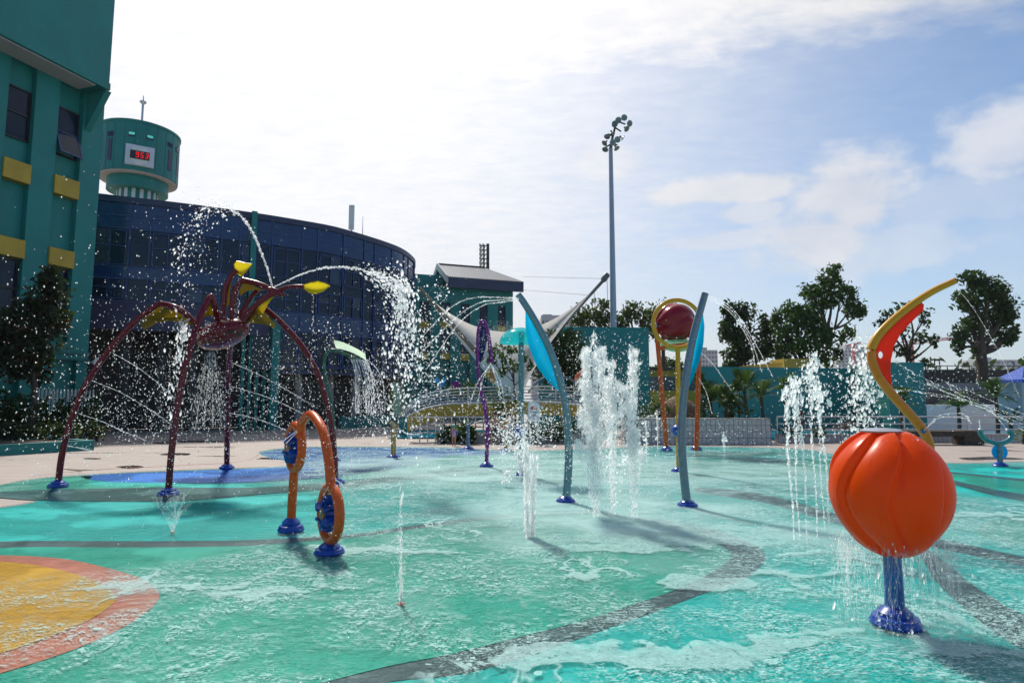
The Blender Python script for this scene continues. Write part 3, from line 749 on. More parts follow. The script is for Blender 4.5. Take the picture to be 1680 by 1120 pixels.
# ================================================================== LEFT BUILDING
dirh = Vector((ray(1165, 657).x, ray(1165, 657).y, 0)).normalized()    # runs away from the viewer
CN = P(155, 420, 29.0); CN.z = 0
TW = -dirh; NW = Vector((dirh.y, -dirh.x, 0)); UP = Vector((0, 0, 1))
def wall_hit(px, py, offs=0.0):
    d_ = ray(px, py); o_ = Vector((0, 0, EYE)); p0 = CN+NW*offs
    t_ = (p0-o_).dot(NW)/d_.dot(NW); h = o_+d_*t_
    return (h-CN).dot(TW), h.z
def WP(u, z, n=0.0): return CN+TW*u+NW*n+UP*z
AX = (TW, NW, UP)
lb = thing('sports_hall', 'tall teal hall with yellow panels and an overhanging top storey', 'building', CN)
z_sof = wall_hit(165, 163)[1]
HB = 24.0; UL = 26.0
u0 = wall_hit(178, 158, 1.2)[0]
bays = [(wall_hit(131, 270)[0], wall_hit(90, 270)[0]), (wall_hit(50, 270)[0], wall_hit(4, 270)[0])]
b_w = bays[0][1]-bays[0][0]; pitch_u = bays[1][0]-bays[0][0]
for i in range(2, 7): bays.append((bays[0][0]+pitch_u*i, bays[0][1]+pitch_u*i))
z_str = wall_hit(130, 580)[1]
zb0 = z_str+.45
RB = .30
mb = MB()      # main wall: core set back in the bays, pilasters proud
mb.box(WP(UL/2, z_sof/2, -RB-3), (UL, 6.0, z_sof), AX)
ue = 0
for (a, b_) in bays+[(UL, UL)]:
    if a > ue: mb.box(WP((ue+a)/2, (z_sof+zb0)/2, -RB/2+.001), (a-ue, RB, z_sof-zb0), AX)
    ue = b_
mb.box(WP(UL/2, zb0-.35, -RB/2+.004), (UL+.02, RB+.01, .70), AX)
for (a, b_) in bays:
    pass
mb.box(WP(.25, (zb0-.7)/2, -RB/2+.002), (.5, RB, zb0-.7), AX)
for i in range(7): mb.box(WP(bays[0][0]+pitch_u*i+b_w+.45, (zb0-.7)/2, -RB/2+.002), (.7, RB, zb0-.7), AX)
mb.build('wall', 'teal_wall', lb, smooth=0)
mb = MB(); mb.box(WP(UL/2, z_str+.02, .05), (UL+.06, .1, .12), AX); mb.box(WP(UL/2, z_str-.28, .04), (UL+.06, .08, .09), AX); mb.build('string_course', 'teal_dark', lb, smooth=0)
# upper storey
mb = MB(); L = UL-u0
mb.box(WP(u0+L/2, (z_sof+.35+HB)/2, 1.2-4), (L, 8.0, HB-z_sof-.35), AX)
mb.build('upper_storey', 'teal_wall', lb, smooth=0)
mb = MB(); mb.box(WP(u0+L/2, z_sof+.17, 1.2-4+.04), (L+.08, 8.0, .34), AX); mb.build('edge_beam', 'teal_wall', lb, smooth=0)
mb = MB(); mb.box(WP(u0+L/2+.3, z_sof-.03, .55), (L-.6, 1.1, .05), AX); mb.build('soffit', 'soffit', lb, smooth=0)
mb = MB(); mb.plate([WP(u0+.02, z_sof-.06, 1.22), WP(u0+.02, z_sof-.06, .005), WP(u0+.02, z_sof-1.9, .005)], .28, nrm=TW); mb.build('bracket', 'teal_wall', lb, smooth=0)
def hall_window(u1, u2, z1, z2, opened=False):
    f = MB(); t_ = .07
    for (ua, ub, za, zb) in ((u1, u1+t_, z1, z2), (u2-t_, u2, z1, z2), (u1+t_, u2-t_, z2-t_, z2), (u1+t_, u2-t_, z1, z1+t_), (u1+t_, u2-t_, (z1+z2)/2-t_/2, (z1+z2)/2+t_/2)):
        f.box(WP((ua+ub)/2, (za+zb)/2, -RB+.05), (ub-ua, .1, zb-za), AX)
    w_ = f.build('window', 'black', lb, smooth=0)
    g = MB(); zm = (z1+z2)/2
    g.box(WP((u1+u2)/2, (zm+z2)/2, -RB+.03), (u2-u1-2*t_, .02, z2-zm-1.5*t_), AX)
    if not opened: g.box(WP((u1+u2)/2, (zm+z1)/2, -RB+.03), (u2-u1-2*t_, .02, zm-z1-1.5*t_), AX)
    g.build('pane', 'glass', w_, smooth=0)
    if opened:
        a = R(20); hz_ = zm-.04; l_ = zm-z1; up_ = (UP*math.cos(a)-NW*math.sin(a)); nn = (NW*math.cos(a)+UP*math.sin(a))
        s_ = MB(); c_ = WP((u1+u2)/2, hz_, -RB+.14)-up_*l_/2; w2 = u2-u1-.04
        s_.box(c_-TW*(w2/2-.03), (.06, .05, l_), (TW, nn, up_)); s_.box(c_+TW*(w2/2-.03), (.06, .05, l_), (TW, nn, up_)); s_.box(c_-up_*(l_/2-.03), (w2-.12, .05, .06), (TW, nn, up_)); s_.box(c_+up_*(l_/2-.03), (w2-.12, .05, .06), (TW, nn, up_))
        s_.build('sash', 'mullion', w_, smooth=0)
        g2 = MB(); g2.box(c_, (w2-.12, .012, l_-.12), (TW, nn, up_)); g2.build('sash_pane', 'glass', w_, smooth=0)
zA1 = wall_hit(115, 178)[1]; zA0 = wall_hit(115, 258)[1]
zY1 = wall_hit(110, 293)[1]; zY0 = wall_hit(110, 323)[1]
zZ1 = wall_hit(103, 410)[1]; zZ0 = wall_hit(103, 438)[1]
zB0 = wall_hit(103, 530)[1]
for i, (a, b_) in enumerate(bays):
    hall_window(a+.02, b_-.02, zA0, zA1, opened=(i == 0))
    hall_window(a+.02, b_-.02, max(zB0, zb0+.05), zZ0-.05)
    for (z0, z1) in ((zY0, zY1), (zZ0, zZ1)):
        p = MB(); p.box(WP((a+b_)/2, (z0+z1)/2, -RB/2+.05), (b_-a-.005, RB+.09, z1-z0), AX); p.build('spandrel_panel', 'yellow_wall', lb, smooth=0)
# wall lamp at the corner
lp = thing('wall_lamp', 'small grey cone lamp on the corner of the teal hall', 'lamp', WP(-.1, wall_hit(146, 594)[1], .15))
q = lp.location
mb = MB(); mb.lathe([(.05, 0), (.08, .12), (.2, .35), (.21, .38)], q, 14, Vector((.95, -.3, -.05))); mb.build('shade', 'white', lp)
mb = MB(); mb.tube([q, q-NW*.2], .04, 8); mb.build('bracket', 'steel', lp)

# ------------------------------------------------------------------ planter, fence, tree, shrubs at the left
pl = thing('planter', 'low teal planter wall in front of the tall hall', 'planter', G(60, 745))
pa, pb = G(154, 738), G(-330, 768); dv = (pb-pa).normalized(); nv = Vector((dv.y, -dv.x, 0)); nv = nv if nv.y < 0 else -nv
Lp = (pb-pa).length
mb = MB(); ax = (dv, nv, UP)
mb.box(pa+dv*Lp/2+UP*.17-nv*.1, (Lp, .2, .34), ax); mb.box(pa+dv*.1-nv*1.9+UP*.17, (.2, 3.4, .34), ax)
mb.build('wall', 'teal_wall', pl, smooth=0)
mb = MB(); mb.box(pa+dv*(Lp/2+.1)-nv*1.9+UP*.15, (Lp-.2, 3.2, .26), ax); mb.build('soil', 'bark', pl, smooth=0)
zc = pa.y+1.2
for i in range(9):
    px = 6+i*19+random.uniform(-5, 5)
    b_ = px_blobs([(px, 712+random.uniform(-4, 4), 15, 15), (px+6, 706, 11, 13)], zc+.3+abs(77-px)*.004+random.uniform(-.2, .3))
    bush('flowering_shrub', ['first', 'second', 'third', 'fourth', 'fifth', 'sixth', 'seventh', 'eighth', 'last'][i]+' low yellow flowered shrub along the planter, counted from the left', 'shrub', b_, 1500, .075, 'leaf_flower', 'yellow flowering shrubs in the planter', 3)
for i, (px, py, rx, ry, dy) in enumerate(((45, 668, 34, 34, 1.6), (8, 672, 36, 40, 1.4), (112, 672, 24, 24, 2.2), (146, 670, 20, 28, 2.8), (85, 690, 22, 18, 1.6))):
    bush('shrub', ['dense dark shrub under the red tipped tree', 'dense dark shrub at the far left end of the planter', 'loose dark shrub before the picket fence', 'loose shrub at the hall corner beside the spider leg', 'low dark shrub behind the yellow flowers'][i], 'shrub', px_blobs([(px, py, rx, ry), (px+rx*.4, py+ry*.4, rx*.6, ry*.6), (px-rx*.4, py+ry*.3, rx*.6, ry*.6)], zc+dy), 330, .15, 'leaf_dark', None, 4)
fn = thing('picket_fence', 'white picket fence behind the planter shrubs', 'fence', P(110, 700, zc+3.2))
fa, fbp = P(60, 690, zc+3.2), P(150, 690, zc+3.8); fa.z = fbp.z = 0
for i in range(16):
    q = fa.lerp(fbp, i/15); mb = MB(); mb.box(q+UP*1.12, (.06, .03, 2.0)); mb.plate([q+Vector((-.03, 0, 2.12)), q+Vector((.03, 0, 2.12)), q+Vector((0, 0, 2.2))], .03); mb.build('picket', 'white', fn, smooth=0)
for z in (.6, 1.8):
    mb = MB(); mb.tube([fa+UP*z+Vector((0, .04, 0)), fbp+UP*z+Vector((0, .04, 0))], .03, 6); mb.build('rail', 'white', fn)
tree('red_tip_tree', 'dark rounded tree with red tips beside the tall teal hall', P(52, 735, zc+1.3)*Vector((1, 1, 0)) if False else Vector((P(52, 720, zc+1.3).x, zc+1.3, .25)),
     px_blobs([(70, 500, 42, 50), (85, 470, 22, 34), (40, 530, 46, 50), (92, 530, 28, 36), (10, 540, 42, 56), (60, 580, 44, 40), (25, 600, 40, 34), (62, 618, 22, 22), (-25, 560, 40, 60), (88, 448, 8, 14), (72, 455, 14, 22)], zc+1.5), 520, .16, 'leaf_red', .11, sub=22, subr=.34)

# ================================================================== CURVED BLUE BUILDING
HC = P(160, 318, 32.0).z
top = [(160, 318), (300, 334), (412, 349), (487, 361), (547, 372), (600, 387), (634, 398), (656, 407), (672, 418), (679.5, 430)]
pl2 = [atZ(px, py, HC) for px, py in top]
pl2 = [pl2[0]+(pl2[0]-pl2[1])*1.2]+pl2
pl2.append(pl2[-1]+Vector((-1.25, 4.5, 0))); pl2.append(pl2[-1]+Vector((-2.6, 5.0, 0)))
arc = smooth_path([Vector((p.x, p.y, 0)) for p in pl2], 5)
seg = [0]
for i in range(1, len(arc)): seg.append(seg[-1]+(arc[i]-arc[i-1]).length)
def AP(s, off=0.0, z=0.0):
    i = 0
    while i < len(seg)-2 and seg[i+1] < s: i += 1
    f_ = (s-seg[i])/(seg[i+1]-seg[i]); p = arc[i].lerp(arc[i+1], f_); tn = (arc[i+1]-arc[i]).normalized()
    nn = Vector((tn.y, -tn.x, 0))
    return p+nn*off+UP*z
def s_at(px):
    best = min(range(0, 2000), key=lambda k: abs((lambda q: (q.x/q.y if q.y else 9)-ray(px, 560).x/ray(px, 560).y)(AP(seg[-3]*k/1999))))
    return seg[-3]*best/1999
def strip(mb, s0, s1, z0, z1, off, th, n=None):
    n = n or max(1, int((s1-s0)/.7)); vs = []
    for i in range(n+1):
        s_ = s0+(s1-s0)*i/n
        for (o_, z_) in ((off, z0), (off, z1), (off-th, z1), (off-th, z0)): vs.append(AP(s_, o_, z_))
    fs = [(i*4+k, i*4+(k+1) % 4, (i+1)*4+(k+1) % 4, (i+1)*4+k) for i in range(n) for k in range(4)]
    fs += [(3, 2, 1, 0), tuple(n*4+k for k in range(4))]
    mb.add(vs, fs)
SA, SE = 0.0, seg[-1]
sF = s_at(408); sG = s_at(452)
bb = thing('curved_building', 'wide curved dark blue glass building below the clock tower', 'building', AP(s_at(420)))
zf0, zf1 = 5.5, 7.1          # violet fascia over the left undercroft
zr0 = 3.35                   # foot of the glass at the right
mb = MB(); strip(mb, SA, sF-.2, zf1, HC-.35, 0, .25); strip(mb, sF+.2, SE, zr0+.15, HC-.35, 0, .25); mb.build('glazing', 'glass', bb, smooth=20)
mb = MB(); strip(mb, SA, SE, HC-.35, HC, .12, .5); mb.build('parapet', 'navy', bb, smooth=20)
zt = HC-1.9; zu = HC-4.2
mb = MB(); strip(mb, SA, sF-.2, HC-1.75, HC-.36, .03, .02); strip(mb, sF+.2, SE, HC-1.75, HC-.36, .03, .02); mb.build('top_band', 'blue_spandrel', bb, smooth=20)
mb = MB(); strip(mb, SA, sF-.2, 8.3, 8.95, .03, .02); mb.build('floor_band', 'blue_spandrel', bb, smooth=20)
mb = MB(); strip(mb, sF+.2, SE, 5.9, 7.0, .03, .02); mb.build('floor_band', 'blue_spandrel', bb, smooth=20)
mb = MB(); strip(mb, SA, sG-.4, zf0, zf1, .10, .9); mb.build('fascia', 'violet_fascia', bb, smooth=20)
mb = MB(); strip(mb, sG, SE, zr0-.05, zr0+.15, .15, .9); mb.build('fascia', 'navy', bb, smooth=20)
# mullions: vertical bars every bay and rails
mb = MB(); bay = 1.55; s_ = .2; k = 0; bayss = []
while s_ < SE-.1:
    z0 = zf1 if s_ < sF else zr0+.15
    if abs(s_-sF) > .3:
        q = AP(s_, .03); a = (AP(s_+.01)-AP(s_-.01)).normalized(); mb.box(q+UP*((z0+HC-.35)/2), (.07, .12, HC-.35-z0), (a, Vector((a.y, -a.x, 0)), UP))
        bayss.append(s_)
    s_ += bay*(.62 if k % 3 == 1 else 1.15); k += 1
mb.build('mullions', 'mullion', bb, smooth=0)
mb = MB()
for z in (HC-1.05, HC-1.75, 8.3, 8.95): strip(mb, SA, sF-.2, z-.03, z+.03, .06, .05)
for z in (HC-1.05, HC-1.75, 5.9, 7.0, 3.75): strip(mb, sF+.2, SE, z-.03, z+.03, .06, .05)
mb.build('transoms', 'mullion', bb, smooth=20)
for i in range(len(bayss)-1):
    a, b_ = bayss[i], bayss[i+1]
    if b_-a < 1.3 or a < s_at(165)-3 or a > SE-4: continue
    rows = ((7.2, 8.25), (9.05, HC-1.9)) if a < sF else ((HC-3.7, HC-1.95), (3.85, 5.75), (7.1, 8.4))
    for (z0, z1) in rows:
        mb = MB(); q0, q1 = a+.16, b_-.16
        for zz_ in (z0, z1, z0+(z1-z0)*.55): strip(mb, q0, q1, zz_-.025, zz_+.025, .075, .05, 1)
        for sx in (q0, (q0+q1)/2, q1): strip(mb, sx-.025, sx+.025, z0, z1, .072, .045, 1)
        wn = mb.build('window', 'mullion', bb, smooth=0)
        for k in range(2):
            if random.random() < .38:
                h0 = z0+(z1-z0)*random.choice([0, .55, .55]); q_ = (q0+q1)/2; m2 = MB(); strip(m2, (q0, q_)[k]+.03, (q_, q1)[k]-.03, h0+.03, z1-.03 if random.random() < .6 else z0+(z1-z0)*.8, .02, .012, 1); m2.build('blind', random.choice(['blind', 'blind', 'glass_pale']), wn, smooth=0)
# green fin, columns and undercroft
mb = MB(); a = (AP(sF+.1)-AP(sF-.1)).normalized(); axf = (a, Vector((a.y, -a.x, 0)), UP)
mb.box(AP(sF, .12)+UP*((zf1+HC)/2), (.30, .5, HC-zf1+.05), axf); mb.build('fin', 'teal_wall', bb, smooth=0)
mb = MB(); a = (AP(sG+.1)-AP(sG-.1)).normalized(); axf = (a, Vector((a.y, -a.x, 0)), UP)
mb.box(AP(sG-.1, .25)+UP*3.35, (.45, .7, 6.7), axf); mb.build('pillar', 'teal_wall', bb, smooth=0)
for i in range(4):
    s2 = sG-1.75+i*.40
    mb = MB(); mb.box(AP(s2, -.3)+UP*(zf0/2), (.17, .4, zf0-.02), axf); mb.build('pillar', 'teal_wall', bb, smooth=0)
for s2 in (s_at(200), s_at(262), s_at(318)):
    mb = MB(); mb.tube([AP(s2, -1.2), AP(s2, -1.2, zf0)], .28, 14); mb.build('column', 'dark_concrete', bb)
for s2 in (s_at(500), s_at(560), s_at(600)):
    mb = MB(); mb.tube([AP(s2, -1.0), AP(s2, -1.0, zr0)], .22, 14); mb.build('column', 'concrete', bb)
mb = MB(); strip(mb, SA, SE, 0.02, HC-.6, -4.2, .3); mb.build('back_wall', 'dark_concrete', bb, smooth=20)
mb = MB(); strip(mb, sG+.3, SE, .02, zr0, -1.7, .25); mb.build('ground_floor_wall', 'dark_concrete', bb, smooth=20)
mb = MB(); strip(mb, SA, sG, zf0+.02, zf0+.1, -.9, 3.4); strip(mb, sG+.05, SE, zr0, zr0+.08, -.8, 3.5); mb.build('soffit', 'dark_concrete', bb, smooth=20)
mb = MB(); strip(mb, SA, SE, HC-.2, HC-.1, -.35, 6.0); mb.build('roof', 'concrete', bb, smooth=20)
mb = MB(); strip(mb, s_at(545), s_at(632), 0, .75, 1.2, .35); mb.build('low_wall', 'teal_dark', bb, smooth=20)
# things on its roof
an = thing('panel_antenna', 'white upright panel antenna standing on the curved blue roof', 'antenna', AP(s_at(586), -.8, HC-.1))
q = an.location
mb = MB(); mb.tube([q, q+UP*2.1], .05, 8); mb.build('mast', 'steel', an)
mb = MB(); mb.box(q+Vector((0, -.1, 1.35)), (.36, .16, 1.7)); mb.build('panel', 'white', an, smooth=0, bevel=.03)
rd = MB(); q = AP(s_at(599), -.5, HC-.1); rd.tube([q, q+UP*1.6], [.035, .015], 6); tag(rd.build('lightning_rod', 'steel'), 'thin grey rod beside the white roof antenna', 'rod')

# ================================================================== CLOCK TOWER
ct = P(229.5, 255, 48.9); cz = ct.z; kx = 48.9/F
tw = thing('clock_tower', 'round teal tower with a red digital clock above the blue building', 'tower', (ct.x, ct.y, 0))
tc = Vector((ct.x, ct.y, 0)); RD = 58.5*kx
zt_, zb_ = P(230, 199, 46.2).z, P(230, 277, 46.2).z
mb = MB(); mb.lathe([(RD-.6, zb_+.15), (RD-.5, zb_), (RD, zb_), (RD+.0, zt_), (RD+.08, zt_), (RD+.08, zt_+.18), (RD-.05, zt_+.2), (0, zt_+.9)], tc, 64); mb.build('drum', 'teal_wall', tw, smooth=30)
mb = MB(); mb.lathe([(1.9, zb_-.02), (RD-.05, zb_-.02), (RD-.05, zb_-.1), (1.9, zb_-.1)], tc, 64); mb.build('underside', 'soffit', tw, smooth=30)
mb = MB(); mb.lathe([(2.2, zb_-1.05), (2.2, zb_-.12)], tc, 64); mb.build('collar', 'teal_wall', tw, smooth=30)
mb = MB()
mb.lathe([(1.42, 0), (1.42, zb_-1.0)], tc, 48); mb.build('shaft', 'teal_wall', tw, smooth=30)
vdir = Vector((-tc.x, -tc.y, 0)).normalized(); vright = Vector((-vdir.y, vdir.x, 0)); vright = vright if vright.x > 0 else -vright
def drum_axes(ang):
    n_ = vdir*math.cos(ang)+vright*math.sin(ang); r_ = -vdir*math.sin(ang)+vright*math.cos(ang); return n_, r_
for i in range(16):
    n_, r_ = drum_axes((i+.5)*2*math.pi/16); mb = MB(); mb.box(tc+n_*1.43+UP*(zb_-3.2), (.26, .06, 4.6), (r_, n_, UP)); mb.build('flute', 'white_panel', tw, smooth=0)
angs = [-68, -45, -12.5, 12.5, 46, 66]
for a_ in angs:
    n_, r_ = drum_axes(R(a_)); zc_ = zt_-1.05
    mb = MB(); mb.box(tc+n_*(RD-.05)+UP*zc_, (.50, .16, .40), (r_, n_, UP)); f_ = mb.build('window', 'navy', tw, smooth=0)
    mb = MB(); mb.box(tc+n_*(RD+.035)+UP*(zc_+(.06 if abs(a_) < 20 else 0)), (.40, .02, .2 if abs(a_) < 20 else .3), (r_, n_, UP)); mb.build('pane', 'lit' if abs(a_) < 20 else 'glass', f_, smooth=0)
for a_ in (-68, -45, 47, 70):
    n_, r_ = drum_axes(R(a_)); mb = MB(); mb.box(tc+n_*(RD-.02)+UP*(zb_+1.55), (.36, .1, 1.75), (r_, n_, UP)); mb.build('slot_window', 'violet_fascia', tw, smooth=0)
n_, r_ = drum_axes(0)
for a_ in range(-90, 91, 15):
    n2_, r2_ = drum_axes(R(a_+7.5)); mb = MB(); mb.box(tc+n2_*(RD)+UP*((zt_+zb_)/2), (.035, .03, zt_-zb_-.1), (r2_, n2_, UP)); mb.build('seam', 'teal_dark', tw, smooth=0)
mb = MB(); zk = P(234, 254, 46.2).z; mb.box(tc+n_*(RD+.02)+UP*zk, (1.95, .28, 1.6), (r_, n_, UP)); face = mb.build('clock_surround', 'white_panel', tw, smooth=0)
mb = MB(); mb.lathe([(.74, 0), (.74, .04), (.70, .05)], tc+n_*(RD+.16)+UP*zk, 40, n_); mb.build('clock_disc', 'white', face)
mb = MB(); mb.box(tc+n_*(RD+.23)+UP*zk, (1.32, .05, .66), (r_, n_, UP)); mb.build('clock_screen', 'black', face, smooth=0)
SEG = {'9': 'abcdfg', '5': 'acdfg', '3': 'abcdg'}
for i, ch in enumerate('953'):
    mb = MB(); cx = -.17+i*.32
    for s_ in SEG[ch]:
        x0, z0, w_, h_ = {'a': (0, .2, .17, .05), 'g': (0, 0, .17, .05), 'd': (0, -.2, .17, .05), 'f': (-.085, .1, .05, .17), 'b': (.085, .1, .05, .17), 'e': (-.085, -.1, .05, .17), 'c': (.085, -.1, .05, .17)}[s_]
        mb.box(tc+n_*(RD+.262)+r_*(cx+x0+z0*.12)+UP*(zk+z0), (w_, .015, h_), (r_, n_, UP))
    mb.build('digit', 'digit', face, smooth=0)
mb = MB(); mb.lathe([(1.9, zt_+.35), (.12, zt_+1.25)], tc, 24); mb.build('roof_cone', 'cloth_white', tw)
mb = MB(); mb.tube([tc+UP*(zt_+1.1), tc+UP*(zt_+2.85)], .085, 8); mb.lathe([(.1, zt_+2.75), (.26, zt_+2.9), (.26, zt_+2.98), (.05, zt_+3.02), (.03, zt_+3.5)], tc, 12); mb.build('mast', 'steel', tw)

# wet patches and thin inlaid red line on the plaza
m, t = mat('wet paving'); co = t.n('ShaderNodeTexCoord').outputs['Object']
out(t, t.n('ShaderNodeBsdfPrincipled', ins={'Base Color': t.mix(t.noise(co, 3, 4), (.06, .05, .042), (.12, .10, .085)), 'Roughness': .12}).outputs[0]); M['wet'] = m
for px, py, rx, ry in ((215, 766, 26, 3.0), (288, 745, 30, 2.2), (330, 724, 60, 1.6), (270, 727, 30, 1.2), (450, 752, 40, 2.0), (1620, 752, 70, 3.0), (150, 752, 18, 1.4)):
    flat('puddle', closed_smooth([G(px+rx*math.cos(k*.698)*random.uniform(.6, 1.1), py+ry*math.sin(k*.698)*random.uniform(.6, 1.1)) for k in range(9)], 4), .003, 'wet')
M['redline'] = paint('red inlay', (.30, .05, .04), .6, .1, 4.0)
ln = [G(*q) for q in ((-120, 804), (0, 789), (60, 780), (150, 771), (280, 764), (360, 760), (400, 756), (418, 750), (424, 745))]
ln = smooth_path(ln, 6); mb = MB(); vs = []
for q in ln: vs += [q+Vector((0, -.04, .005)), q+Vector((0, .04, .005))]
mb.add(vs, [(2*i, 2*i+2, 2*i+3, 2*i+1) for i in range(len(ln)-1)]); tag(mb.build('inlay_line', 'redline', None, smooth=0), None, None, None, 'structure')
# ================================================================== GABLED TEAL BLOCK
def frame_axes(a, b):
    dx = Vector((b.x-a.x, b.y-a.y, 0)).normalized(); nx = Vector((dx.y, -dx.x, 0)); return dx, (nx if nx.y < 0 else -nx)
ga, gb = P(735, 455, 55), P(858, 466, 57.5); ez = ga.z-.9
dx, nx = frame_axes(ga, gb); L = Vector((gb.x-ga.x, gb.y-ga.y, 0)).length
gh = thing('gabled_hall', 'teal block with navy fascia and grey metal gable roof', 'building', (ga.x, ga.y, 0))
g0 = Vector((ga.x, ga.y, 0)); ax = (dx, nx, UP)
def GQ(u, z, n=0.0): return g0+dx*u+nx*n+UP*z
Wl = L-.8; e0 = P(681, 560, 55.5); U0 = (Vector((e0.x, e0.y, 0))-g0).dot(dx)-1.0
wz = ez+.1
gw = []      # window px positions: x0,x1,y0,y1,yellow y0,y1
for (x0, x1, ya, yb) in ((688, 706, 494, 526), (723, 739, 494, 526), (756, 771, 496, 530), (787, 800, 499, 532), (817, 830, 500, 534),
                         (688, 706, 540, 578), (723, 739, 540, 578), (756, 771, 543, 580)):
    def uz(px, py):
        d_ = ray(px, py); p0 = g0-nx*.6; o_ = Vector((0, 0, EYE)); t_ = (p0-o_).dot(nx)/d_.dot(nx); h = o_+d_*t_; return (h-g0).dot(dx), h.z
    u1, z1 = uz(x0, ya); u2, z2 = uz(x1, yb); gw.append((u1, u2, z2, z1))
cols = sorted(set((round(a, 2), round(b_, 2)) for a, b_, _, _ in gw[:5]))
mb = MB(); ue = U0
for (a, b_) in cols+[(Wl, Wl)]:
    mb.box(GQ((ue+a)/2, wz/2, -.6-.2), (a-ue, .4, wz), ax); ue = b_
mb.box(GQ((U0+Wl)/2, wz/2, -4.1), (Wl-U0, 6.2, wz), ax)
for (a, b_) in cols: mb.box(GQ((a+b_)/2, (wz+gw[0][3])/2, -.81), (b_-a, .38, wz-gw[0][3]), ax)
mb.box(GQ(U0/2-.1, wz+.7, -5.0), (-U0+.6, 5.0, 1.5), ax)
mb.build('wall', 'teal_wall', gh, smooth=0)
for (u1, u2, z1, z2) in gw:
    mb = MB(); mb.box(GQ((u1+u2)/2, (z1+z2)/2, -.93), (u2-u1, .1, z2-z1), ax); f_ = mb.build('window', 'mullion', gh, smooth=0)
    mb = MB(); mb.box(GQ((u1+u2)/2, (z1+z2)/2, -.87), (u2-u1-.12, .03, z2-z1-.12), ax); mb.build('pane', 'glass', f_, smooth=0)
    mb = MB(); mb.box(GQ((u1+u2)/2, z1-.35, -.80), (u2-u1, .3, .6), ax); mb.build('spandrel_panel', 'yellow_wall', gh, smooth=0)
mb = MB(); mb.box(GQ(L/2, ez+.45, .05), (L, .25, .95), ax); mb.build('fascia', 'navy', gh, smooth=0)
ap = 2.0; hw = 3.9
mb = MB()
mb.plate([GQ(0, ez+.9, .18), GQ(L, ez+.9, .18), GQ(L-2.6, ez+.9+ap, -hw), GQ(0, ez+.9+ap, -hw)], .12)
mb.plate([GQ(0, ez+.9+ap, -hw-.01), GQ(L-2.6, ez+.9+ap, -hw-.01), GQ(L, ez+.9, -2*hw), GQ(0, ez+.9, -2*hw)], .12)
mb.build('roof', 'roof', gh, smooth=0)
mb = MB(); mb.plate([GQ(-.1, ez+.35, .18), GQ(-.1, ez+1.05, .18), GQ(-.1, ez+1.05+ap, -hw), GQ(-.1, ez+1.05, -2*hw), GQ(-.1, ez+.35, -2*hw), GQ(-.1, ez+.45+ap, -hw)], .16); mb.build('barge_board', 'far_block', gh, smooth=0)
mb = MB(); mb.plate([GQ(.2, ez+.6, -.4), GQ(.2, ez+.6+ap, -hw), GQ(.2, ez+.6, -2*hw+.4)], .2); mb.build('gable', 'dark_concrete', gh, smooth=0)
mb = MB(); mb.box(GQ(L/2-1.3, ez+.98+ap, -hw), (L-2.6, .25, .12), ax); mb.build('ridge', 'dark_concrete', gh, smooth=0)

# ================================================================== FLOODLIGHT MASTS
def lamp_dish(q, dr, r, root):
    mb = MB(); mb.lathe([(.04, 0), (r*.45, r*.35), (r*.8, r*.55), (r, r*.75)], q, 14, dr); l = mb.build('floodlight', 'steel', root)
    mb = MB(); mb.lathe([(r*.96, r*.74), (r*.6, r*.79), (0, r*.82)], q, 14, dr); mb.build('lens', 'lamp_green', l)
    mb = MB(); mb.tube([q-dr*.14, q+dr*.02], .07, 6); mb.build('housing', 'black', l)
fp = P(1007, 560, 47); fl_ = thing('floodlight_mast', 'very tall pale grey mast with clustered round floodlights', 'floodlight', (fp.x, fp.y, 0))
fh = P(1003, 243, 47).z; k = 47/F
mb = MB(); mb.tube([(fp.x, fp.y, 0), (fp.x, fp.y, fh*.5), (fp.x, fp.y, fh)], [.30, .23, .16], 16); mb.build('pole', 'grey_pole', fl_)
mb = MB(); htop = Vector((fp.x+.25, fp.y, fh)); spine = [Vector((fp.x, fp.y, fh)), P(1005, 225, 47), P(1010, 205, 47), P(1015, 198, 47)]
mb.tube(spine, [.13, .10, .08, .07], 8)
for (a, b_) in (((995, 241), (1003, 236)), ((998, 221), (1006, 218)), ((1004, 206), (1019, 216)), ((1012, 199), (1026, 204)), ((1003, 236), (1013, 238))): mb.tube([P(*a, 47), P(*b_, 47)], .06, 6)
mb.build('headframe', 'dark_concrete', fl_)
for (px, py, ddx, ddy, ddz) in ((1023, 194, .1, -1, -.25), (1015, 198, -.3, -1, -.3), (1010, 203, -.5, -.8, -.5), (1031, 203, .4, -1, -.4), (1026, 210, .5, -.6, -.7), (997, 222, -.4, -.5, -1),
                              (1003, 217, .2, -.2, -1), (1012, 230, .1, -1, -.2), (1005, 235, -.05, -1, -.15), (994, 233, -.7, -.3, -.8), (994, 243, -.4, -.5, -1), (1010, 241, .5, -.4, -1), (1019, 225, .9, -.1, -.6)):
    lamp_dish(P(px, py, 46.7), Vector((ddx, ddy, ddz)).normalized(), .26, fl_)
fp = P(797, 445, 75); f2 = thing('floodlight_mast', 'dark floodlight rack seen edge on behind the metal gable roof', 'floodlight', (fp.x, fp.y, 0))
mb = MB(); mb.tube([(fp.x+.25, fp.y, 0), (fp.x+.25, fp.y, P(797, 400, 75).z)], [.30, .18], 10); mb.build('pole', 'dark_concrete', f2)
for i in range(6):
    for dx_ in (-.28, .12): lamp_dish(P(795, 403+i*7.2, 74.8)+Vector((dx_, 0, 0)), Vector((-.9, -.4, -.35)).normalized(), .36, f2)

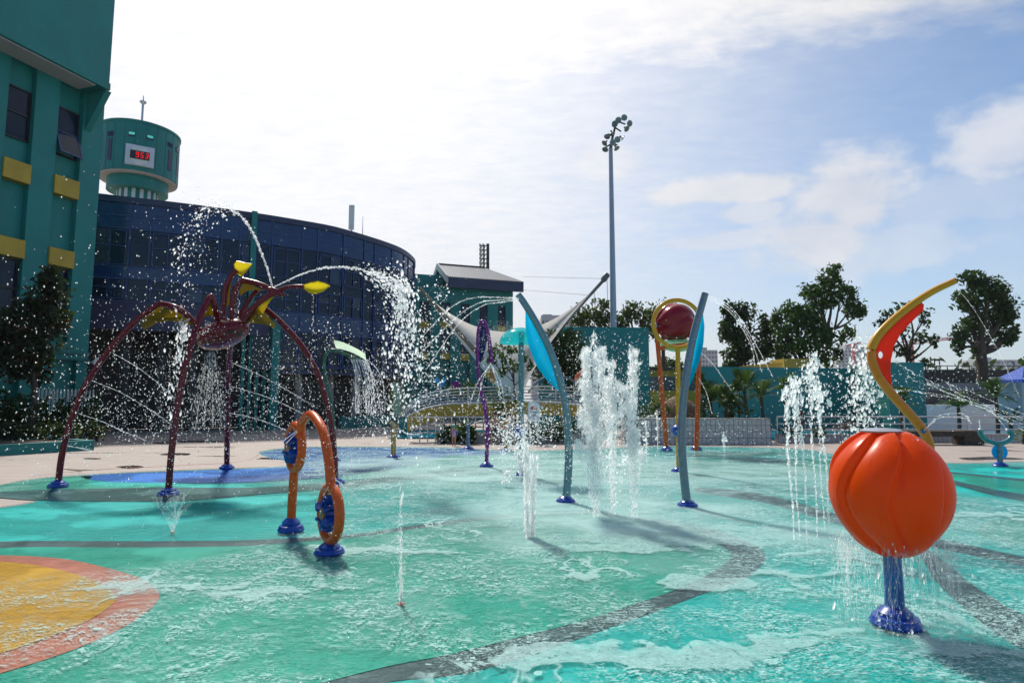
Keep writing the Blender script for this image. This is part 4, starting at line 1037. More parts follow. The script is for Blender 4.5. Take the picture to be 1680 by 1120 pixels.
# ================================================================== TENSILE SAIL
sl_ = thing('shade_sail', 'large white tensioned shade sail between two slanting masts', 'shade sail', P(845, 668, 31)*Vector((1, 1, 0)))
pL, pR = P(689, 474, 30), P(992, 458, 33); pB = P(846, 672, 29.5); pT = P(842, 560, 36)
cL, cR, cC = P(778, 572, 30.5), P(862, 560, 31), P(838, 588, 32)
def qb(a, c, b_, t_): return a*(1-t_)**2+c*2*t_*(1-t_)+b_*t_*t_
def sailfn(u, v):
    topc = qb(pL, P(836, 617, 34.0), pR, u)            # upper catenary edge
    lo = qb(pL, P(770, 580, 30), pB, u*2) if u < .5 else qb(pB, P(886, 562, 31.0), pR, u*2-1)
    q = topc.lerp(lo, v); q.y += math.sin(v*math.pi)*1.0*math.sin(u*math.pi)
    return q
mb = MB(); mb.grid(sailfn, 40, 14); o_ = mb.build('membrane', 'membrane', sl_, smooth=60)
mb = MB(); mb.tube([P(872, 602, 32.0), P(903, 559, 32.4), P(965, 487, 32.9), P(994, 455, 33)], [.05, .07, .09, .10], 12); mb.lathe([(.11, -.1), (.17, 0), (.17, .35), (.12, .42)], P(990, 459, 33), 12, Vector((.6, 0, .8))); mb.build('mast', 'sail_mast', sl_)
mb = MB(); mb.tube([P(793, 590, 30.3), P(775, 570, 30.2), P(735, 524, 30), P(688, 472, 29.9)], [.12, .12, .10, .08], 12); mb.build('mast', 'tan_mast', sl_)
mb = MB(); mb.tube([P(811, 628, 29.6), P(800, 610, 29.8)], [.12, .28], 10); mb.build('mast_foot', 'gold', sl_)
for (a, b_) in (((991, 457, 33), (858, 453.5, 55)), ((966, 484, 33), (858, 475.5, 55)), ((996, 458, 33), (997, 493, 33)), ((975, 480, 33), (975, 500, 33))):
    mb = MB(); mb.tube([P(*a), P(*b_)], .018, 5); mb.build('cable', 'steel', sl_)

# ================================================================== TEAL WALLS
def wall_box(name, label, cat, x0, x1, ytop, Y0, Y1, th, material, holes=(), y_base=None):
    a, b_ = P(x0, ytop, Y0), P(x1, ytop, Y1); zt = a.z; a.z = b_.z = 0
    dx_, n_ = frame_axes(a, b_); l_ = (b_-a).length
    t_ = thing(name, label, cat, a)
    hs = []
    for (hx0, hx1, hy0, hy1) in holes:
        k0, k1 = P(hx0, hy0, Y1), P(hx1, hy1, Y1); u0_, u1_ = (Vector((k0.x, k0.y, 0))-a).dot(dx_), (Vector((k1.x, k1.y, 0))-a).dot(dx_)
        hs.append([a+dx_*u0_+UP*k1.z, a+dx_*u1_+UP*k1.z, a+dx_*u1_+UP*k0.z, a+dx_*u0_+UP*k0.z])
    mb = MB(); mb.plate([a-n_*th/2, b_-n_*th/2, b_-n_*th/2+UP*zt, a-n_*th/2+UP*zt], th, hs, n_); mb.build('wall', material, t_, smooth=0)
    return t_, a, b_, dx_, n_, zt
wall_box('garden_wall', 'high teal wall with one tall window opening behind the geysers', 'wall', 884, 1064, 535.5, 39.4, 40, .5, 'teal_wall', [(1030, 1047, 571, 640)])
bw, a, b_, dx_, n_, zt = wall_box('boundary_wall', 'long low teal wall behind the palms', 'wall', 1147, 1458, 601, 37, 40, .4, 'teal_wall')
tb, a2, b2, dx2, n2, zt2 = wall_box('end_block', 'taller teal block closing the long wall at its right end', 'wall', 1456, 1515, 594, 36, 36.2, 3.0, 'teal_wall')
# yellow parapet building behind the wall
yp = thing('yellow_pavilion', 'long low yellow roof parapet rising behind the teal wall', 'building', P(1240, 620, 46)*Vector((1, 1, 0)))
a, b_, c_ = P(1158, 607, 56), P(1284, 594, 46), P(1332, 591, 45.6); a.z = b_.z = c_.z = 0
zt = P(1284, 594, 46).z
mb = MB(); dxy, ny = frame_axes(a, b_); l_ = (b_-a).length; mb.box(a+dxy*l_/2-ny*.2+UP*zt/2, (l_, .4, zt), (dxy, ny, UP)); mb.build('wall', 'yellow_wall', yp, smooth=0)
mb = MB(); mb.box(b_.lerp(c_, .5)+Vector((0, 1.2, (zt+.25)/2)), ((c_-b_).length, 2.6, zt+.25)); mb.build('end_block', 'yellow_wall', yp, smooth=0)
mb = MB(); mb.box(b_.lerp(c_, .5)+Vector((.1, -.3, zt-.95)), ((c_-b_).length+2.0, .5, .25)); mb.build('ledge', 'far_block', yp, smooth=0)
# pavilion between the walls: yellow with a dark band
pv = thing('pool_pavilion', 'small yellow pavilion with a dark window band behind the yellow hoop', 'building', P(1098, 650, 43)*Vector((1, 1, 0)))
a = P(1060, 607, 43); b_ = P(1148, 607, 43)
mb = MB(); mb.box(((a.x+b_.x)/2, 44.5, a.z/2), (b_.x-a.x, 3, a.z)); mb.build('wall', 'yellow_wall', pv, smooth=0)
z0, z1 = P(1060, 640, 43).z, P(1060, 618, 43).z
mb = MB(); mb.box(((a.x+b_.x)/2, 42.98, (z0+z1)/2), (b_.x-a.x-.1, .08, z1-z0)); mb.build('window', 'far_glass', pv, smooth=0)
mb = MB(); mb.box(((a.x+b_.x)/2, 44.3, a.z+.1), (b_.x-a.x+.6, 3.8, .18)); mb.build('roof', 'dark_concrete', pv, smooth=0)

# ================================================================== TILED WALL, RAILING, BENCH, TERRACES
tw_ = thing('tiled_wall', 'waist high grey tiled wall with blunt right end', 'wall', G(1265, 728.5))
a, b_ = G(1265, 728.5), G(1025, 728.5); h_ = P(1265, 688, a.y).z
mb = MB(); mb.box(((a.x+b_.x)/2, a.y+.35, h_/2), (a.x-b_.x, .7, h_)); mb.box((a.x+.06, a.y+.55, h_/2-.03), (.12, .62, h_-.06)); mb.build('wall', 'tile', tw_, smooth=0)
mb = MB(); mb.box(((a.x+b_.x)/2, a.y+.35, h_+.02), (a.x-b_.x+.04, .74, .04)); mb.build('coping', 'concrete', tw_, smooth=0)
kb = thing('tiled_kerb', 'knee high tiled kerb running under the right hand railing', 'wall', G(1400, 728))
a, b_ = G(1275, 727), G(1420, 727); far = Vector((26, a.y+.6, 0))
h2_ = P(1275, 714, a.y).z
mb = MB(); mb.box(((a.x+.2+28)/2, a.y+.5, h2_/2), (28-a.x-.2, .35, h2_)); mb.build('wall', 'tile', kb, smooth=0)
mb = MB(); mb.box(((a.x+.2+28)/2, a.y+.5, h2_+.02), (28-a.x-.2, .39, .04)); mb.build('coping', 'concrete', kb, smooth=0)
rl = thing('railing', 'long steel railing along the pool on the right', 'railing', (a.x+.3, a.y+.5, h2_))
zr = P(1275, 684, a.y).z
for z in (zr, (zr+h2_)*.52+.05, h2_+.22):
    mb = MB(); mb.tube([(a.x+.25, a.y+.5, z), (28, a.y+.5, z)], .035 if z == zr else .022, 8); mb.build('rail', 'rail', rl)
x = a.x+.25
while x < 28:
    mb = MB(); mb.tube([(x, a.y+.5, h2_), (x, a.y+.5, zr)], .03, 8); mb.build('post', 'rail', rl); x += 2.6
bn = thing('stone_bench', 'heavy brown stone bench before the right hand railing', 'bench', G(1600, 729))
q = G(1600, 730); hb = P(1600, 706, q.y).z; xl = G(1415, 729).x
mb = MB(); mb.box((q.x-.05, q.y+.3, hb/2), (.75, .7, hb)); mb.build('leg', 'dark_stone' if 'dark_stone' in M else 'bark', bn, smooth=0, bevel=.02)
mb = MB(); mb.box((xl+.3, q.y+.3, (hb-.2)/2), (.6, .6, hb-.2)); mb.build('leg', 'bark', bn, smooth=0, bevel=.02)
mb = MB(); mb.box(((xl+q.x-.45)/2, q.y+.3, hb-.12), (q.x-.45-xl, .6, .2)); mb.build('seat', 'bark', bn, smooth=0, bevel=.015)
# pool, its white edge and the terraces beyond
m, t = mat('pool water'); co = t.n('ShaderNodeTexCoord').outputs['Object']
bpn = t.n('ShaderNodeBump', ins={'Strength': .3, 'Distance': .03, 'Height': t.noise(co, 3, 3)})
out(t, t.n('ShaderNodeBsdfPrincipled', ins={'Base Color': (.02, .28, .42), 'Roughness': .06, 'Normal': bpn.outputs[0]}).outputs[0]); M['pool'] = m
flat('pool_water', [(9, 26.5), (32, 26.5), (32, 34), (9, 34)], .05, 'pool')
flat('far_pool_water', [(-5.6, 27.5), (0.6, 27.5), (0.6, 35), (-5.6, 35)], .05, 'pool')
tr_ = thing('pool_terrace', 'stepped white and dark terrace beyond the pool on the right', 'terrace', P(1600, 690, 36)*Vector((1, 1, 0)))
xL = P(1513, 680, 36).x
for i, (yt, yb, Y, mt) in enumerate(((664, 690, 36.2, 'white'), (640, 668, 39, 'dark_concrete'), (628, 645, 41.5, 'concrete'), (606, 632, 45, 'dark_concrete'))):
    zt = P(1600, yt, Y).z; xx = P(1516, 660, Y).x
    mb = MB(); mb.box(((xx+42)/2, Y+1.1, zt/2), (42-xx, 2.2, zt)); mb.build('step', mt, tr_, smooth=0)
mb = MB(); zt = P(1600, 627, 43).z; mb.box((P(1640, 627, 43).x, 42.8, zt+.1), (3.0, .5, .5)); mb.build('ledge', 'white', tr_, smooth=0)
zt = P(1600, 600, 46).z
for i in range(12):
    x = P(1518+i*18, 600, 46).x; mb = MB(); mb.tube([(x, 46, zt-1.2), (x, 46, zt)], .04, 6); mb.build('post', 'far_glass', tr_)
for z in (zt, zt-.4, zt-.8):
    mb = MB(); mb.tube([(P(1518, 600, 46).x, 46, z), (42, 46, z)], .03, 6); mb.build('rail', 'far_glass', tr_)
cn = thing('canopy_tent', 'bright blue pyramid canopy on posts at the far right', 'tent', P(1672, 680, 33)*Vector((1, 1, 0)))
q = P(1682, 622, 33); zt = P(1680, 606, 33).z; zl_ = P(1656, 623, 33).z
mb = MB(); c4 = [Vector((q.x+sx*1.0, q.y+sy*1.0, zl_)) for sx, sy in ((-1, -1), (1, -1), (1, 1), (-1, 1))]; tp_ = Vector((q.x, q.y, zt+.2))
lowr = [p-UP*.16 for p in c4]; mb.add(c4+lowr+[tp_], [(0, 1, 8), (1, 2, 8), (2, 3, 8), (3, 0, 8), (4, 5, 1, 0), (5, 6, 2, 1), (6, 7, 3, 2), (7, 4, 0, 3)]); mb.build('canopy', 'canvas', cn, smooth=0)
for sx, sy in ((-1, -1), (1, -1), (1, 1), (-1, 1)): mb = MB(); mb.tube([(q.x+sx*.95, q.y+sy*.95, 0), (q.x+sx*.95, q.y+sy*.95, zl_-.05)], .04, 8); mb.build('post', 'grey_pole', cn)
mb = MB(); mb.grid(lambda u, v: Vector((q.x-.9+1.8*u, q.y+.9+.05*math.sin(u*22), .2+(zl_-.3)*v)), 24, 4); mb.build('side_cloth', 'far_block', cn)
for i, (px, py) in enumerate(((1533, 590), (1541, 590))):
    q = P(px, py, 60); l = thing('street_lamp', ['twin headed dark lamp post beyond the terrace, left of its pair', 'twin headed dark lamp post beyond the terrace, right of its pair'][i], 'lamp', (q.x, q.y, 0), 'lamp posts beyond the terrace')
    mb = MB(); mb.tube([(q.x, q.y, 0), q], [.09, .05], 8); mb.build('pole', 'dark_concrete', l)
    mb = MB(); mb.tube([q-Vector((.4, 0, .05)), q+Vector((0, 0, .05)), q+Vector((.4, 0, -.05))], .09, 6); mb.build('head', 'dark_concrete', l)

# ================================================================== FAR TOWN
def far_block(label, x0, x1, ytop, Y, steps=(), wins=(9, 6)):
    a = P(x0, ytop, Y); b_ = P(x1, ytop, Y); t_ = thing('apartment_block', label, 'building', (a.x, Y, 0), None)
    w_ = b_.x-a.x; mb = MB(); mb.box(((a.x+b_.x)/2, Y+8, a.z/2), (w_, 16, a.z))
    for (s0, s1, dz) in steps: mb.box((a.x+w_*(s0+s1)/2, Y+8, a.z+dz/2), (w_*(s1-s0), 12, dz))
    mb.build('wall', 'far_block', t_, smooth=0)
    nx_, nz_ = wins; rows = int(a.z/3.0)
    for r_ in range(max(1, rows-nz_), rows):
        mb = MB()
        for i in range(nx_): mb.box((a.x+w_*(i+.5)/nx_, Y-.02, r_*3.0+1.6), (w_/nx_*.55, .16, 1.3))
        o_ = mb.build('window_row', 'far_glass', t_, smooth=0); o_['kind'] = 'stuff'
far_block('pale far apartment block right of the blue bow', 1146, 1177, 574, 420, [(0, .5, 2.0)], (6, 10))
far_block('pale far block stepped in outline behind the water plume', 1374, 1425, 572, 520, [(.3, .7, 3.5), (.75, .9, 2)], (9, 8))
far_block('pale grey block behind the white sail mast', 888, 940, 517, 210, [(.05, .35, .6)], (8, 6))
far_block('low pale block left of the grey one behind the sail', 872, 890, 531, 260, [], (4, 4))
far_block('low far block seen at the right behind the crane', 1600, 1700, 590, 480, [(.1, .3, 2)], (12, 4))
cr = thing('tower_crane', 'far red crane jib showing over the sparse tree', 'crane', P(1505, 600, 260)*Vector((1, 1, 0)))
mb = MB(); pA, pB_ = P(1478, 567, 260), P(1562, 556, 260)
for dz in (0, 1.6): mb.tube([pA+UP*dz, pB_+UP*dz*.4], .22, 5)
for i in range(14): mb.tube([pA.lerp(pB_, i/14), pA.lerp(pB_, (i+.5)/14)+UP*1.5*(1-i/20), pA.lerp(pB_, (i+1)/14)], .10, 4)
mb.build('jib', 'crane', cr)
mb = MB(); q = pA.lerp(pB_, .2); mb.box((q.x, q.y, q.z/2), (1.2, 1.2, q.z)); mb.build('tower', 'crane', cr, smooth=0)
pcr = thing('tower_crane', 'far small crane top above the stepped pale block', 'crane', P(1392, 575, 430)*Vector((1, 1, 0)))
mb = MB(); pA, pB_ = P(1388, 567, 430), P(1412, 562, 430); mb.tube([pA, pB_], .7, 5); mb.build('jib', 'crane', pcr)
mb = MB(); q = pA.lerp(pB_, .5); mb.box((q.x, q.y, q.z/2), (1.6, 1.6, q.z)); mb.build('tower', 'crane', pcr, smooth=0)

# ================================================================== TREES
TG = 'trees behind the teal walls'
def gtree(label, lst, Y, base, per_=30, size_=.42, material='leaf', tr=.3, sub=18, subr=.38, group=TG):
    b = P(base, 660, Y); return tree('tree', label, (b.x, b.y, 0), px_blobs(lst, Y), per_*7.5, size_*.58, material, tr, group, sub, subr)
gtree('broad mid green trees above the teal garden wall, left of the mast', [(962, 520, 24, 22), (985, 512, 22, 22), (945, 530, 16, 12), (990, 530, 28, 14)], 58, 975, 34, .42, 'leaf_olive')
gtree('round mid green tree right of the tall mast', [(1035, 514, 26, 22), (1058, 525, 20, 24), (1020, 530, 20, 16)], 57, 1038, 34, .42, 'leaf_olive')
gtree('loose green tree behind the yellow hoop', [(1085, 508, 22, 20), (1068, 535, 14, 30), (1100, 530, 24, 22), (1125, 545, 18, 22)], 56, 1085, 16, .4, 'leaf_olive', .2)
gtree('dark low tree under the yellow hoop', [(1098, 598, 18, 12), (1115, 602, 14, 10), (1085, 606, 12, 8)], 62, 1100, 40, .4, 'leaf_dark', .15)
gtree('dark upright tree with two heads right of the blue bow', [(1198, 508, 16, 16), (1226, 512, 22, 18), (1196, 545, 18, 26), (1222, 548, 24, 28), (1256, 545, 16, 34), (1208, 580, 24, 22), (1245, 582, 26, 22), (1200, 600, 20, 14), (1192, 530, 12, 14)], 52, 1222, 52, .42, 'leaf_dark', .3, 14, .40)
gtree('spreading tallest tree with airy crown and bright gaps', [(1360, 458, 24, 24), (1345, 480, 28, 20), (1380, 478, 28, 24), (1398, 505, 24, 24), (1328, 478, 22, 16), (1412, 512, 14, 18), (1395, 545, 16, 14), (1350, 500, 30, 14), (1330, 510, 22, 16), (1384, 555, 12, 12), (1372, 440, 14, 10)], 50, 1355, 32, .40, 'leaf', .26, 26, .30)
gtree('dense dark green tree left of the tallest tree', [(1300, 515, 26, 20), (1325, 530, 28, 28), (1290, 545, 22, 28), (1318, 565, 34, 26), (1350, 560, 24, 30), (1282, 580, 18, 20), (1345, 590, 22, 12), (1275, 520, 9, 20), (1375, 580, 10, 16)], 49, 1318, 48, .42, 'leaf', .3, 16, .40)
gtree('thin sparse tree with bare branches behind the red panel', [(1490, 505, 26, 14), (1460, 518, 22, 14), (1520, 520, 16, 18), (1475, 540, 22, 14), (1512, 555, 22, 14), (1445, 530, 14, 10), (1535, 560, 8, 14), (1490, 580, 22, 14), (1460, 570, 14, 10), (1520, 595, 10, 12)], 48, 1492, 15, .40, 'leaf_dark', .24, 22, .27)
gtree('big dark tree with forked trunk at the far right', [(1597, 458, 26, 18), (1618, 475, 34, 26), (1595, 490, 30, 26), (1645, 490, 26, 26), (1632, 520, 36, 28), (1600, 530, 30, 22), (1660, 515, 12, 22), (1578, 548, 20, 18), (1645, 555, 24, 18), (1662, 545, 10, 22), (1572, 570, 12, 16), (1600, 570, 14, 14)], 42, 1606, 46, .36, 'leaf_dark', .36, 16, .38)
gtree('tree at the right edge behind the blue canopy', [(1690, 600, 18, 18), (1705, 580, 20, 26)], 44, 1700, 40, .4, 'leaf', .2)
# garden planting in the middle
gtree('big dark round tree before the high teal wall', [(905, 580, 34, 34), (935, 565, 28, 30), (925, 600, 40, 30), (890, 610, 30, 26), (955, 600, 20, 30), (910, 550, 18, 14), (945, 625, 24, 20), (885, 575, 18, 22)], 33, 922, 75, .27, 'leaf_dark', .2, 18, .4, None)
tree('small_tree', 'small airy tree with thin branches below the aqua dome', (P(846, 690, 27).x, 27, 0), px_blobs([(828, 588, 16, 16), (845, 598, 18, 14), (815, 575, 16, 12), (858, 585, 12, 14), (870, 600, 10, 10), (825, 608, 14, 10), (838, 572, 14, 10), (805, 592, 10, 9)], 27), 60, .13, 'leaf', .045, None, 16, .28)
# palms and bushes over the tiled wall
for (px, py, hpx, L, Y, lb_) in ((1165, 660, 40, 1.35, 27, 'tall leaning palm at the left end of the tiled wall'), (1195, 662, 20, 1.2, 26, 'bushy palm second from the left over the tiled wall'),
                              (1225, 640, 35, 1.45, 27, 'fan palm with upright fronds over the right half of the tiled wall'), (1250, 650, 30, 1.3, 28, 'fan palm at the right end of the tiled wall'), (1285, 640, 30, 1.2, 29, 'slim palm just right of the tiled wall'),
                              (1570, 668, 25, 1.25, 27.5, 'young palm behind the stone bench'), (1475, 662, 22, 1.1, 27.5, 'young palm left of the teal end block'), (1632, 650, 45, 1.2, 27.5, 'pruned palm with hanging fronds near the canopy'), (1655, 690, 6, .9, 27.0, 'low palm by the right end of the railing')):
    b = P(px, py, Y); palm('palm', lb_, (b.x, Y, 0), max(.3, b.z), 15, L, group='young palms along the pool', width=.06)
bush('bush', 'olive green bush among the palms over the tiled wall', 'bush', px_blobs([(1202, 660, 22, 26), (1190, 640, 12, 20), (1215, 668, 22, 16), (1210, 632, 8, 14)], 25.6), 150, .16, 'leaf_olive', None)
bush('bush', 'dark bush behind the left part of the tiled wall', 'bush', px_blobs([(1155, 660, 14, 34), (1150, 630, 10, 18)], 25.8), 150, .18, 'leaf_dark', None)
bush('cordyline', 'burgundy leaved plant behind the thin water jets', 'plant', px_blobs([(1312, 680, 9, 14), (1312, 698, 7, 16)], 24.6), 400, .12, 'leaf_maroon', None)
bush('flower_bush', 'pale pink flowering bush by the right hand railing', 'bush', px_blobs([(1382, 702, 14, 9), (1394, 697, 8, 7)], 25.0), 500, .08, 'leaf_pink', None)
bush('bush', 'dark low bush under the railing left of the pink flowers', 'bush', px_blobs([(1345, 706, 18, 10), (1290, 708, 12, 8)], 25.2), 300, .12, 'leaf_dark', None)
bush('bush', 'bright green round bush at the right edge', 'bush', px_blobs([(1682, 712, 18, 16)], 22.5), 420, .10, 'leaf_olive', None)
# low planting strip in the middle behind the play pieces
for i, (px, py, rx, ry, lb_) in enumerate(((735, 710, 18, 16, 'spiky green shrub beside the child in lilac'), (765, 706, 18, 20, 'spiky green shrub between the child and the purple hook'), (870, 706, 22, 22, 'dark green shrub under the oval sign'), (905, 708, 22, 20, 'dark green shrub right of the oval sign'), (938, 706, 16, 22, 'dark green shrub left of the tall geyser'), (820, 660, 26, 26, 'leafy bush on the yellow ramp behind the purple hook'), (760, 640, 26, 14, 'flowering bush above the ramp railing'), (1075, 672, 22, 22, 'dark shrub beside the thatched hut'), (1048, 690, 18, 20, 'dark shrub behind the right geyser'))):
    bush('shrub', lb_, 'shrub', px_blobs([(px, py, rx, ry), (px-rx*.5, py+ry*.3, rx*.6, ry*.7), (px+rx*.5, py+ry*.2, rx*.6, ry*.7)], 24.6+(i > 4)*2.2), 220, .16, 'leaf_dark' if i not in (5, 6) else 'leaf_olive', None)
# ================================================================== RAMP, SIGN, HUT, UMBRELLAS, PLAYGROUND BITS
rp = thing('curved_ramp', 'curved yellow ramp parapet with arched steel rails', 'ramp', G(668, 712))
tp_px = [(668, 685, 25.5), (684, 676, 25.5), (703, 669.5, 25.6), (728, 665, 25.8), (754, 663, 26), (805, 662, 26.5), (860, 660, 27), (905, 661, 27.5), (960, 666, 28)]
bt_px = [(668, 708, 25.5), (684, 700, 25.5), (703, 692, 25.6), (728, 686, 25.8), (754, 683, 26), (805, 682, 26.5), (860, 680, 27), (905, 681, 27.5), (960, 684, 28)]
tpp, btp = px_path(tp_px, 5), px_path(bt_px, 5); n = len(tpp)
mb = MB(); vs = []
for i in range(n):
    for q, dy in ((tpp[i], 0), (btp[i], 0), (btp[i], .25), (tpp[i], .25)): vs.append(q+Vector((0, dy, 0)))
mb.add(vs, [(i*4+k, i*4+(k+1) % 4, (i+1)*4+(k+1) % 4, (i+1)*4+k) for i in range(n-1) for k in range(4)]+[(0, 1, 2, 3), ((n-1)*4+3, (n-1)*4+2, (n-1)*4+1, (n-1)*4)]); mb.build('parapet', 'yellow_wall', rp, smooth=30)
mb = MB(); mb.tube([q+Vector((0, .12, .03)) for q in tpp], .06, 6); mb.build('coping', 'cloth_white', rp)
for k in range(5):
    f_ = k/4; pts = [(660+f_*6, 672+f_*11, 25.2), (680, 656+f_*13, 25.2), (703, 645+f_*18, 25.3), (728, 640+f_*19, 25.5), (754, 637+f_*20, 25.7), (805, 635+f_*21, 26.2), (860, 634+f_*20, 26.7), (905, 634+f_*21, 27.2), (960, 637+f_*22, 27.7)]
    mb = MB(); mb.tube(px_path(pts, 4), .028, 6); mb.build('rail', 'rail', rp)
for px, Yp in ((700, 25.4), (735, 25.6), (768, 25.9), (882, 27.1), (912, 27.4), (942, 27.7)):
    mb = MB(); mb.tube([P(px, 664, Yp), P(px, 637, Yp)], .035, 6); mb.build('post', 'rail', rp)
pf = thing('pool_fence', 'low steel fence below the yellow ramp', 'railing', G(690, 712))
for py in (684, 700, 709):
    mb = MB(); mb.tube([P(674, py, 25.0), P(800, py, 25.6)], .03, 6); mb.build('rail', 'rail', pf)
for i in range(10):
    px = 676+i*13; mb = MB(); q = P(px, 684, 25+.06*i); mb.tube([(q.x, q.y, 0), q], .028, 6); mb.build('post', 'rail', pf)
pt = thing('ramp_pier', 'teal end pier of the yellow ramp', 'pier', G(662, 716)); a = G(660, 716); mb = MB(); zt = P(660, 684, a.y).z
mb.box((a.x, a.y+.3, zt/2), (.42, .5, zt)); mb.build('pier', 'teal_wall', pt, smooth=0, bevel=.02)
mb = MB(); mb.box((a.x, a.y+.3, zt+.03), (.5, .58, .06)); mb.build('cap', 'concrete', pt, smooth=0)
sg = thing('oval_sign', 'white arched sign board with red mark among the shrubs', 'sign', (P(875, 690, 24).x, 24, 0))
q = P(876, 676, 24); mb = MB(); mb.plate([q+Vector((math.cos(a_)*.24, 0, math.sin(a_)*.24+.18)) for a_ in np.linspace(0, math.pi, 14)]+[q+Vector((-.24, 0, -.36)), q+Vector((.24, 0, -.36))], .05, nrm=Vector((0, -1, 0))); bd = mb.build('board', 'cloth_white', sg, smooth=0)
mb = MB(); mb.tube([q+Vector((math.cos(a_)*.25, -.01, math.sin(a_)*.25+.18)) for a_ in np.linspace(0, math.pi, 14)], .03, 6); mb.build('rim', 'steel', bd)
mb = MB(); mb.lathe([(.075, 0), (.07, .012)], q+Vector((-.05, -.026, .16)), 16, Vector((0, -1, 0))); mb.box(q+Vector((.06, -.03, .13)), (.1, .012, .07)); mb.build('mark', 'crane', bd, smooth=0)
mb = MB()
for k in range(3): mb.box(q+Vector((0, -.03, .02-k*.07)), (.26-.05*k, .012, .025))
mb.build('lettering', 'far_glass', bd, smooth=0)
for sx in (-.16, .16): mb = MB(); mb.tube([(q.x+sx, q.y+.03, 0), (q.x+sx, q.y+.03, q.z)], .025, 6); mb.build('post', 'steel', sg)
ht = thing('thatched_hut', 'low brown thatched roof behind the orange frame', 'hut', (P(1110, 700, 29).x, 29, 0))
q = P(1112, 650, 29); mb = MB(); r_ = 1.0; mb.lathe([(r_*1.15, P(0, 692, 29).z), (r_*1.05, P(0, 678, 29).z), (r_*.7, P(0, 660, 29).z), (.25, P(0, 651, 29).z), (0, P(0, 649, 29).z)], (q.x, q.y, 0), 40); mb.build('roof', 'thatch', ht)
mb = MB(); mb.tube([(q.x, q.y, 0), (q.x, q.y, 1.2)], .6, 16); mb.build('wall', 'bark', ht)
for i, (px, py, rx) in enumerate(((1070, 683, 17), (1092, 686, 12))):
    q = P(px, py, 27+i); rr = rx*q.y/F; u_ = thing('cloth_bundle', ['larger white rounded cover on the tiled wall', 'smaller white rounded cover beside the thatched hut'][i], 'cover', (q.x, q.y, q.z-.15))
    mb = MB(); mb.sphere(q-UP*.12, rr, 20, 10, (1, .8, .42), lambda th, ph: 1+.05*math.sin(3*ph+2*th)); mb.build('cover', 'cloth_white', u_)
    mb = MB(); mb.box((q.x, q.y, (q.z-.25)/2), (rr*1.2, rr, q.z-.25)); mb.build('stand', 'concrete', u_, smooth=0)
bf = thing('butterfly_ornament', 'pale blue butterfly ornament above the ramp rails', 'ornament', P(723, 632, 26.5)); q = P(723, 628, 26.5)
for sx in (-1, 1):
    mb = MB(); mb.plate([q+Vector((sx*a_, 0, b_)) for a_, b_ in ((.02, -.12), (.10, -.15), (.16, -.05), (.24, .16), (.2, .24), (.1, .16), (.02, .02))], .03, nrm=Vector((0, -1, 0))); mb.build('wing', 'blue_panel', bf, smooth=0)
mb = MB(); z_ = q.z; mb.tube([(q.x, q.y, 0), (q.x, q.y, z_)], .03, 6); mb.build('post', 'steel', bf)
pf_ = thing('flower_ornament', 'round purple flower ornament above the ramp rails', 'ornament', P(748, 640, 26.5)); q = P(748, 631, 26.5)
mb = MB(); mb.sphere(q, .17, 20, 10, (1.1, .8, .9), lambda th, ph: 1+.15*math.sin(6*ph)); mb.build('bloom', 'purple', pf_)
mb = MB(); mb.tube([(q.x, q.y, 0), q], .03, 6); mb.build('post', 'green_tube', pf_)
sd = thing('slide_arm', 'orange tilted play arm behind the left geyser', 'play piece', (P(955, 680, 27).x, 27, 0))
mb = MB(); mb.tube(px_path([(944, 625, 27), (948, 617, 27), (958, 609, 27), (966, 603, 27)], 5), [.07, .16], 10); mb.build('arm', 'orange', sd)
mb = MB(); q = P(958, 610, 27); mb.tube([(q.x, q.y+.05, 0), q], .05, 8); mb.build('post', 'grey_pole', sd)
for (px0, px1, lb_) in ((868, 902, 'blue-grey arched hoop over the garden bed'), ):
    ho = MB(); ho.tube(px_path([(866, 645, 28), (880, 628, 28), (900, 617, 28), (925, 618, 28), (945, 630, 28), (952, 660, 28)], 6), .05, 8); tag(ho.build('garden_hoop', 'slate_tube'), lb_, 'hoop')
# loose distant green so the far edge of the ground is closed
for i, (x0, x1, Y, h) in enumerate(((-60, -8, 90, 7), (8, 60, 95, 7), (60, 150, 110, 9))):
    n_ = int((x1-x0)*26); ps = np.stack([rng.uniform(x0, x1, n_), Y+rng.uniform(-3, 3, n_), rng.uniform(0, 1, n_)**.8*h*(.7+.3*np.sin(np.linspace(0, 40, n_)))], 1)
    v, f = quads(ps, .9); tag(raw_mesh('treeline', v, f, 'leaf_dark', None, False, np.repeat(rng.uniform(.2, .8, n_), 4)), 'dark band of far trees closing the view', 'trees', None, 'stuff')
# ================================================================== SPLASH TOYS
def base_cover(q, root, r=.15, h=.11):
    mb = MB(); mb.lathe([(r*1.05, 0), (r*1.08, h*.12), (r, h*.25), (r*.95, h*.42), (r*.72, h*.5), (r*.74, h*.66), (r*.55, h*.85), (r*.38, h), (.02, h)], (q.x, q.y, q.z), 28); b = mb.build('base_cover', 'blue_base', root)
    return b
ZB = 7*ZL
def ground(px, py): q = G(px, py); q.z = ZB; return q
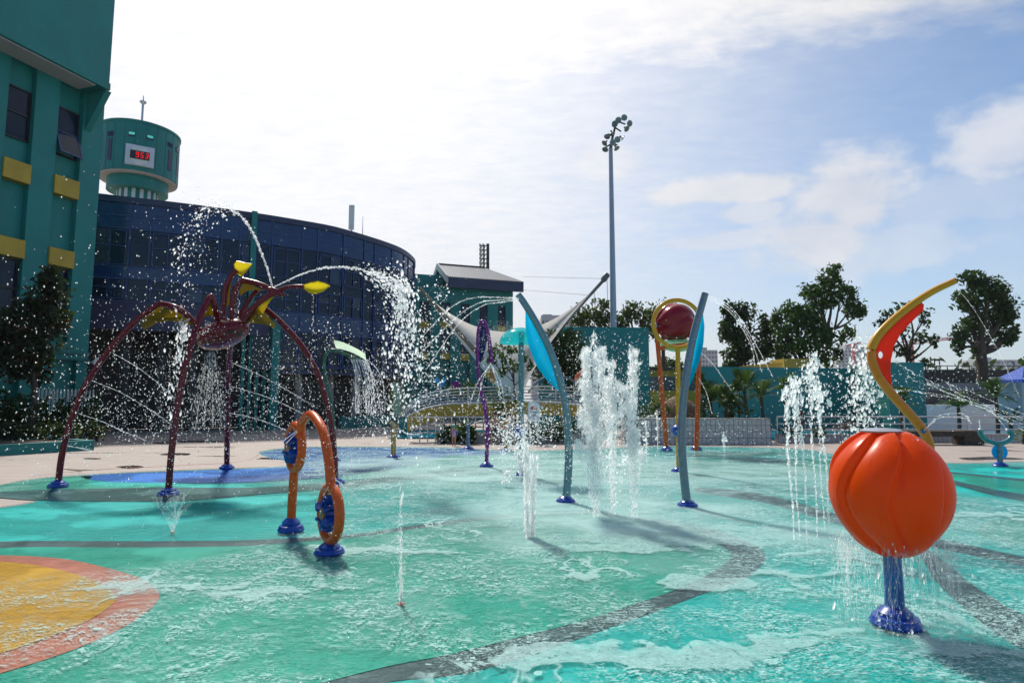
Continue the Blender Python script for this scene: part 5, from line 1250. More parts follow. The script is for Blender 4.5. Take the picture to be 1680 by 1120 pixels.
# ---- spider-like spray frame
sp = thing('spider_sprayer', 'maroon spider shaped sprayer with arching legs and yellow webs', 'water toy', ground(330, 795))
feet = [ground(95, 800), ground(276, 813), ground(372, 770), ground(551, 795)]
Yf = [q.y for q in feet]; YB = 12.4
L1 = [tuple(feet[0])]
def pth(lst, n=6): return smooth_path([Vector(q) if len(q) == 4 else P(*q) for q in lst], n)
legs = [
    [(95, 799, Yf[0]), (101, 750, Yf[0]), (113, 700, Yf[0]), (136, 640, Yf[0]), (172, 583, Yf[0]), (215, 534, Yf[0]), (250, 506, Yf[0]), (264, 498, Yf[0]+.05)],
    [(276, 812, Yf[1]), (281, 745, Yf[1]), (292, 660, Yf[1]+.1), (308, 585, Yf[1]+.2), (326, 528, Yf[1]+.4), (340, 494, Yf[1]+.6), (346, 486, Yf[1]+.7)],
    [(372, 769, Yf[2]), (373, 690, Yf[2]-.3), (374, 620, Yf[2]-.8), (378, 570, Yf[2]-1.5), (384, 545, Yf[2]-2.1)],
    [(551, 794, Yf[3]), (548, 740, Yf[3]), (540, 680, Yf[3]), (524, 620, Yf[3]), (497, 570, Yf[3]), (462, 530, Yf[3]), (437, 508, Yf[3]), (424, 499, Yf[3])]]
knees = [[(264, 498, Yf[0]+.05), (285, 503, 12), (305, 515, 12.1), (322, 532, 12.2), (332, 548, 12.3)], [(346, 486, Yf[1]+.7), (351, 498, 11.9), (355, 514, 12.1), (357, 536, 12.3)], None, [(424, 499, Yf[3]), (414, 510, 12.3), (404, 526, 12.35), (396, 540, 12.4)]]
for i in range(4):
    mb = MB(); pp = px_path(legs[i], 6); mb.tube(pp, .058 if i != 2 else .065, 12)
    if knees[i]: mb.tube(px_path(knees[i], 5), [.058, .05], 12); mb.sphere(P(*legs[i][-1]), .06, 12, 8)
    lg = mb.build('leg', 'maroon', sp); base_cover(feet[i], lg, .17, .12)
bc = P(366, 548, YB)
mb = MB(); axb = Vector((.92, -.1, .36)).normalized(); uy = Vector((.1, .95, .05)).normalized(); uz_ = axb.cross(uy).normalized()
vs = []; 
mb.sphere((0, 0, 0), 1, 32, 18); 
mb.v = [tuple(bc+axb*(v[0]*.54)+uy*(v[1]*.46)+uz_*(v[2]*.27*(1 if v[2]*(uz_.z) > 0 else 1.05))) for v in mb.v]; bd = mb.build('body', 'maroon', sp)
for (px, py) in ((379, 544), (393, 547)):
    mb = MB(); mb.sphere(P(px, py, YB-.43), .045, 14, 8, (1.2, .6, .9)); mb.build('eye', 'black', bd)
# arms on the back
arms = [([(366, 527, 12.4), (367, 500, 12.4), (370, 475, 12.4), (378, 455, 12.4), (389, 443, 12.4)], .055),
        ([(381, 522, 12.35), (382, 495, 12.35), (388, 472, 12.35), (397, 459, 12.35)], .055), ([(397, 459, 12.35), (415, 463, 12.35), (433, 469, 12.35), (456, 481, 12.35)], .055),
        ([(392, 520, 12.55), (404, 500, 12.55), (416, 482, 12.55), (424, 476, 12.5)], .045),
        ([(397, 526, 12.2), (412, 508, 12.2), (430, 492, 12.2), (455, 479, 12.25)], .060),
        ([(455, 477, 12.3), (468, 472, 12.3), (482, 470, 12.3), (499, 470, 12.3)], .042)]
for pp_, r_ in arms: mb = MB(); mb.tube(px_path(pp_, 5), r_, 12); mb.build('arm', 'maroon', sp)
mb = MB(); mb.lathe([(.05, 0), (.075, .12), (.06, .3), (.01, .38)], P(440, 474, 12.28), 14, Vector((.85, 0, -.3))); mb.build('nozzle', 'maroon', sp)
def panel(name, lst, material, root, th=.02, curved=False):
    mb = MB(); mb.plate([P(*q) for q in lst], th); return mb.build(name, material, root, smooth=0)
panel('web', [(237, 522, 11.95), (262, 503, 11.95), (285, 508, 12.0), (305, 520, 12.1), (320, 535, 12.15), (300, 528, 12.1), (280, 526, 12.0), (258, 529, 11.95), (236, 541, 11.95), (231, 532, 11.95)], 'amber_panel', sp)
panel('web', [(338, 505, 11.7), (345, 496, 11.75), (351, 520, 12.1), (344, 516, 12.0), (336, 520, 11.8)], 'amber_panel', sp)
panel('web', [(405, 531, 12.3), (418, 510, 12.3), (424, 504, 12.3), (438, 516, 12.3), (452, 533, 12.3), (450, 539, 12.3), (432, 532, 12.3), (415, 530, 12.3)], 'amber_panel', sp)
panel('web', [(392, 478, 12.35), (399, 463, 12.35), (416, 468, 12.35), (434, 477, 12.35), (418, 475, 12.35), (404, 478, 12.35), (394, 485, 12.35)], 'amber_panel', sp)
panel('web', [(421, 502, 12.2), (434, 493, 12.2), (450, 486, 12.2), (440, 498, 12.2), (431, 515, 12.2)], 'yellow_panel', sp)
panel('web', [(369, 505, 12.42), (374, 470, 12.42), (380, 458, 12.42), (377, 480, 12.42), (376, 500, 12.42)], 'amber_panel', sp)
def cup(lst_top, lst_bot, root):
    """leaf shaped yellow cup: two curved halves"""
    def fn(u, v):
        a = qpath(lst_top, u); b_ = qpath(lst_bot, u); q = a.lerp(b_, v); q.y += math.sin(v*math.pi)*math.sin(u*math.pi)*.14; return q
    mb = MB(); mb.grid(fn, 12, 8); o = mb.build('cup', 'yellow_panel', root, smooth=60)
    mb = MB(); mb.tube([fn(i/16, 0) for i in range(17)]+[fn(1-i/16, 1) for i in range(17)], .008, 5, closed=True); mb.build('rim', 'yellow_tube', o)
def qpath(l, u):
    i = min(int(u*(len(l)-1)), len(l)-2); f_ = u*(len(l)-1)-i; return P(*l[i]).lerp(P(*l[i+1]), f_)
cup([(385, 442, 12.4), (384, 433, 12.35), (388, 428, 12.3), (400, 431, 12.3), (413, 433, 12.3)], [(386, 446, 12.4), (390, 450, 12.35), (396, 453, 12.3), (405, 444, 12.3), (413, 434, 12.3)], sp)
cup([(498, 467, 12.3), (510, 463, 12.2), (522, 461, 12.2), (533, 464, 12.2), (541, 468, 12.2)], [(498, 473, 12.3), (507, 480, 12.2), (518, 482, 12.2), (530, 478, 12.2), (541, 469, 12.2)], sp)

# ---- orange double ring arch, near left
oa = thing('ring_arch', 'orange arch with two rings holding blue spinning wheels', 'water toy', ground(508, 892))
A, B = ground(477, 874), ground(540, 911)
pd = Vector((B.x-A.x, B.y-A.y, 0)).normalized(); pn = Vector((pd.y, -pd.x, 0))
def onp(px, py):
    d_ = ray(px, py); o_ = Vector((0, 0, EYE)); t_ = (A-o_).dot(pn)/d_.dot(pn); return o_+d_*t_
C1, C2 = onp(482, 733), onp(542, 842)
RR, rt = .285, .055
C1 = A+pd*.06+UP*(C1.z-ZB); C2 = B-pd*.0+UP*(C2.z-ZB)
mb = MB(); mb.tube([A, (A+C1-UP*RR)/2+pd*-.015, C1-UP*(RR-.01)], .056, 14); mb.build('post', 'orange', oa); base_cover(A, oa, .155, .17)
mb = MB(); mb.tube([B, C2-UP*(RR-.01)], .056, 14); mb.build('post', 'orange', oa); base_cover(B, oa, .155, .12)
for C_ in (C1, C2):
    mb = MB(); mb.tube([C_+pd*RR*math.cos(a_)+UP*RR*math.sin(a_) for a_ in np.linspace(0, 2*math.pi, 40, endpoint=False)], rt, 14, closed=True); mb.build('ring', 'orange', oa)
s0 = C1+pd*RR*.75+UP*RR*.65; e0 = C2+UP*RR
apex = onp(509, 680)
pa_ = [s0-UP*.05-pd*.02, s0+UP*.10+pd*.02, onp(496, 692), apex, onp(522, 692), onp(532, 715), onp(540, 760), e0+UP*.0]
mb = MB(); mb.tube(smooth_path(pa_, 8), .056, 14); mb.build('arch', 'orange', oa)
def spinner(C_, root):
    mb = MB(); mb.tube([C_-pn*.075, C_+pn*.075], .08, 20); w_ = mb.build('spinner', 'blue_base', root)
    mb = MB(); mb.tube([C_-pn*.095, C_+pn*.095], .062, 20); mb.build('hub', 'ochre', w_)
    mb = MB(); mb.tube([C_-pn*.11, C_+pn*.11], .018, 10); mb.build('axle', 'steel', w_)
    for k in range(6):
        a_ = k*math.pi/3+.4; dr = pd*math.cos(a_)+UP*math.sin(a_); tg = -pd*math.sin(a_)+UP*math.cos(a_)
        def fn(u, v):
            al = -1.25+2.5*v; return C_+dr*(.07+.11*u+.02*math.cos(al))+tg*(.050*math.cos(al)*(1.4-.3*u)-.02)+pn*(.125*math.sin(al)*(1-.25*u*u))
        m2 = MB(); m2.grid(fn, 6, 10); o = m2.build('paddle', 'blue_base', w_, smooth=60); s_ = o.modifiers.new('solid', 'SOLIDIFY'); s_.thickness = .022
    mb = MB()
    return w_
spinner(C1-pd*.02, oa); spinner(C2-pd*.02, oa)
for q in (s0+UP*.08, C1-UP*.2+pd*.22): mb = MB(); mb.sphere(q, .034, 10, 8); mb.build('nozzle', 'blue_pole', oa)

# ---- bows with blue vanes
def bow(label, foot, path, vane, vmat, tmat, r=(.070, .058), vdy=.10):
    q = ground(*foot); Y = q.y; root = thing('bow_sprayer', label, 'water toy', q, 'bowed posts with blue vanes')
    mb = MB(); mb.tube(px_path([(x, y, Y) for x, y in path], 6), list(np.linspace(r[0], r[1], (len(path)-1)*6+1)), 16); mb.build('post', tmat, root); base_cover(q, root, .15, .10)
    outer, inner = vane
    def fn(u, v):
        a = qpath([(x, y, Y) for x, y in outer], u); b_ = qpath([(x, y, Y) for x, y in inner], u); k = a.lerp(b_, v); k.y += math.sin(v*math.pi)*vdy*math.sin(u*math.pi); return k
    mb = MB(); mb.grid(fn, 26, 8); o = mb.build('vane', vmat, root, smooth=60)
    for u in (.25, .5, .75):
        k = fn(u, .88); mb = MB(); mb.sphere(k-Vector((0, .03, 0)), .018, 8, 6); mb.build('bolt', 'steel', root)
    return root
bow('grey teal bow leaning left with blue vane on its inner side', (928, 825), [(928, 826), (932, 780), (933, 730), (930, 680), (920, 628), (903, 576), (880, 530), (860, 497), (850, 483)],
    ([(862, 510), (862, 535), (867, 567), (880, 600), (898, 625), (916, 641)], [(864, 505), (878, 530), (894, 560), (906, 588), (915, 615), (919, 642)]), 'blue_panel', 'grey_teal')
bow('slate bow leaning right with blue vane on its right side', (1128, 832), [(1128, 833), (1123, 790), (1119, 740), (1119, 690), (1123, 640), (1130, 590), (1139, 545), (1150, 505), (1157, 481)],
    ([(1153, 512), (1156, 535), (1154, 565), (1147, 595), (1137, 620), (1126, 645)], [(1149, 512), (1142, 540), (1135, 570), (1130, 597), (1126, 622), (1124, 645)]), 'blue_panel', 'slate_tube')
# ---- purple hook
q = ground(798, 767); Y = q.y; ph_ = thing('hook_sprayer', 'tall purple hook shaped sprayer with dark blue web', 'water toy', q)
mb = MB(); mb.tube(px_path([(798, 767, Y), (799, 735, Y), (800, 700, Y), (796, 670, Y), (789, 640, Y), (785, 610, Y), (784, 575, Y), (785, 545, Y), (789, 529, Y), (795, 529, Y), (801, 548, Y), (804, 570, Y), (806, 592, Y)], 6), .052, 12); mb.build('post', 'purple', ph_); base_cover(q, ph_, .17, .12)
panel('web', [(786, 545, Y), (790, 533, Y), (795, 535, Y), (800, 555, Y), (796, 575, Y), (790, 590, Y), (786, 605, Y), (785, 580, Y)], 'navy_panel', ph_)
mb = MB(); mb.lathe([(.062, 0), (.075, .05), (.05, .09)], P(806, 590, Y), 12, Vector((.05, 0, -1))); mb.build('nozzle', 'purple', ph_)
# ---- aqua dome on a pole, with its sister spray ball on the stem
q = ground(855, 781); Y = q.y; dm = thing('dome_sprayer', 'slim teal post carrying a clear aqua dome and a blue spray ball', 'water toy', q)
mb = MB(); mb.tube([q, P(855, 700, Y), P(855, 545, Y)], .062, 14); mb.build('post', 'teal_pole', dm); base_cover(q, dm, .15, .10)
mb = MB(); c_ = P(855, 563, Y); rd_ = 36*Y/F; mb.lathe([(rd_*math.cos(a_), rd_*.72*math.sin(a_)) for a_ in np.linspace(0, math.pi/2, 12)], c_, 32); o = mb.build('dome', 'teal_panel', dm)
mb = MB(); c_ = P(853, 707, Y); mb.sphere(c_, .165, 24, 14, (1, 1, .92), lambda th, ph: 1+.05*math.sin(6*ph)*math.sin(th)); mb.build('spray_ball', 'blue_base', dm)
# ---- yellow hoop
q = ground(1113, 775); Y = q.y; yh = thing('hoop_sprayer', 'yellow post with a big round hoop and a blue ball', 'water toy', q)
c_ = P(1111, 531, Y); rr = 39.5*Y/F
mb = MB(); mb.tube([c_+Vector((rr*math.cos(a_), rr*.12*math.sin(a_)*0, rr*math.sin(a_))) for a_ in np.linspace(0, 2*math.pi, 56, endpoint=False)], .052, 14, closed=True); mb.build('hoop', 'yellow_tube', yh)
mb = MB(); mb.tube([q, P(1113, 700, Y), c_-UP*rr], [.05, .055, .058], 14); mb.build('post', 'yellow_tube', yh); base_cover(q, yh, .16, .11)
mb = MB(); mb.sphere(P(1112, 706, Y)-Vector((0, .02, 0)), .155, 24, 14, (1, 1, .95)); mb.build('spray_ball', 'blue_base', yh)
# ---- crimson tipping pod on orange frame
q1, q2 = ground(1094, 740), ground(1142.5, 739); Y = q1.y; rp_ = thing('tipping_pod', 'crimson ribbed pod tipping between two orange posts', 'water toy', (q1+q2)/2)
bcn = P(1108, 528, Y); br_ = 32.5*Y/F
pl_, pr_ = P(1076, 534, Y), P(1141, 527, Y)
mb = MB(); mb.tube(px_path([(1094, 739, Y), (1090, 690, Y), (1085, 630, Y), (1080, 575, Y), (1076, 534, Y)], 5), .078, 12); mb.build('post', 'orange', rp_); base_cover(q1, rp_, .19, .15)
mb = MB(); mb.tube(px_path([(1142.5, 738, Y), (1144, 690, Y), (1146, 630, Y), (1146, 575, Y), (1142, 528, Y)], 5), .078, 12); mb.build('post', 'orange', rp_); base_cover(q2, rp_, .19, .15)
mb = MB(); hc = P(1112, 568, Y); mb.tube([hc+Vector((.64*math.cos(a_), .64*math.sin(a_), .06*math.cos(a_))) for a_ in np.linspace(0, 2*math.pi, 40, endpoint=False)], .06, 10, closed=True); mb.build('hoop', 'orange', rp_)
mb = MB(); mb.sphere((0, 0, 0), 1, 72, 30, fn=lambda th, ph: 1-.10*abs(math.sin(2.5*(ph+.35*math.cos(th))))**6)
xa = (pr_-pl_).normalized(); ya = Vector((0, 1, 0)); za = xa.cross(ya).normalized()
mb.v = [tuple(bcn+xa*(v[2]*br_*1.0)+ya*(v[0]*br_)+za*(v[1]*br_)) for v in mb.v]; mb.build('pod', 'red_ball', rp_, smooth=60)
mb = MB(); mb.lathe([(.62*math.cos(a_), -.36*math.sin(a_)) for a_ in np.linspace(0, 1.3, 8)], P(1112, 560, Y), 32); o = mb.build('catch_bowl', 'bowl_panel', rp_)
for p_ in (pl_, pr_): mb = MB(); mb.sphere(p_, .10, 12, 8); mb.build('pivot', 'steel', rp_)
# ---- green leaf fountain
q = ground(549, 757); Y = q.y; gl_ = thing('leaf_fountain', 'dark green curved stem with a pale leaf spilling water', 'water toy', q)
mb = MB(); mb.tube(px_path([(549, 757, Y), (547, 715, Y), (544, 672, Y), (537, 636, Y), (532, 612, Y), (531, 594, Y), (535, 581, Y), (545, 574, Y), (562, 579, Y), (590, 590, Y)], 6), [.075, .04], 12); mb.build('stem', 'green_tube', gl_); base_cover(q, gl_, .16, .11)
def lf(u, v):
    a = P(551+50*u, 572+18*u**1.7, Y); w_ = .34*math.sin(math.pi*min(1, .10+u*.86))**.8; s_ = (v-.5)*2
    return a+Vector((s_*.02, s_*w_, .10*s_*s_-.015+.05*(1-u)-s_*.09))
mb = MB(); mb.grid(lf, 18, 10); o = mb.build('leaf', 'leaf_panel', gl_, smooth=60)
mb = MB(); mb.tube([P(556, 577, Y), P(534, 569, Y)], [.035, .012], 8); mb.build('tip', 'green_tube', gl_)
# ---- spray posts in the background
def cannon(label, foot, top, n0, n1, material, r=.07):
    q = ground(*foot); Y = q.y; c = thing('water_cannon', label, 'water toy', q, 'small water cannons at the pool edge')
    mb = MB(); mb.tube([q, P(foot[0], top, Y)], r, 12); mb.build('post', material, c); base_cover(q, c, .2, .08)
    mb = MB(); mb.tube([P(*n0, Y), P(*n1, Y)], [r*.8, r*.65], 12); mb.build('barrel', material, c)
    mb = MB(); mb.sphere(P(foot[0], top, Y), r*1.15, 12, 8); mb.build('joint', material, c)
    return c
cannon('bronze water cannon beside the pale terrace steps', (645.5, 751), 703, (640, 692), (653, 702), 'gold', .075)
cannon('blue grey water cannon beside the child in lilac', (768, 737), 698, (764, 699), (776, 693), 'slate_tube', .065)
cannon('tan water cannon right of the purple hook', (830, 740), 694, (825, 697), (834, 690), 'gold', .07)
# ---- slingshot sprayer at the right
q = ground(1641, 765); Y = q.y; ss = thing('fork_sprayer', 'teal fork shaped sprayer with a clear blue disc', 'water toy', q)
mb = MB(); mb.tube([q, P(1640, 728, Y)], .065, 14); mb.build('post', 'slate_tube', ss); base_cover(q, ss, .17, .09)
mb = MB(); mb.tube(px_path([(1608, 706, Y), (1610, 713, Y), (1618, 721, Y), (1631, 726, Y), (1642, 727, Y), (1653, 723, Y), (1660, 716, Y), (1659, 709, Y), (1653, 707, Y)], 6), .062, 12); mb.build('fork', 'teal_pole', ss)
mb = MB(); mb.lathe([(.20, -.015), (.20, .015)], P(1640, 741, Y+.07), 32, Vector((0, -1, 0))); mb.build('disc', 'blue_panel', ss, smooth=30)
for p_ in ((1608, 705), (1653, 706)): mb = MB(); mb.sphere(P(*p_, Y), .05, 10, 8); mb.build('nozzle', 'steel', ss)
# ---- pale amber hook with red panel behind the orange pumpkin
q = ground(1548, 872); Y = 7.6; q = Vector((P(1492, 800, Y).x, Y, ZB)); yk = thing('horn_sprayer', 'amber curved horn with a red orange panel behind the orange shell', 'water toy', q)
low = [tuple(P(1536, 800, Y))]
pp = [Vector((q.x, q.y, q.z)), P(1510, 800, Y), P(1524, 742, Y), P(1518, 712, Y), P(1497, 684, Y), P(1468, 652, Y), P(1443, 620, Y), P(1431, 593, Y), P(1430, 576, Y)]
mb = MB(); mb.tube(smooth_path(pp, 6), [.060, .052], 14); mb.build('post', 'amber_tube', yk); base_cover(q, yk, .16, .12)
mb = MB(); up_ = px_path([(1428, 573, Y), (1441, 550, Y), (1464, 526, Y), (1496, 500, Y), (1530, 478, Y), (1566, 461, Y)], 7); mb.tube(up_, [.055, .040], 14); mb.build('horn', 'yellow_tube', yk)
mb = MB(); mb.tube([up_[-1], up_[-1]+(up_[-1]-up_[-2]).normalized()*.012], .04, 12); mb.build('mouth', 'black', yk)
outl = [(1430, 577), (1443, 553), (1466, 529), (1498, 503), (1505, 498), (1511, 496), (1515, 500), (1514, 508), (1505, 518), (1490, 533), (1476, 549), (1466, 568), (1461, 590), (1460, 612), (1463, 635), (1470, 655), (1462, 646), (1445, 618), (1434, 594)]
holep = [(1444.5+4.5*math.cos(a_), 582+6*math.sin(a_)) for a_ in np.linspace(0, 2*math.pi, 14, endpoint=False)]
mb = MB(); mb.plate([P(x, y, Y) for x, y in outl], .022, [[P(x, y, Y) for x, y in holep]]); mb.build('panel', 'red_panel', yk, smooth=0)
mb = MB(); mb.sphere(P(1515, 707, Y-.06), .03, 10, 8); mb.build('nozzle', 'blue_pole', yk)
# ---- orange seed pod fountain, near right
q = ground(1470, 1030); ob = thing('pod_fountain', 'big orange ribbed pod on a blue post shedding water', 'water toy', q)
Y = q.y; cb = P(1458, 806, Y); RX = .425; RZ = .49
q2 = Vector((cb.x, Y, ZB))
def podfn(th, ph):
    tw_ = -.20*math.cos(2.4*(th-.4))
    x = (7*(ph+tw_+.05)/(2*math.pi)) % 1.0
    rise = math.sin(math.pi/2*min(1, x/.86))**.7 if x < .88 else .5+.5*math.cos(math.pi*(x-.88)/.12)
    dep = .105*(math.sin(th)**.3)*(.80+.35*abs(math.cos(th)))
    return 1-dep*(1-rise)
mb = MB(); mb.sphere((0, 0, 0), 1, 260, 90, fn=podfn)
def shp(v):
    z = v[2]; k = 1.0
    if z < 0: k = 1-.08*z*z
    return (cb.x+v[0]*RX*k*(1+.03*z), cb.y+v[1]*RX*k*(1+.03*z), cb.z+min(z, .93)*RZ)
mb.v = [shp(v) for v in mb.v]; mb.build('shell', 'orange_ball', ob, smooth=70)
mb = MB(); mb.lathe([(.14, 0), (.145, .012), (.10, .028), (0, .034)], Vector((cb.x-.03, cb.y, cb.z+RZ*.93-.004)), 36); mb.build('cap', 'steel', ob)
ft = Vector((q.x, q.y, ZB)); mb = MB(); mb.tube([ft, ft.lerp(cb, .5)+Vector((0, 0, 0)), cb], [.070, .062, .058], 18); mb.build('post', 'blue_pole', ob)
b_ = base_cover(ft, ob, .165, .14)

# ================================================================== PEOPLE (small, far)
def person(label, feet, h, joints, radii_, edges, cloth, extras=()):
    """joints in units of body height relative to the feet point: x right, y away, z up; grown into one skin"""
    root = thing('person', label, 'person', feet)
    me = bpy.data.meshes.new('body'); me.from_pydata([tuple(Vector(j)*h) for j in joints], edges, []); me.update()
    o = bpy.data.objects.new('body', me); COL.objects.link(o); o.parent = root; me.materials.append(M['skin'])
    o.modifiers.new('skin', 'SKIN'); sk = me.skin_vertices[0].data
    for i, r_ in enumerate(radii_): sk[i].radius = (r_*h, r_*h)
    sk[0].use_root = True
    s_ = o.modifiers.new('sub', 'SUBSURF'); s_.levels = s_.render_levels = 2
    for (nm, j0, j1, r0, r1, material) in cloth:
        a, b_ = Vector(joints[j0])*h+Vector(feet), Vector(joints[j1])*h+Vector(feet)
        mb = MB(); ext = (b_-a).normalized()*.02*h; mb.tube([a-ext, a.lerp(b_, .33), a.lerp(b_, .66), b_+ext], [r0*h, (r0*.7+r1*.3)*h*1.02, (r0*.3+r1*.7)*h, r1*h], 14)
        mb.build(nm, material, root)
    for (nm, c, r_, sc, material) in extras:
        mb = MB(); mb.sphere(Vector(feet)+Vector(c)*h, r_*h, 16, 10, sc); mb.build(nm, material, root)
    return root
#       pelvis, waist, chest, neck, head, headtop, shL, elL, haL, shR, elR, haR, hipL, knL, ftL, toeL, hipR, knR, ftR, toeR
ED = [(0, 1), (1, 2), (2, 3), (3, 4), (4, 5), (2, 6), (6, 7), (7, 8), (2, 9), (9, 10), (10, 11), (0, 12), (12, 13), (13, 14), (14, 15), (0, 16), (16, 17), (17, 18), (18, 19)]
RADS = [.075, .070, .078, .035, .075, .065, .036, .028, .022, .036, .028, .022, .055, .040, .026, .022, .055, .040, .026, .022]
stand = [(0, 0, .48), (0, 0, .58), (0, 0, .70), (0, 0, .80), (0, -.01, .89), (0, 0, .95), (-.11, 0, .75), (-.15, -.01, .62), (-.15, -.05, .50), (.11, 0, .75), (.15, -.01, .62), (.15, -.05, .50),
         (-.055, 0, .44), (-.06, -.01, .25), (-.06, .01, .04), (-.06, -.07, .02), (.055, 0, .44), (.06, -.01, .25), (.06, .01, .04), (.06, -.07, .02)]
f_ = G(744.5, 731.5)
hpx = (731.5-697)*f_.y/F
person('small child standing in lilac suit, teal cap and blue arm float', f_, hpx, stand, RADS, ED, [('swimsuit', 0, 2, .105, .100, 'lilac')],
       [('cap', (0, .0, .93), .088, (1, 1.05, .85), 'teal_cloth'), ('arm_float', (.15, -.01, .64), .06, (1, 1, 1.1), 'blue_cloth')])
def sit(dz): return [(0, 0, .28), (0, -.03, .38), (0, -.04, .50), (0, -.05, .60), (0, -.07, .69), (0, -.06, .75), (-.11, -.04, .55), (-.15, -.10, .43), (-.09, -.20, .33), (.11, -.04, .55), (.15, -.10, .43), (.09, -.20, .33),
                     (-.06, -.02, .27), (-.08, -.24, .29), (-.08, -.22, .04), (-.08, -.30, .02), (.06, -.02, .27), (.08, -.24, .29), (.09, -.26, .04), (.09, -.34, .02)]
q = G(802, 729); ledge = thing('planter_ledge', 'low stone ledge below the garden shrubs', 'ledge', G(830, 728))
mb = MB(); mb.box((G(840, 727).x, q.y+.75, .2), (6.0, .5, .40)); mb.build('ledge', 'concrete', ledge, smooth=0, bevel=.02)
person('adult seated on the ledge behind the purple hook, arms on knees', Vector((G(812, 728).x, q.y+.62, 0)), 1.62, sit(0), RADS, ED, [('shorts', 0, 1, .095, .085, 'black_cloth'), ('shorts_leg', 12, 13, .070, .058, 'black_cloth'), ('shorts_leg', 16, 17, .070, .058, 'black_cloth')], [('hair', (0, -.055, .735), .072, (1, 1.05, .8), 'hair')])
person('adult in white top seated beside the tan water cannon', Vector((G(826, 728).x+.2, q.y+.62, 0)), 1.55, sit(0), RADS, ED, [('top', 1, 2, .095, .100, 'cloth_white'), ('shorts', 0, 1, .095, .09, 'black_cloth')], [('hair', (0, -.055, .735), .072, (1, 1.05, .8), 'hair')])
# ================================================================== WATER IN THE AIR
def cat_(*a): return np.concatenate(a)
DOWN = np.array([0, 0, -1.0]); UPV = np.array([0, 0, 1.0])
def column(base, h, r0, r1, n, mid=.5):
    """drops of a rising jet: dense near the axis, wide near the crest"""
    t_ = rng.uniform(0, 1, n); w_ = r0+(r1-r0)*t_**1.4
    p = np.stack([base.x+rng.normal(size=n)*w_, base.y+rng.normal(size=n)*w_, t_*h], 1); return p
# ---- spider: twin arcs from its beak
p0 = P(447, 472, 12.3)
pa_ = px_path([(447, 472, 12.3), (441, 449, 12.3), (431, 420, 12.3), (416, 385, 12.3), (398, 358, 12.3), (380, 343, 12.3)], 7)
j = jet('white water arc rising steeply from the spider beak to the upper left', pa_, .022, .028, 'jets from the spider beak', 420, .015, wob=.012)
pb_ = px_path([(380, 343, 12.3), (362, 336, 12.3), (345, 340, 12.3), (328, 355, 12.3), (314, 385, 12.3), (303, 430, 12.3), (294, 480, 12.3)], 7)
q, v = curve_pts(pb_, 360, .05, .20); q2, v2 = curve_pts(pb_, 120, .25, .6)
spray('broken drops falling from the steep left arc', cat_(q, q2), radii(480, 4.2, 12.3, .55), vel=cat_(v, v2), stretch=1.4)
pa_ = px_path([(447, 472, 12.3), (470, 461, 12.35), (500, 448, 12.4), (535, 439, 12.5), (570, 438, 12.6), (605, 446, 12.7)], 7)
jet('long low white water arc from the spider beak to the right', pa_, .018, .028, 'jets from the spider beak', 520, .012, wob=.012)
pb_ = px_path([(605, 446, 12.7), (632, 457, 12.7), (652, 475, 12.7), (664, 510, 12.7), (668, 560, 12.7), (666, 640, 12.7), (664, 720, 12.7)], 7)
q, v = curve_pts(pb_, 950, .06, .36); q2, v2 = curve_pts(pb_, 450, .15, .75)
spray('heavy broken drops where the long right arc falls', cat_(q, q2), radii(1400, 4.6, 12.7, .65), vel=cat_(v, v2), stretch=1.5)
q = gauss_px([(662, 470, 7, 10, 90), (660, 500, 8, 22, 160), (668, 540, 9, 30, 160), (655, 580, 14, 40, 120)], 12.7, .15)
q = q[::2]; spray('thick white lumps of water in the falling right arc', q, radii(len(q), 7, 12.7, .6), vel=DOWN, stretch=1.7)
# ---- spider: curtain under it
q = gauss_px([(250, 590, 40, 45, 420), (220, 650, 50, 50, 520), (300, 640, 60, 60, 650), (380, 640, 60, 60, 600), (440, 660, 40, 45, 380), (330, 700, 90, 30, 650), (190, 690, 40, 28, 420), (480, 640, 40, 60, 300), (400, 580, 60, 40, 240), (270, 440, 30, 50, 130), (330, 400, 40, 40, 60), (260, 520, 70, 60, 260), (100, 580, 60, 90, 150), (60, 500, 60, 60, 60)], 11.6, 1.6)
spray('loose bright drops falling all round the spider sprayer', q, radii(len(q), 2.5, 11.6, .55), vel=DOWN, stretch=1.5)
q = gauss_px([(420, 700, 120, 60, 900), (560, 640, 90, 70, 900), (600, 560, 60, 60, 420), (540, 470, 90, 60, 160), (300, 700, 120, 60, 900), (640, 640, 60, 60, 700), (720, 600, 50, 60, 420), (150, 760, 90, 40, 300), (300, 760, 160, 40, 500), (560, 740, 120, 50, 700), (700, 700, 60, 50, 420), (740, 520, 40, 40, 120)], 9.0, 2.0)
q = q[rng.random(len(q)) < .55]; spray('fine flying drops across the left half of the splash pad', q, radii(len(q), 1.9, 9.0, .6))
sh = cat_(*[curve_pts([P(346+dx*.2, 578, 12.3), P(345+dx*.7, 630, 12.3), P(343+dx, 700, 12.3)], 190, .015, .05)[0] for dx in (-26, -16, -7, 0, 8, 17, 27)])
spray('soft shower falling from the belly of the spider', sh, radii(len(sh), 1.7, 12.3, .4), material='stream', vel=DOWN, stretch=4)
bundle('water_shower', 'narrow pale shower pouring straight down from the spider belly', 'water jet', [smooth_path([P(347+dx*.2, 576, 12.3), P(345+dx*.6, 630, 12.3), P(343+dx, 700, 12.3)], 6) for dx in (-22, -8, 6, 20)], .010, .016, 'sheet')
q = gauss_px([(300, 530, 3, 14, 70), (301, 555, 4, 20, 90), (296, 590, 7, 24, 60), (290, 640, 12, 30, 70)], 12.1, .1)
spray('white splash pouring from the left knee of the spider', q, radii(len(q), 5.5, 12.1, .5), vel=DOWN, stretch=2.2)
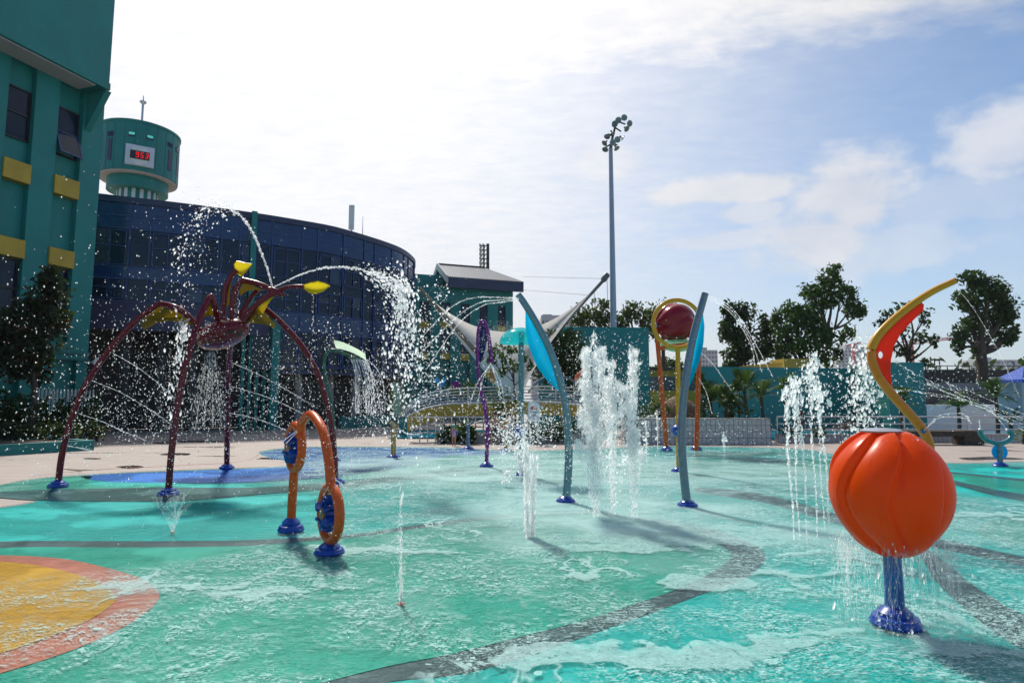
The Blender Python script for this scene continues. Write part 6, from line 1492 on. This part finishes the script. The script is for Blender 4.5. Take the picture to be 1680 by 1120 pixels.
q = gauss_px([(345, 545, 9, 9, 100)], 11.95, .05); spray('drops bouncing on the body of the spider', q, radii(len(q), 3, 11.9))
LJ = [('highest jet on the outer left spider leg', [(184, 578), (225, 602), (262, 630), (290, 655)], 11.9), ('second jet on the outer left spider leg', [(150, 624), (195, 642), (240, 668), (285, 698)], 11.9),
      ('third jet on the outer left spider leg', [(124, 676), (165, 690), (200, 706), (240, 722)], 11.9), ('lowest jet on the outer left spider leg', [(110, 731), (130, 734), (150, 739)], 11.9),
      ('highest jet on the rear spider leg', [(379, 594), (420, 612), (465, 636), (512, 664)], 14.2), ('middle jet on the rear spider leg', [(378, 633), (420, 645), (460, 660), (500, 680)], 14.4), ('lowest jet on the rear spider leg', [(376, 677), (410, 684), (440, 693), (475, 708)], 14.6)]
for lb_, pts, Y in LJ: jet(lb_+', a thin white line', px_path([(x, y, Y-.15*i) for i, (x, y) in enumerate(pts)], 5), .011, .013, 'thin jets from the spider legs', 60, .010)
# drips from the cups
for lb_, pts in (('broken drip below the right yellow cup', [(514, 483, 12.2), (513, 540, 12.2), (512, 620, 12.2), (512, 700, 12.2)]), ('broken drip below the upper yellow cup', [(392, 455, 12.3), (389, 500, 12.3), (386, 560, 12.3)])):
    q, v = curve_pts(px_path(pts, 5), 90, .01, .05); spray(lb_, q, radii(90, 2.4, 12.2, .4), vel=v, stretch=2.2)
# ---- leaf fountain
q = gauss_px([(548, 543, 14, 14, 70), (560, 555, 16, 10, 40)], 16.9, .2); spray('drops leaping above the green leaf fountain', q, radii(len(q), 3.6, 16.9))
sps = []
for i in range(15):
    u = i/14; x0 = 575+28*u; y0 = 588+6*u-4*u*u; dx = random.uniform(6, 26)*(.4+u)
    sps.append(px_path([(x0, y0, 16.95), (x0+dx*.5, y0+14, 16.9), (x0+dx*.9, y0+44, 16.85), (x0+dx*1.1+random.uniform(-5, 5), y0+88, 16.8)], 6))
bundle('waterfall', 'glassy strands of water spilling from the tip of the pale leaf', 'waterfall', sps, .022, .012, 'stream', 22, .016, .02)
q = gauss_px([(612, 640, 12, 30, 380), (618, 680, 14, 24, 300), (585, 650, 8, 30, 120)], 16.8, .25); spray('drops falling in front of the leaf fountain', q, radii(len(q), 2.8, 16.8, .5), vel=DOWN, stretch=1.7)
q = gauss_px([(470, 590, 22, 20, 500), (480, 610, 18, 18, 300)], 19.5, .5); spray('fine mist patch before the glass facade', q, radii(len(q), 1.2, 19.5, .4), material='stream')
# ---- ring arch jets
bundle('water_jet', 'pair of short thin jets into the upper blue wheel of the ring arch', 'water jet', [[P(487, 706, 7.6), P(466, 722, 7.75)], [P(488, 708, 7.6), P(469, 727, 7.75)]], .007, .008, group='short jets of the ring arch')
for i, (a, b_) in enumerate((((539, 798), (530, 812)), )): jet('short thin jet into the lower blue wheel', [P(*a, 6.7), P(*b_, 6.85)], .007, .008, 'short jets of the ring arch')
bundle('water_jet', 'faint threads fanning right from the middle of the orange ring arch', 'water jet', [px_path([(494, 752, 7.7), (520, 764+k*3, 7.5), (545+k*6, 782+k*4, 7.3), (572+k*6, 806+k*4, 7.1)], 5) for k in range(4)], .006, .007, 'stream', 24, .006)
q = gauss_px([(545, 740, 30, 40, 260), (580, 790, 40, 35, 260)], 7.0, .5); spray('drops flying about the orange ring arch', q, radii(len(q), 2.6, 7.0, .5))
# ---- bow jets
b0 = P(850, 487, 10.1)
for i, (mx, my, ex, ey, lb_) in enumerate(((790, 488, 685, 560, 'uppermost'), (795, 497, 680, 590, 'middle'), (800, 502, 700, 605, 'lowest'))):
    jet(lb_+' of three thin jets arching left from the grey teal bow', px_path([(850, 488+i*2, 10.1), (820, 488+i*4, 10.2), (mx-10, my, 10.4), (mx-50, (my+ey)/2-20, 10.7), (ex, ey, 11)], 7), .008, .010, 'thin jets arching left from the bow', 110, .010)
q = gauss_px([(720, 480, 9, 14, 60), (690, 590, 26, 40, 420), (720, 560, 18, 40, 180)], 11, .4); spray('bright drops before the gabled hall where thin jets end', q, radii(len(q), 4.2, 11, .55))
for i, (ex, ey, lb_) in enumerate(((1268, 618, 'upper'), (1250, 610, 'middle'), (1238, 600, 'lower'))):
    jet(lb_+' of three thin jets arching right from the slate bow', px_path([(1159, 486+i*2, 10), (1180, 491+i*4, 10.1), (1205, 510+i*5, 10.3), (1232, 550+i*8, 10.6), (ex, ey, 11)], 7), .006, .008, 'thin jets arching right from the bow', 80, .008)
# thin slanting jets from the vane
for a, b_, lb_ in (((1130, 560), (1200, 640), 'upper thin line of water slanting over the palms'), ((1146, 620), (1168, 680), 'lower thin line of water slanting over the palms')):
    jet(lb_, px_path([(a[0], a[1], 10.2), ((a[0]+b_[0])/2+2, (a[1]+b_[1])/2-6, 10.6), (b_[0], b_[1], 11)], 6), .005, .006, 'thin lines slanting over the palms', 40, .006)
# ---- purple hook fan
for i, (ex, ey) in enumerate(((768, 668), (782, 672), (822, 655), (832, 690))):
    jet(['outer left', 'inner left', 'inner right', 'outer right'][i]+' thin stream falling from the tip of the purple hook', px_path([(805, 596, 13.6), ((805+ex)/2+(3 if ex > 805 else -3), 628, 13.5), (ex, ey, 13.4)], 6), .010, .008, 'streams from the purple hook', 50, .012)
# ---- aqua dome
q = gauss_px([(820, 545, 12, 10, 500), (855, 537, 20, 5, 500), (800, 555, 14, 8, 260)], 13.6, .25); spray('fine spray dancing on the aqua dome', q, radii(len(q), 1.6, 13.6, .5), material='stream')
q = gauss_px([(855, 700, 22, 26, 520), (885, 690, 20, 24, 420), (830, 720, 18, 24, 420), (862, 730, 16, 26, 420), (905, 700, 14, 24, 160)], 13.3, .35); spray('bright drops thrown off the blue ball under the aqua dome', q, radii(len(q), 3.6, 13.3, .5))
q = column(Vector(P(854, 780, 13.4)), 0, 0, 0, 1)
q, v = curve_pts([P(856, 722, 13.2), P(855, 750, 13.2), P(854, 776, 13.2)], 240, .07, .07); spray('water running down the foot of the aqua dome post', q, radii(240, 5, 13.2, .5), vel=v, stretch=1.6)
q = gauss_px([(833, 716, 9, 18, 200)], 20.0, .2); spray('splash at the tan water cannon', q, radii(len(q), 4.5, 20, .5))
bundle('water_jet', 'fan of thin threads falling from the bronze water cannon', 'water jet', [px_path([(652, 702, 18.5), (662+k*1.5, 708+k*.6, 18.4), (674+k*3, 719-k*1.4, 18.3)], 4) for k in range(7)], .010, .008, 'stream', 12, .012)
jet('flat jet from the blue grey water cannon to the purple hook', px_path([(778, 693, 20.3), (790, 690, 20.2), (800, 690, 20.1)], 4), .016, .014, 'cannon jets', 20, .012)
# ---- central geysers
def geyser(label, px, py, top, sw, n_str, n_drop, spread, group):
    b_ = G(px, py); Y = b_.y; h = P(px, top, Y).z
    root = thing('geyser', label, 'geyser', (b_.x, b_.y, ZB), group)
    parts, rads, vels = [], [], []
    for k in range(n_str):
        ox, oy = random.gauss(0, sw*.8), random.gauss(0, sw*.8); hk = h*random.choice([.55, .65, .75, .9, 1.0])*random.uniform(.9, 1.05)*(1-.20*min(2.2, abs(ox)/max(sw, 1e-3)))
        m_ = int(78*hk/1.5); t_ = rng.uniform(0, 1, m_)**.62
        lean = random.gauss(0, spread)
        x = b_.x+ox*(.22+1.0*t_)+lean*t_**2+.012*np.sin(t_*25+k)+rng.normal(size=m_)*.010*(1+3*t_**3)
        y = b_.y+oy*(.35+.9*t_)+rng.normal(size=m_)*.010
        parts.append(np.stack([x, y, ZB+t_*hk], 1)); rads.append((.0045+.0095*t_**1.5)*np.exp(rng.normal(0, .4, m_))); vels.append(np.tile(UPV, (m_, 1)))
        c_ = int(26*hk); tt = 1-np.abs(rng.normal(0, .10, c_)); parts.append(np.stack([b_.x+ox*1.2+lean+rng.normal(size=c_)*.03, b_.y+oy+rng.normal(size=c_)*.03, ZB+hk*tt], 1)); rads.append(.012*np.exp(rng.normal(0, .5, c_))); vels.append(rng.normal(size=(c_, 3))*.5+UPV)
    drops('strands', cat_(*parts), cat_(*rads), 'froth', cat_(*vels), 2.6, root)
    for k in range(3):
        ox = random.gauss(0, sw*.6); mb = MB(); mb.tube(smooth_path([b_+Vector((ox*.5, 0, ZB)), b_+Vector((ox, 0, h*.25)), b_+Vector((ox*1.1, 0, h*.55))], 5), [.010, .014], 6); mb.build('stream', 'sheet', root)
    t_ = rng.uniform(0, 1, n_drop); t_ = t_**.7; w_ = sw*(.30+1.25*np.abs(np.sin(t_*2.4))**1.3)
    gx = rng.normal(size=n_drop); p = np.stack([b_.x+gx*w_, b_.y+rng.normal(size=n_drop)*w_, ZB+t_*h*(1.02-.20*np.minimum(2.4, np.abs(gx)))], 1)
    drops('droplets', p, np.clip(np.exp(rng.normal(0, .5, n_drop)), .3, 3)*.0062, 'drop', UPV, 1.5, root)
    m_ = n_drop//3; t_ = rng.uniform(0, 1, m_); w_ = sw*(.35+.8*t_)
    p = np.stack([b_.x+rng.normal(size=m_)*w_, b_.y+rng.normal(size=m_)*w_, ZB+t_*h*.75], 1)
    drops('fine_water', p, np.clip(np.exp(rng.normal(0, .5, m_)), .4, 2.5)*.010, 'mist', UPV, 3.0, root)
    return root
geyser('tall white geyser, left and widest of the pair beside the grey teal bow', 978, 850, 545, .098, 18, 2000, .09, 'central geysers')
geyser('white geyser jet rising at the middle of the geyser cluster', 1006, 846, 590, .085, 10, 1000, .09, 'central geysers')
geyser('pointed white geyser in front of the garden wall window', 1039, 852, 572, .050, 11, 800, .04, 'central geysers')
q = gauss_px([(985, 640, 36, 50, 800), (1000, 780, 50, 40, 800), (1045, 680, 22, 50, 420), (985, 570, 26, 22, 140), (950, 700, 18, 50, 220)], 8.8, .3); spray('drops thrown round the central geysers', q, radii(len(q), 2.6, 8.8, .55), vel=UPV, stretch=1.4)
# ---- twin-strand jet in the middle front
b_ = G(868, 884); root = thing('ground_jet', 'low clear ground jet left of the geysers, boiling at its top', 'ground jet', (b_.x, b_.y, ZB), 'ground jets'); Y = b_.y
pts = []
for k in range(7):
    ox = random.gauss(0, .03); h = P(868, 730+random.uniform(-10, 50), Y).z; n_ = 130; t_ = rng.uniform(0, 1, n_); pts.append(np.stack([b_.x+ox*(1+t_)+rng.normal(size=n_)*.010, b_.y+rng.normal(size=n_)*.03, ZB+t_*h], 1))
drops('strands', cat_(*pts), .010*np.exp(rng.normal(0, .35, 910)), 'stream', UPV, 3.2, root)
mb = MB(); mb.tube([b_+UP*ZB, b_+UP*.5], [.032, .045], 10); mb.build('stream', 'sheet', root)
q = gauss_px([(868, 720, 14, 20, 160), (866, 780, 14, 40, 160)], Y, .06); drops('droplets', q, radii(len(q), 3.4, Y, .5), 'drop', None, 1, root)
def nozzle(px, py, root):
    q = G(px, py); mb = MB(); mb.lathe([(.032, ZB+.001), (.032, ZB+.006), (.02, ZB+.008), (0, ZB+.008)], (q.x, q.y, 0), 18); mb.build('nozzle', 'redline', root)
# front thin jet
b_ = G(658, 996); root = thing('ground_jet', 'faint thin ground jet nearest the viewer with a red nozzle', 'ground jet', (b_.x, b_.y, ZB), 'ground jets'); nozzle(658, 996, root); Y = b_.y
for k in range(9):
    e = (658+random.gauss(0, 18), random.uniform(820, 930)); q, v = curve_pts(px_path([(658, 995, Y), ((658*.6+e[0]*.4), 960, Y), e+(Y,)], 6), 70, .001, .012); drops('thread', q, .0022*np.exp(rng.normal(0, .4, 70)), 'stream', v, 5, root)
q, v = curve_pts(px_path([(658, 995, Y), (658, 900, Y), (657, 790, Y)], 6), 260, .002, .012); drops('thread', q, .0028*np.exp(rng.normal(0, .4, 260)), 'stream', v, 5, root)
q = gauss_px([(655, 900, 26, 60, 420), (650, 800, 40, 60, 260), (660, 960, 22, 20, 200), (640, 870, 70, 40, 260)], Y, .15); drops('droplets', q, radii(len(q), 1.7, Y, .5), 'drop', None, 1, root)
b_ = G(283, 877); root = thing('ground_jet', 'low fan shaped ground jet in front of the spider leg', 'ground jet', (b_.x, b_.y, ZB), 'ground jets'); nozzle(283, 877, root); Y = b_.y
for k in range(11):
    ex = 283+(k-5)*6.2+random.uniform(-2, 2); q, v = curve_pts(px_path([(283, 876, Y), (283+(ex-283)*.45, 842, Y), (ex, 803+abs(k-5)*random.uniform(1, 5), Y)], 6), 60, .001, .02); drops('thread', q, .0038*np.exp(rng.normal(0, .4, 60)), 'mist', v, 6, root)
q = gauss_px([(283, 820, 26, 20, 160)], Y, .1); drops('droplets', q, radii(len(q), 1.8, Y, .4), 'drop', None, 1, root)
for (px, py, tp_, lb_) in ((1079, 740, 672, 'small far jet left of the orange posts'), (1188, 741, 708, 'small far jet before the tiled wall'), (1061, 760, 690, 'thin far jet right of the geysers'), (831, 800, 770, 'tiny jet left of the grey teal bow foot')):
    b_ = G(px, py); Y = b_.y; root = thing('ground_jet', lb_, 'ground jet', (b_.x, b_.y, ZB), 'small far ground jets'); h = P(px, tp_, Y).z
    mb = MB(); mb.tube([b_+UP*ZB, b_+UP*h*.6, b_+UP*h], [.02, .022, .03], 6); mb.build('stream', 'stream', root)
    n_ = 60; t_ = rng.uniform(.2, 1, n_); drops('droplets', np.stack([b_.x+rng.normal(size=n_)*.03*(1+t_), b_.y+rng.normal(size=n_)*.03, t_*h], 1), .016*np.exp(rng.normal(0, .4, n_)), 'drop', None, 1, root)
# ---- right hand row of thin jets
for i, (px, py, tp_, br_) in enumerate(((1302, 890, 640, .9), (1311, 884, 625, 1.0), (1326, 896, 622, 1.1), (1341, 884, 600, 1.0), (1352, 870, 585, .9), (1362, 880, 640, .8))):
    b_ = G(px, py); Y = b_.y; h = P(px, tp_, Y).z
    root = thing('ground_jet', ['leftmost', 'second', 'third', 'fourth', 'fifth', 'rightmost'][i]+' of the beaded thin jets left of the orange pod', 'ground jet', (b_.x, b_.y, ZB), 'beaded jets left of the orange pod')
    n_ = 340; t_ = rng.uniform(0, 1, n_)**.9; wig = .012*np.sin(t_*9+i*2)+random.gauss(0, .06)*t_**2
    p = np.stack([b_.x+wig+rng.normal(size=n_)*(.004+.030*t_**3), b_.y+rng.normal(size=n_)*(.004+.03*t_**3), ZB+t_*h], 1)
    drops('beads', p, (.0040+.0050*t_**2)*np.exp(rng.normal(0, .35, n_)), 'drop', UPV, 2.4, root)
    mb = MB(); mb.tube([b_+UP*ZB, b_+UP*h*.35, b_+UP*h*.62], [.007, .007, .004], 6); mb.build('thread', 'sheet', root)
    c_ = 45; tt = 1-np.abs(rng.normal(0, .13, c_)); drops('crest', np.stack([b_.x+rng.normal(size=c_)*.035, b_.y+rng.normal(size=c_)*.035, ZB+h*tt*1.02], 1), .008*np.exp(rng.normal(0, .6, c_)), 'drop', UPV, 2.0, root)
q = gauss_px([(1335, 690, 30, 50, 220), (1345, 620, 20, 30, 160), (1345, 580, 14, 12, 60), (1310, 660, 6, 26, 120)], 7.5, .2); spray('drops and lumps above the beaded jets', q, radii(len(q), 3.4, 7.5, .65), vel=UPV, stretch=1.3)
b_ = G(1414, 880); root = thing('geyser', 'ragged white plume beside the amber horn behind the orange pod', 'geyser', (b_.x, b_.y, ZB), 'plumes by the horn'); Y = b_.y
q = gauss_px([(1414, 590, 8, 16, 150), (1418, 630, 11, 26, 260), (1408, 680, 12, 40, 260), (1405, 740, 10, 40, 160), (1415, 560, 12, 10, 40), (1400, 640, 22, 50, 120), (1432, 660, 16, 40, 120)], Y, .08); drops('droplets', q, radii(len(q), 5.0, Y, .6, hi=2.6), 'drop', UPV, 1.6, root)
# ---- orange pod: water shedding
th_ = rng.uniform(0, 2*math.pi, 230); pts, rr, vv = [], [], []
for k, a_ in enumerate(th_):
    r_ = RX*random.uniform(.70, .93); z0 = cb.z-RZ*.80+(r_/RX-.8)*.35; z1 = max(.03, z0-random.uniform(.15, .75)); n_ = 16; t_ = np.linspace(0, 1, n_)
    pts.append(np.stack([cb.x+math.cos(a_)*r_*(1+.05*t_)+rng.normal(size=n_)*.004+.006*np.sin(t_*12+k), cb.y+math.sin(a_)*r_*(1+.05*t_)+rng.normal(size=n_)*.004, z0+(z1-z0)*t_**1.2], 1)); rr.append(np.full(n_, random.choice([.0022, .003, .0042]))*rng.uniform(.6, 1.4, n_)); vv.append(np.tile(DOWN, (n_, 1)))
spray('glassy strands hanging from the rim of the orange pod', cat_(*pts), cat_(*rr), name='water_curtain', material='sheet', vel=cat_(*vv), stretch=8)
q = np.stack([cb.x+rng.normal(size=420)*.30, cb.y+rng.normal(size=420)*.30, rng.uniform(.05, cb.z-.3, 420)], 1); spray('fine drops falling under the orange pod', q, .0028*np.exp(rng.normal(0, .45, 420)), vel=DOWN, stretch=2.6)
a_ = rng.uniform(0, 2*math.pi, 560); t_ = np.clip(np.abs(rng.normal(.30, .30, 560)), .22, 2.3); rr_ = np.array([podfn(x, y) for x, y in zip(t_, a_)])*1.004
q = np.stack([cb.x+np.sin(t_)*np.cos(a_)*RX*rr_, cb.y+np.sin(t_)*np.sin(a_)*RX*rr_, cb.z+np.minimum(np.cos(t_)*rr_, .93)*RZ], 1); spray('beads of water on the orange shell', q, .0026*np.exp(rng.normal(0, .5, 560)))
q = np.zeros((300, 3)); q[:, 0] = ft.x+rng.normal(size=300)*.12; q[:, 1] = ft.y+rng.normal(size=300)*.12; q[:, 2] = ZB+np.abs(rng.normal(size=300))*.07
spray('splashes round the blue foot of the orange pod', q, .0034*np.exp(rng.normal(0, .5, 300)))
# ---- horn jets and far-right streams
jet('thin thread curving down from the mouth of the amber horn', px_path([(1563, 470, 7.6), (1585, 490, 7.8), (1612, 530, 8), (1640, 580, 8.2), (1672, 650, 8.4)], 6), .003, .004, 'threads from the horn', 60, .0045)
for i, (ex, ey) in enumerate(((1566, 682), (1572, 690))): jet(['upper', 'lower'][i]+' short arc from the blue nozzle on the amber horn', px_path([(1516, 706, 7.5), (1528, 692+i*3, 7.5), (1545, 680+i*4, 7.5), (ex+10, ey-4, 7.5), (ex+22, ey+3, 7.5)], 6), .005, .005, 'short arcs from the horn nozzle', 50, .006)
RS = [((1688, 690), (1560, 640), (1470, 598)), ((1690, 700), (1570, 655), (1450, 634)), ((1690, 706), (1580, 655), (1480, 612)), ((1690, 695), (1600, 660), (1500, 640)), ((1690, 712), (1610, 668), (1520, 628)), ((1690, 684), (1600, 646), (1535, 622))]
for i, (a, m_, e) in enumerate(RS):
    jet(['lowest', 'second', 'third', 'fourth', 'fifth', 'highest'][i]+' of the thin streams flying in from the right edge', px_path([(a[0], a[1], 11), (m_[0], m_[1], 11.2), (e[0], e[1], 11.4)], 8), .0045, .006, 'streams flying in from the right', 120, .008, 'sheet', wob=.02)
for i, (a, b_) in enumerate((((1608, 704), (1606, 688)), ((1652, 705), (1625, 672)))): jet(['left', 'right'][i]+' thin spout from the teal fork sprayer', px_path([(a[0], a[1], 15.6), ((a[0]+b_[0])/2, (a[1]+b_[1])/2-1, 15.6), (b_[0], b_[1], 15.6)], 5), .010, .008, 'spouts of the fork sprayer', 30, .010)
q = gauss_px([(1480, 630, 40, 20, 220), (1560, 640, 50, 18, 260), (1450, 690, 30, 30, 160), (1620, 640, 40, 40, 120)], 11.3, .6); spray('fine drops over the palms on the right', q, radii(len(q), 2.6, 11.3, .5))
q = gauss_px([(1210, 720, 40, 22, 300), (1250, 650, 40, 50, 160), (1100, 690, 30, 40, 260), (1190, 705, 22, 14, 120), (1060, 640, 22, 60, 420)], 14, 1.0); spray('scattered drops before the tiled wall', q, radii(len(q), 2.2, 14, .5))
q = gauss_px([(800, 640, 60, 60, 500), (900, 650, 50, 60, 420), (760, 690, 60, 40, 520), (840, 600, 40, 30, 160), (700, 640, 30, 60, 420)], 12.5, 1.2); spray('scattered drops in the middle of the pad before the garden', q, radii(len(q), 2.5, 12.5, .55))
# ================================================================== AIR
m, t = mat('haze air')
pv_ = t.n('ShaderNodeVolumePrincipled', ins={'Color': (.86, .90, .96), 'Density': .00018, 'Anisotropy': .2})
o_ = t.n('ShaderNodeOutputMaterial'); t.put(o_.inputs['Volume'], pv_.outputs[0]); M['haze'] = m
mb = MB(); mb.box((0, 300, 32), (1400, 760, 66)); hz_o = mb.build('haze', 'haze', None, smooth=0); tag(hz_o, 'thin pale air over the whole place', 'haze', None, 'stuff')
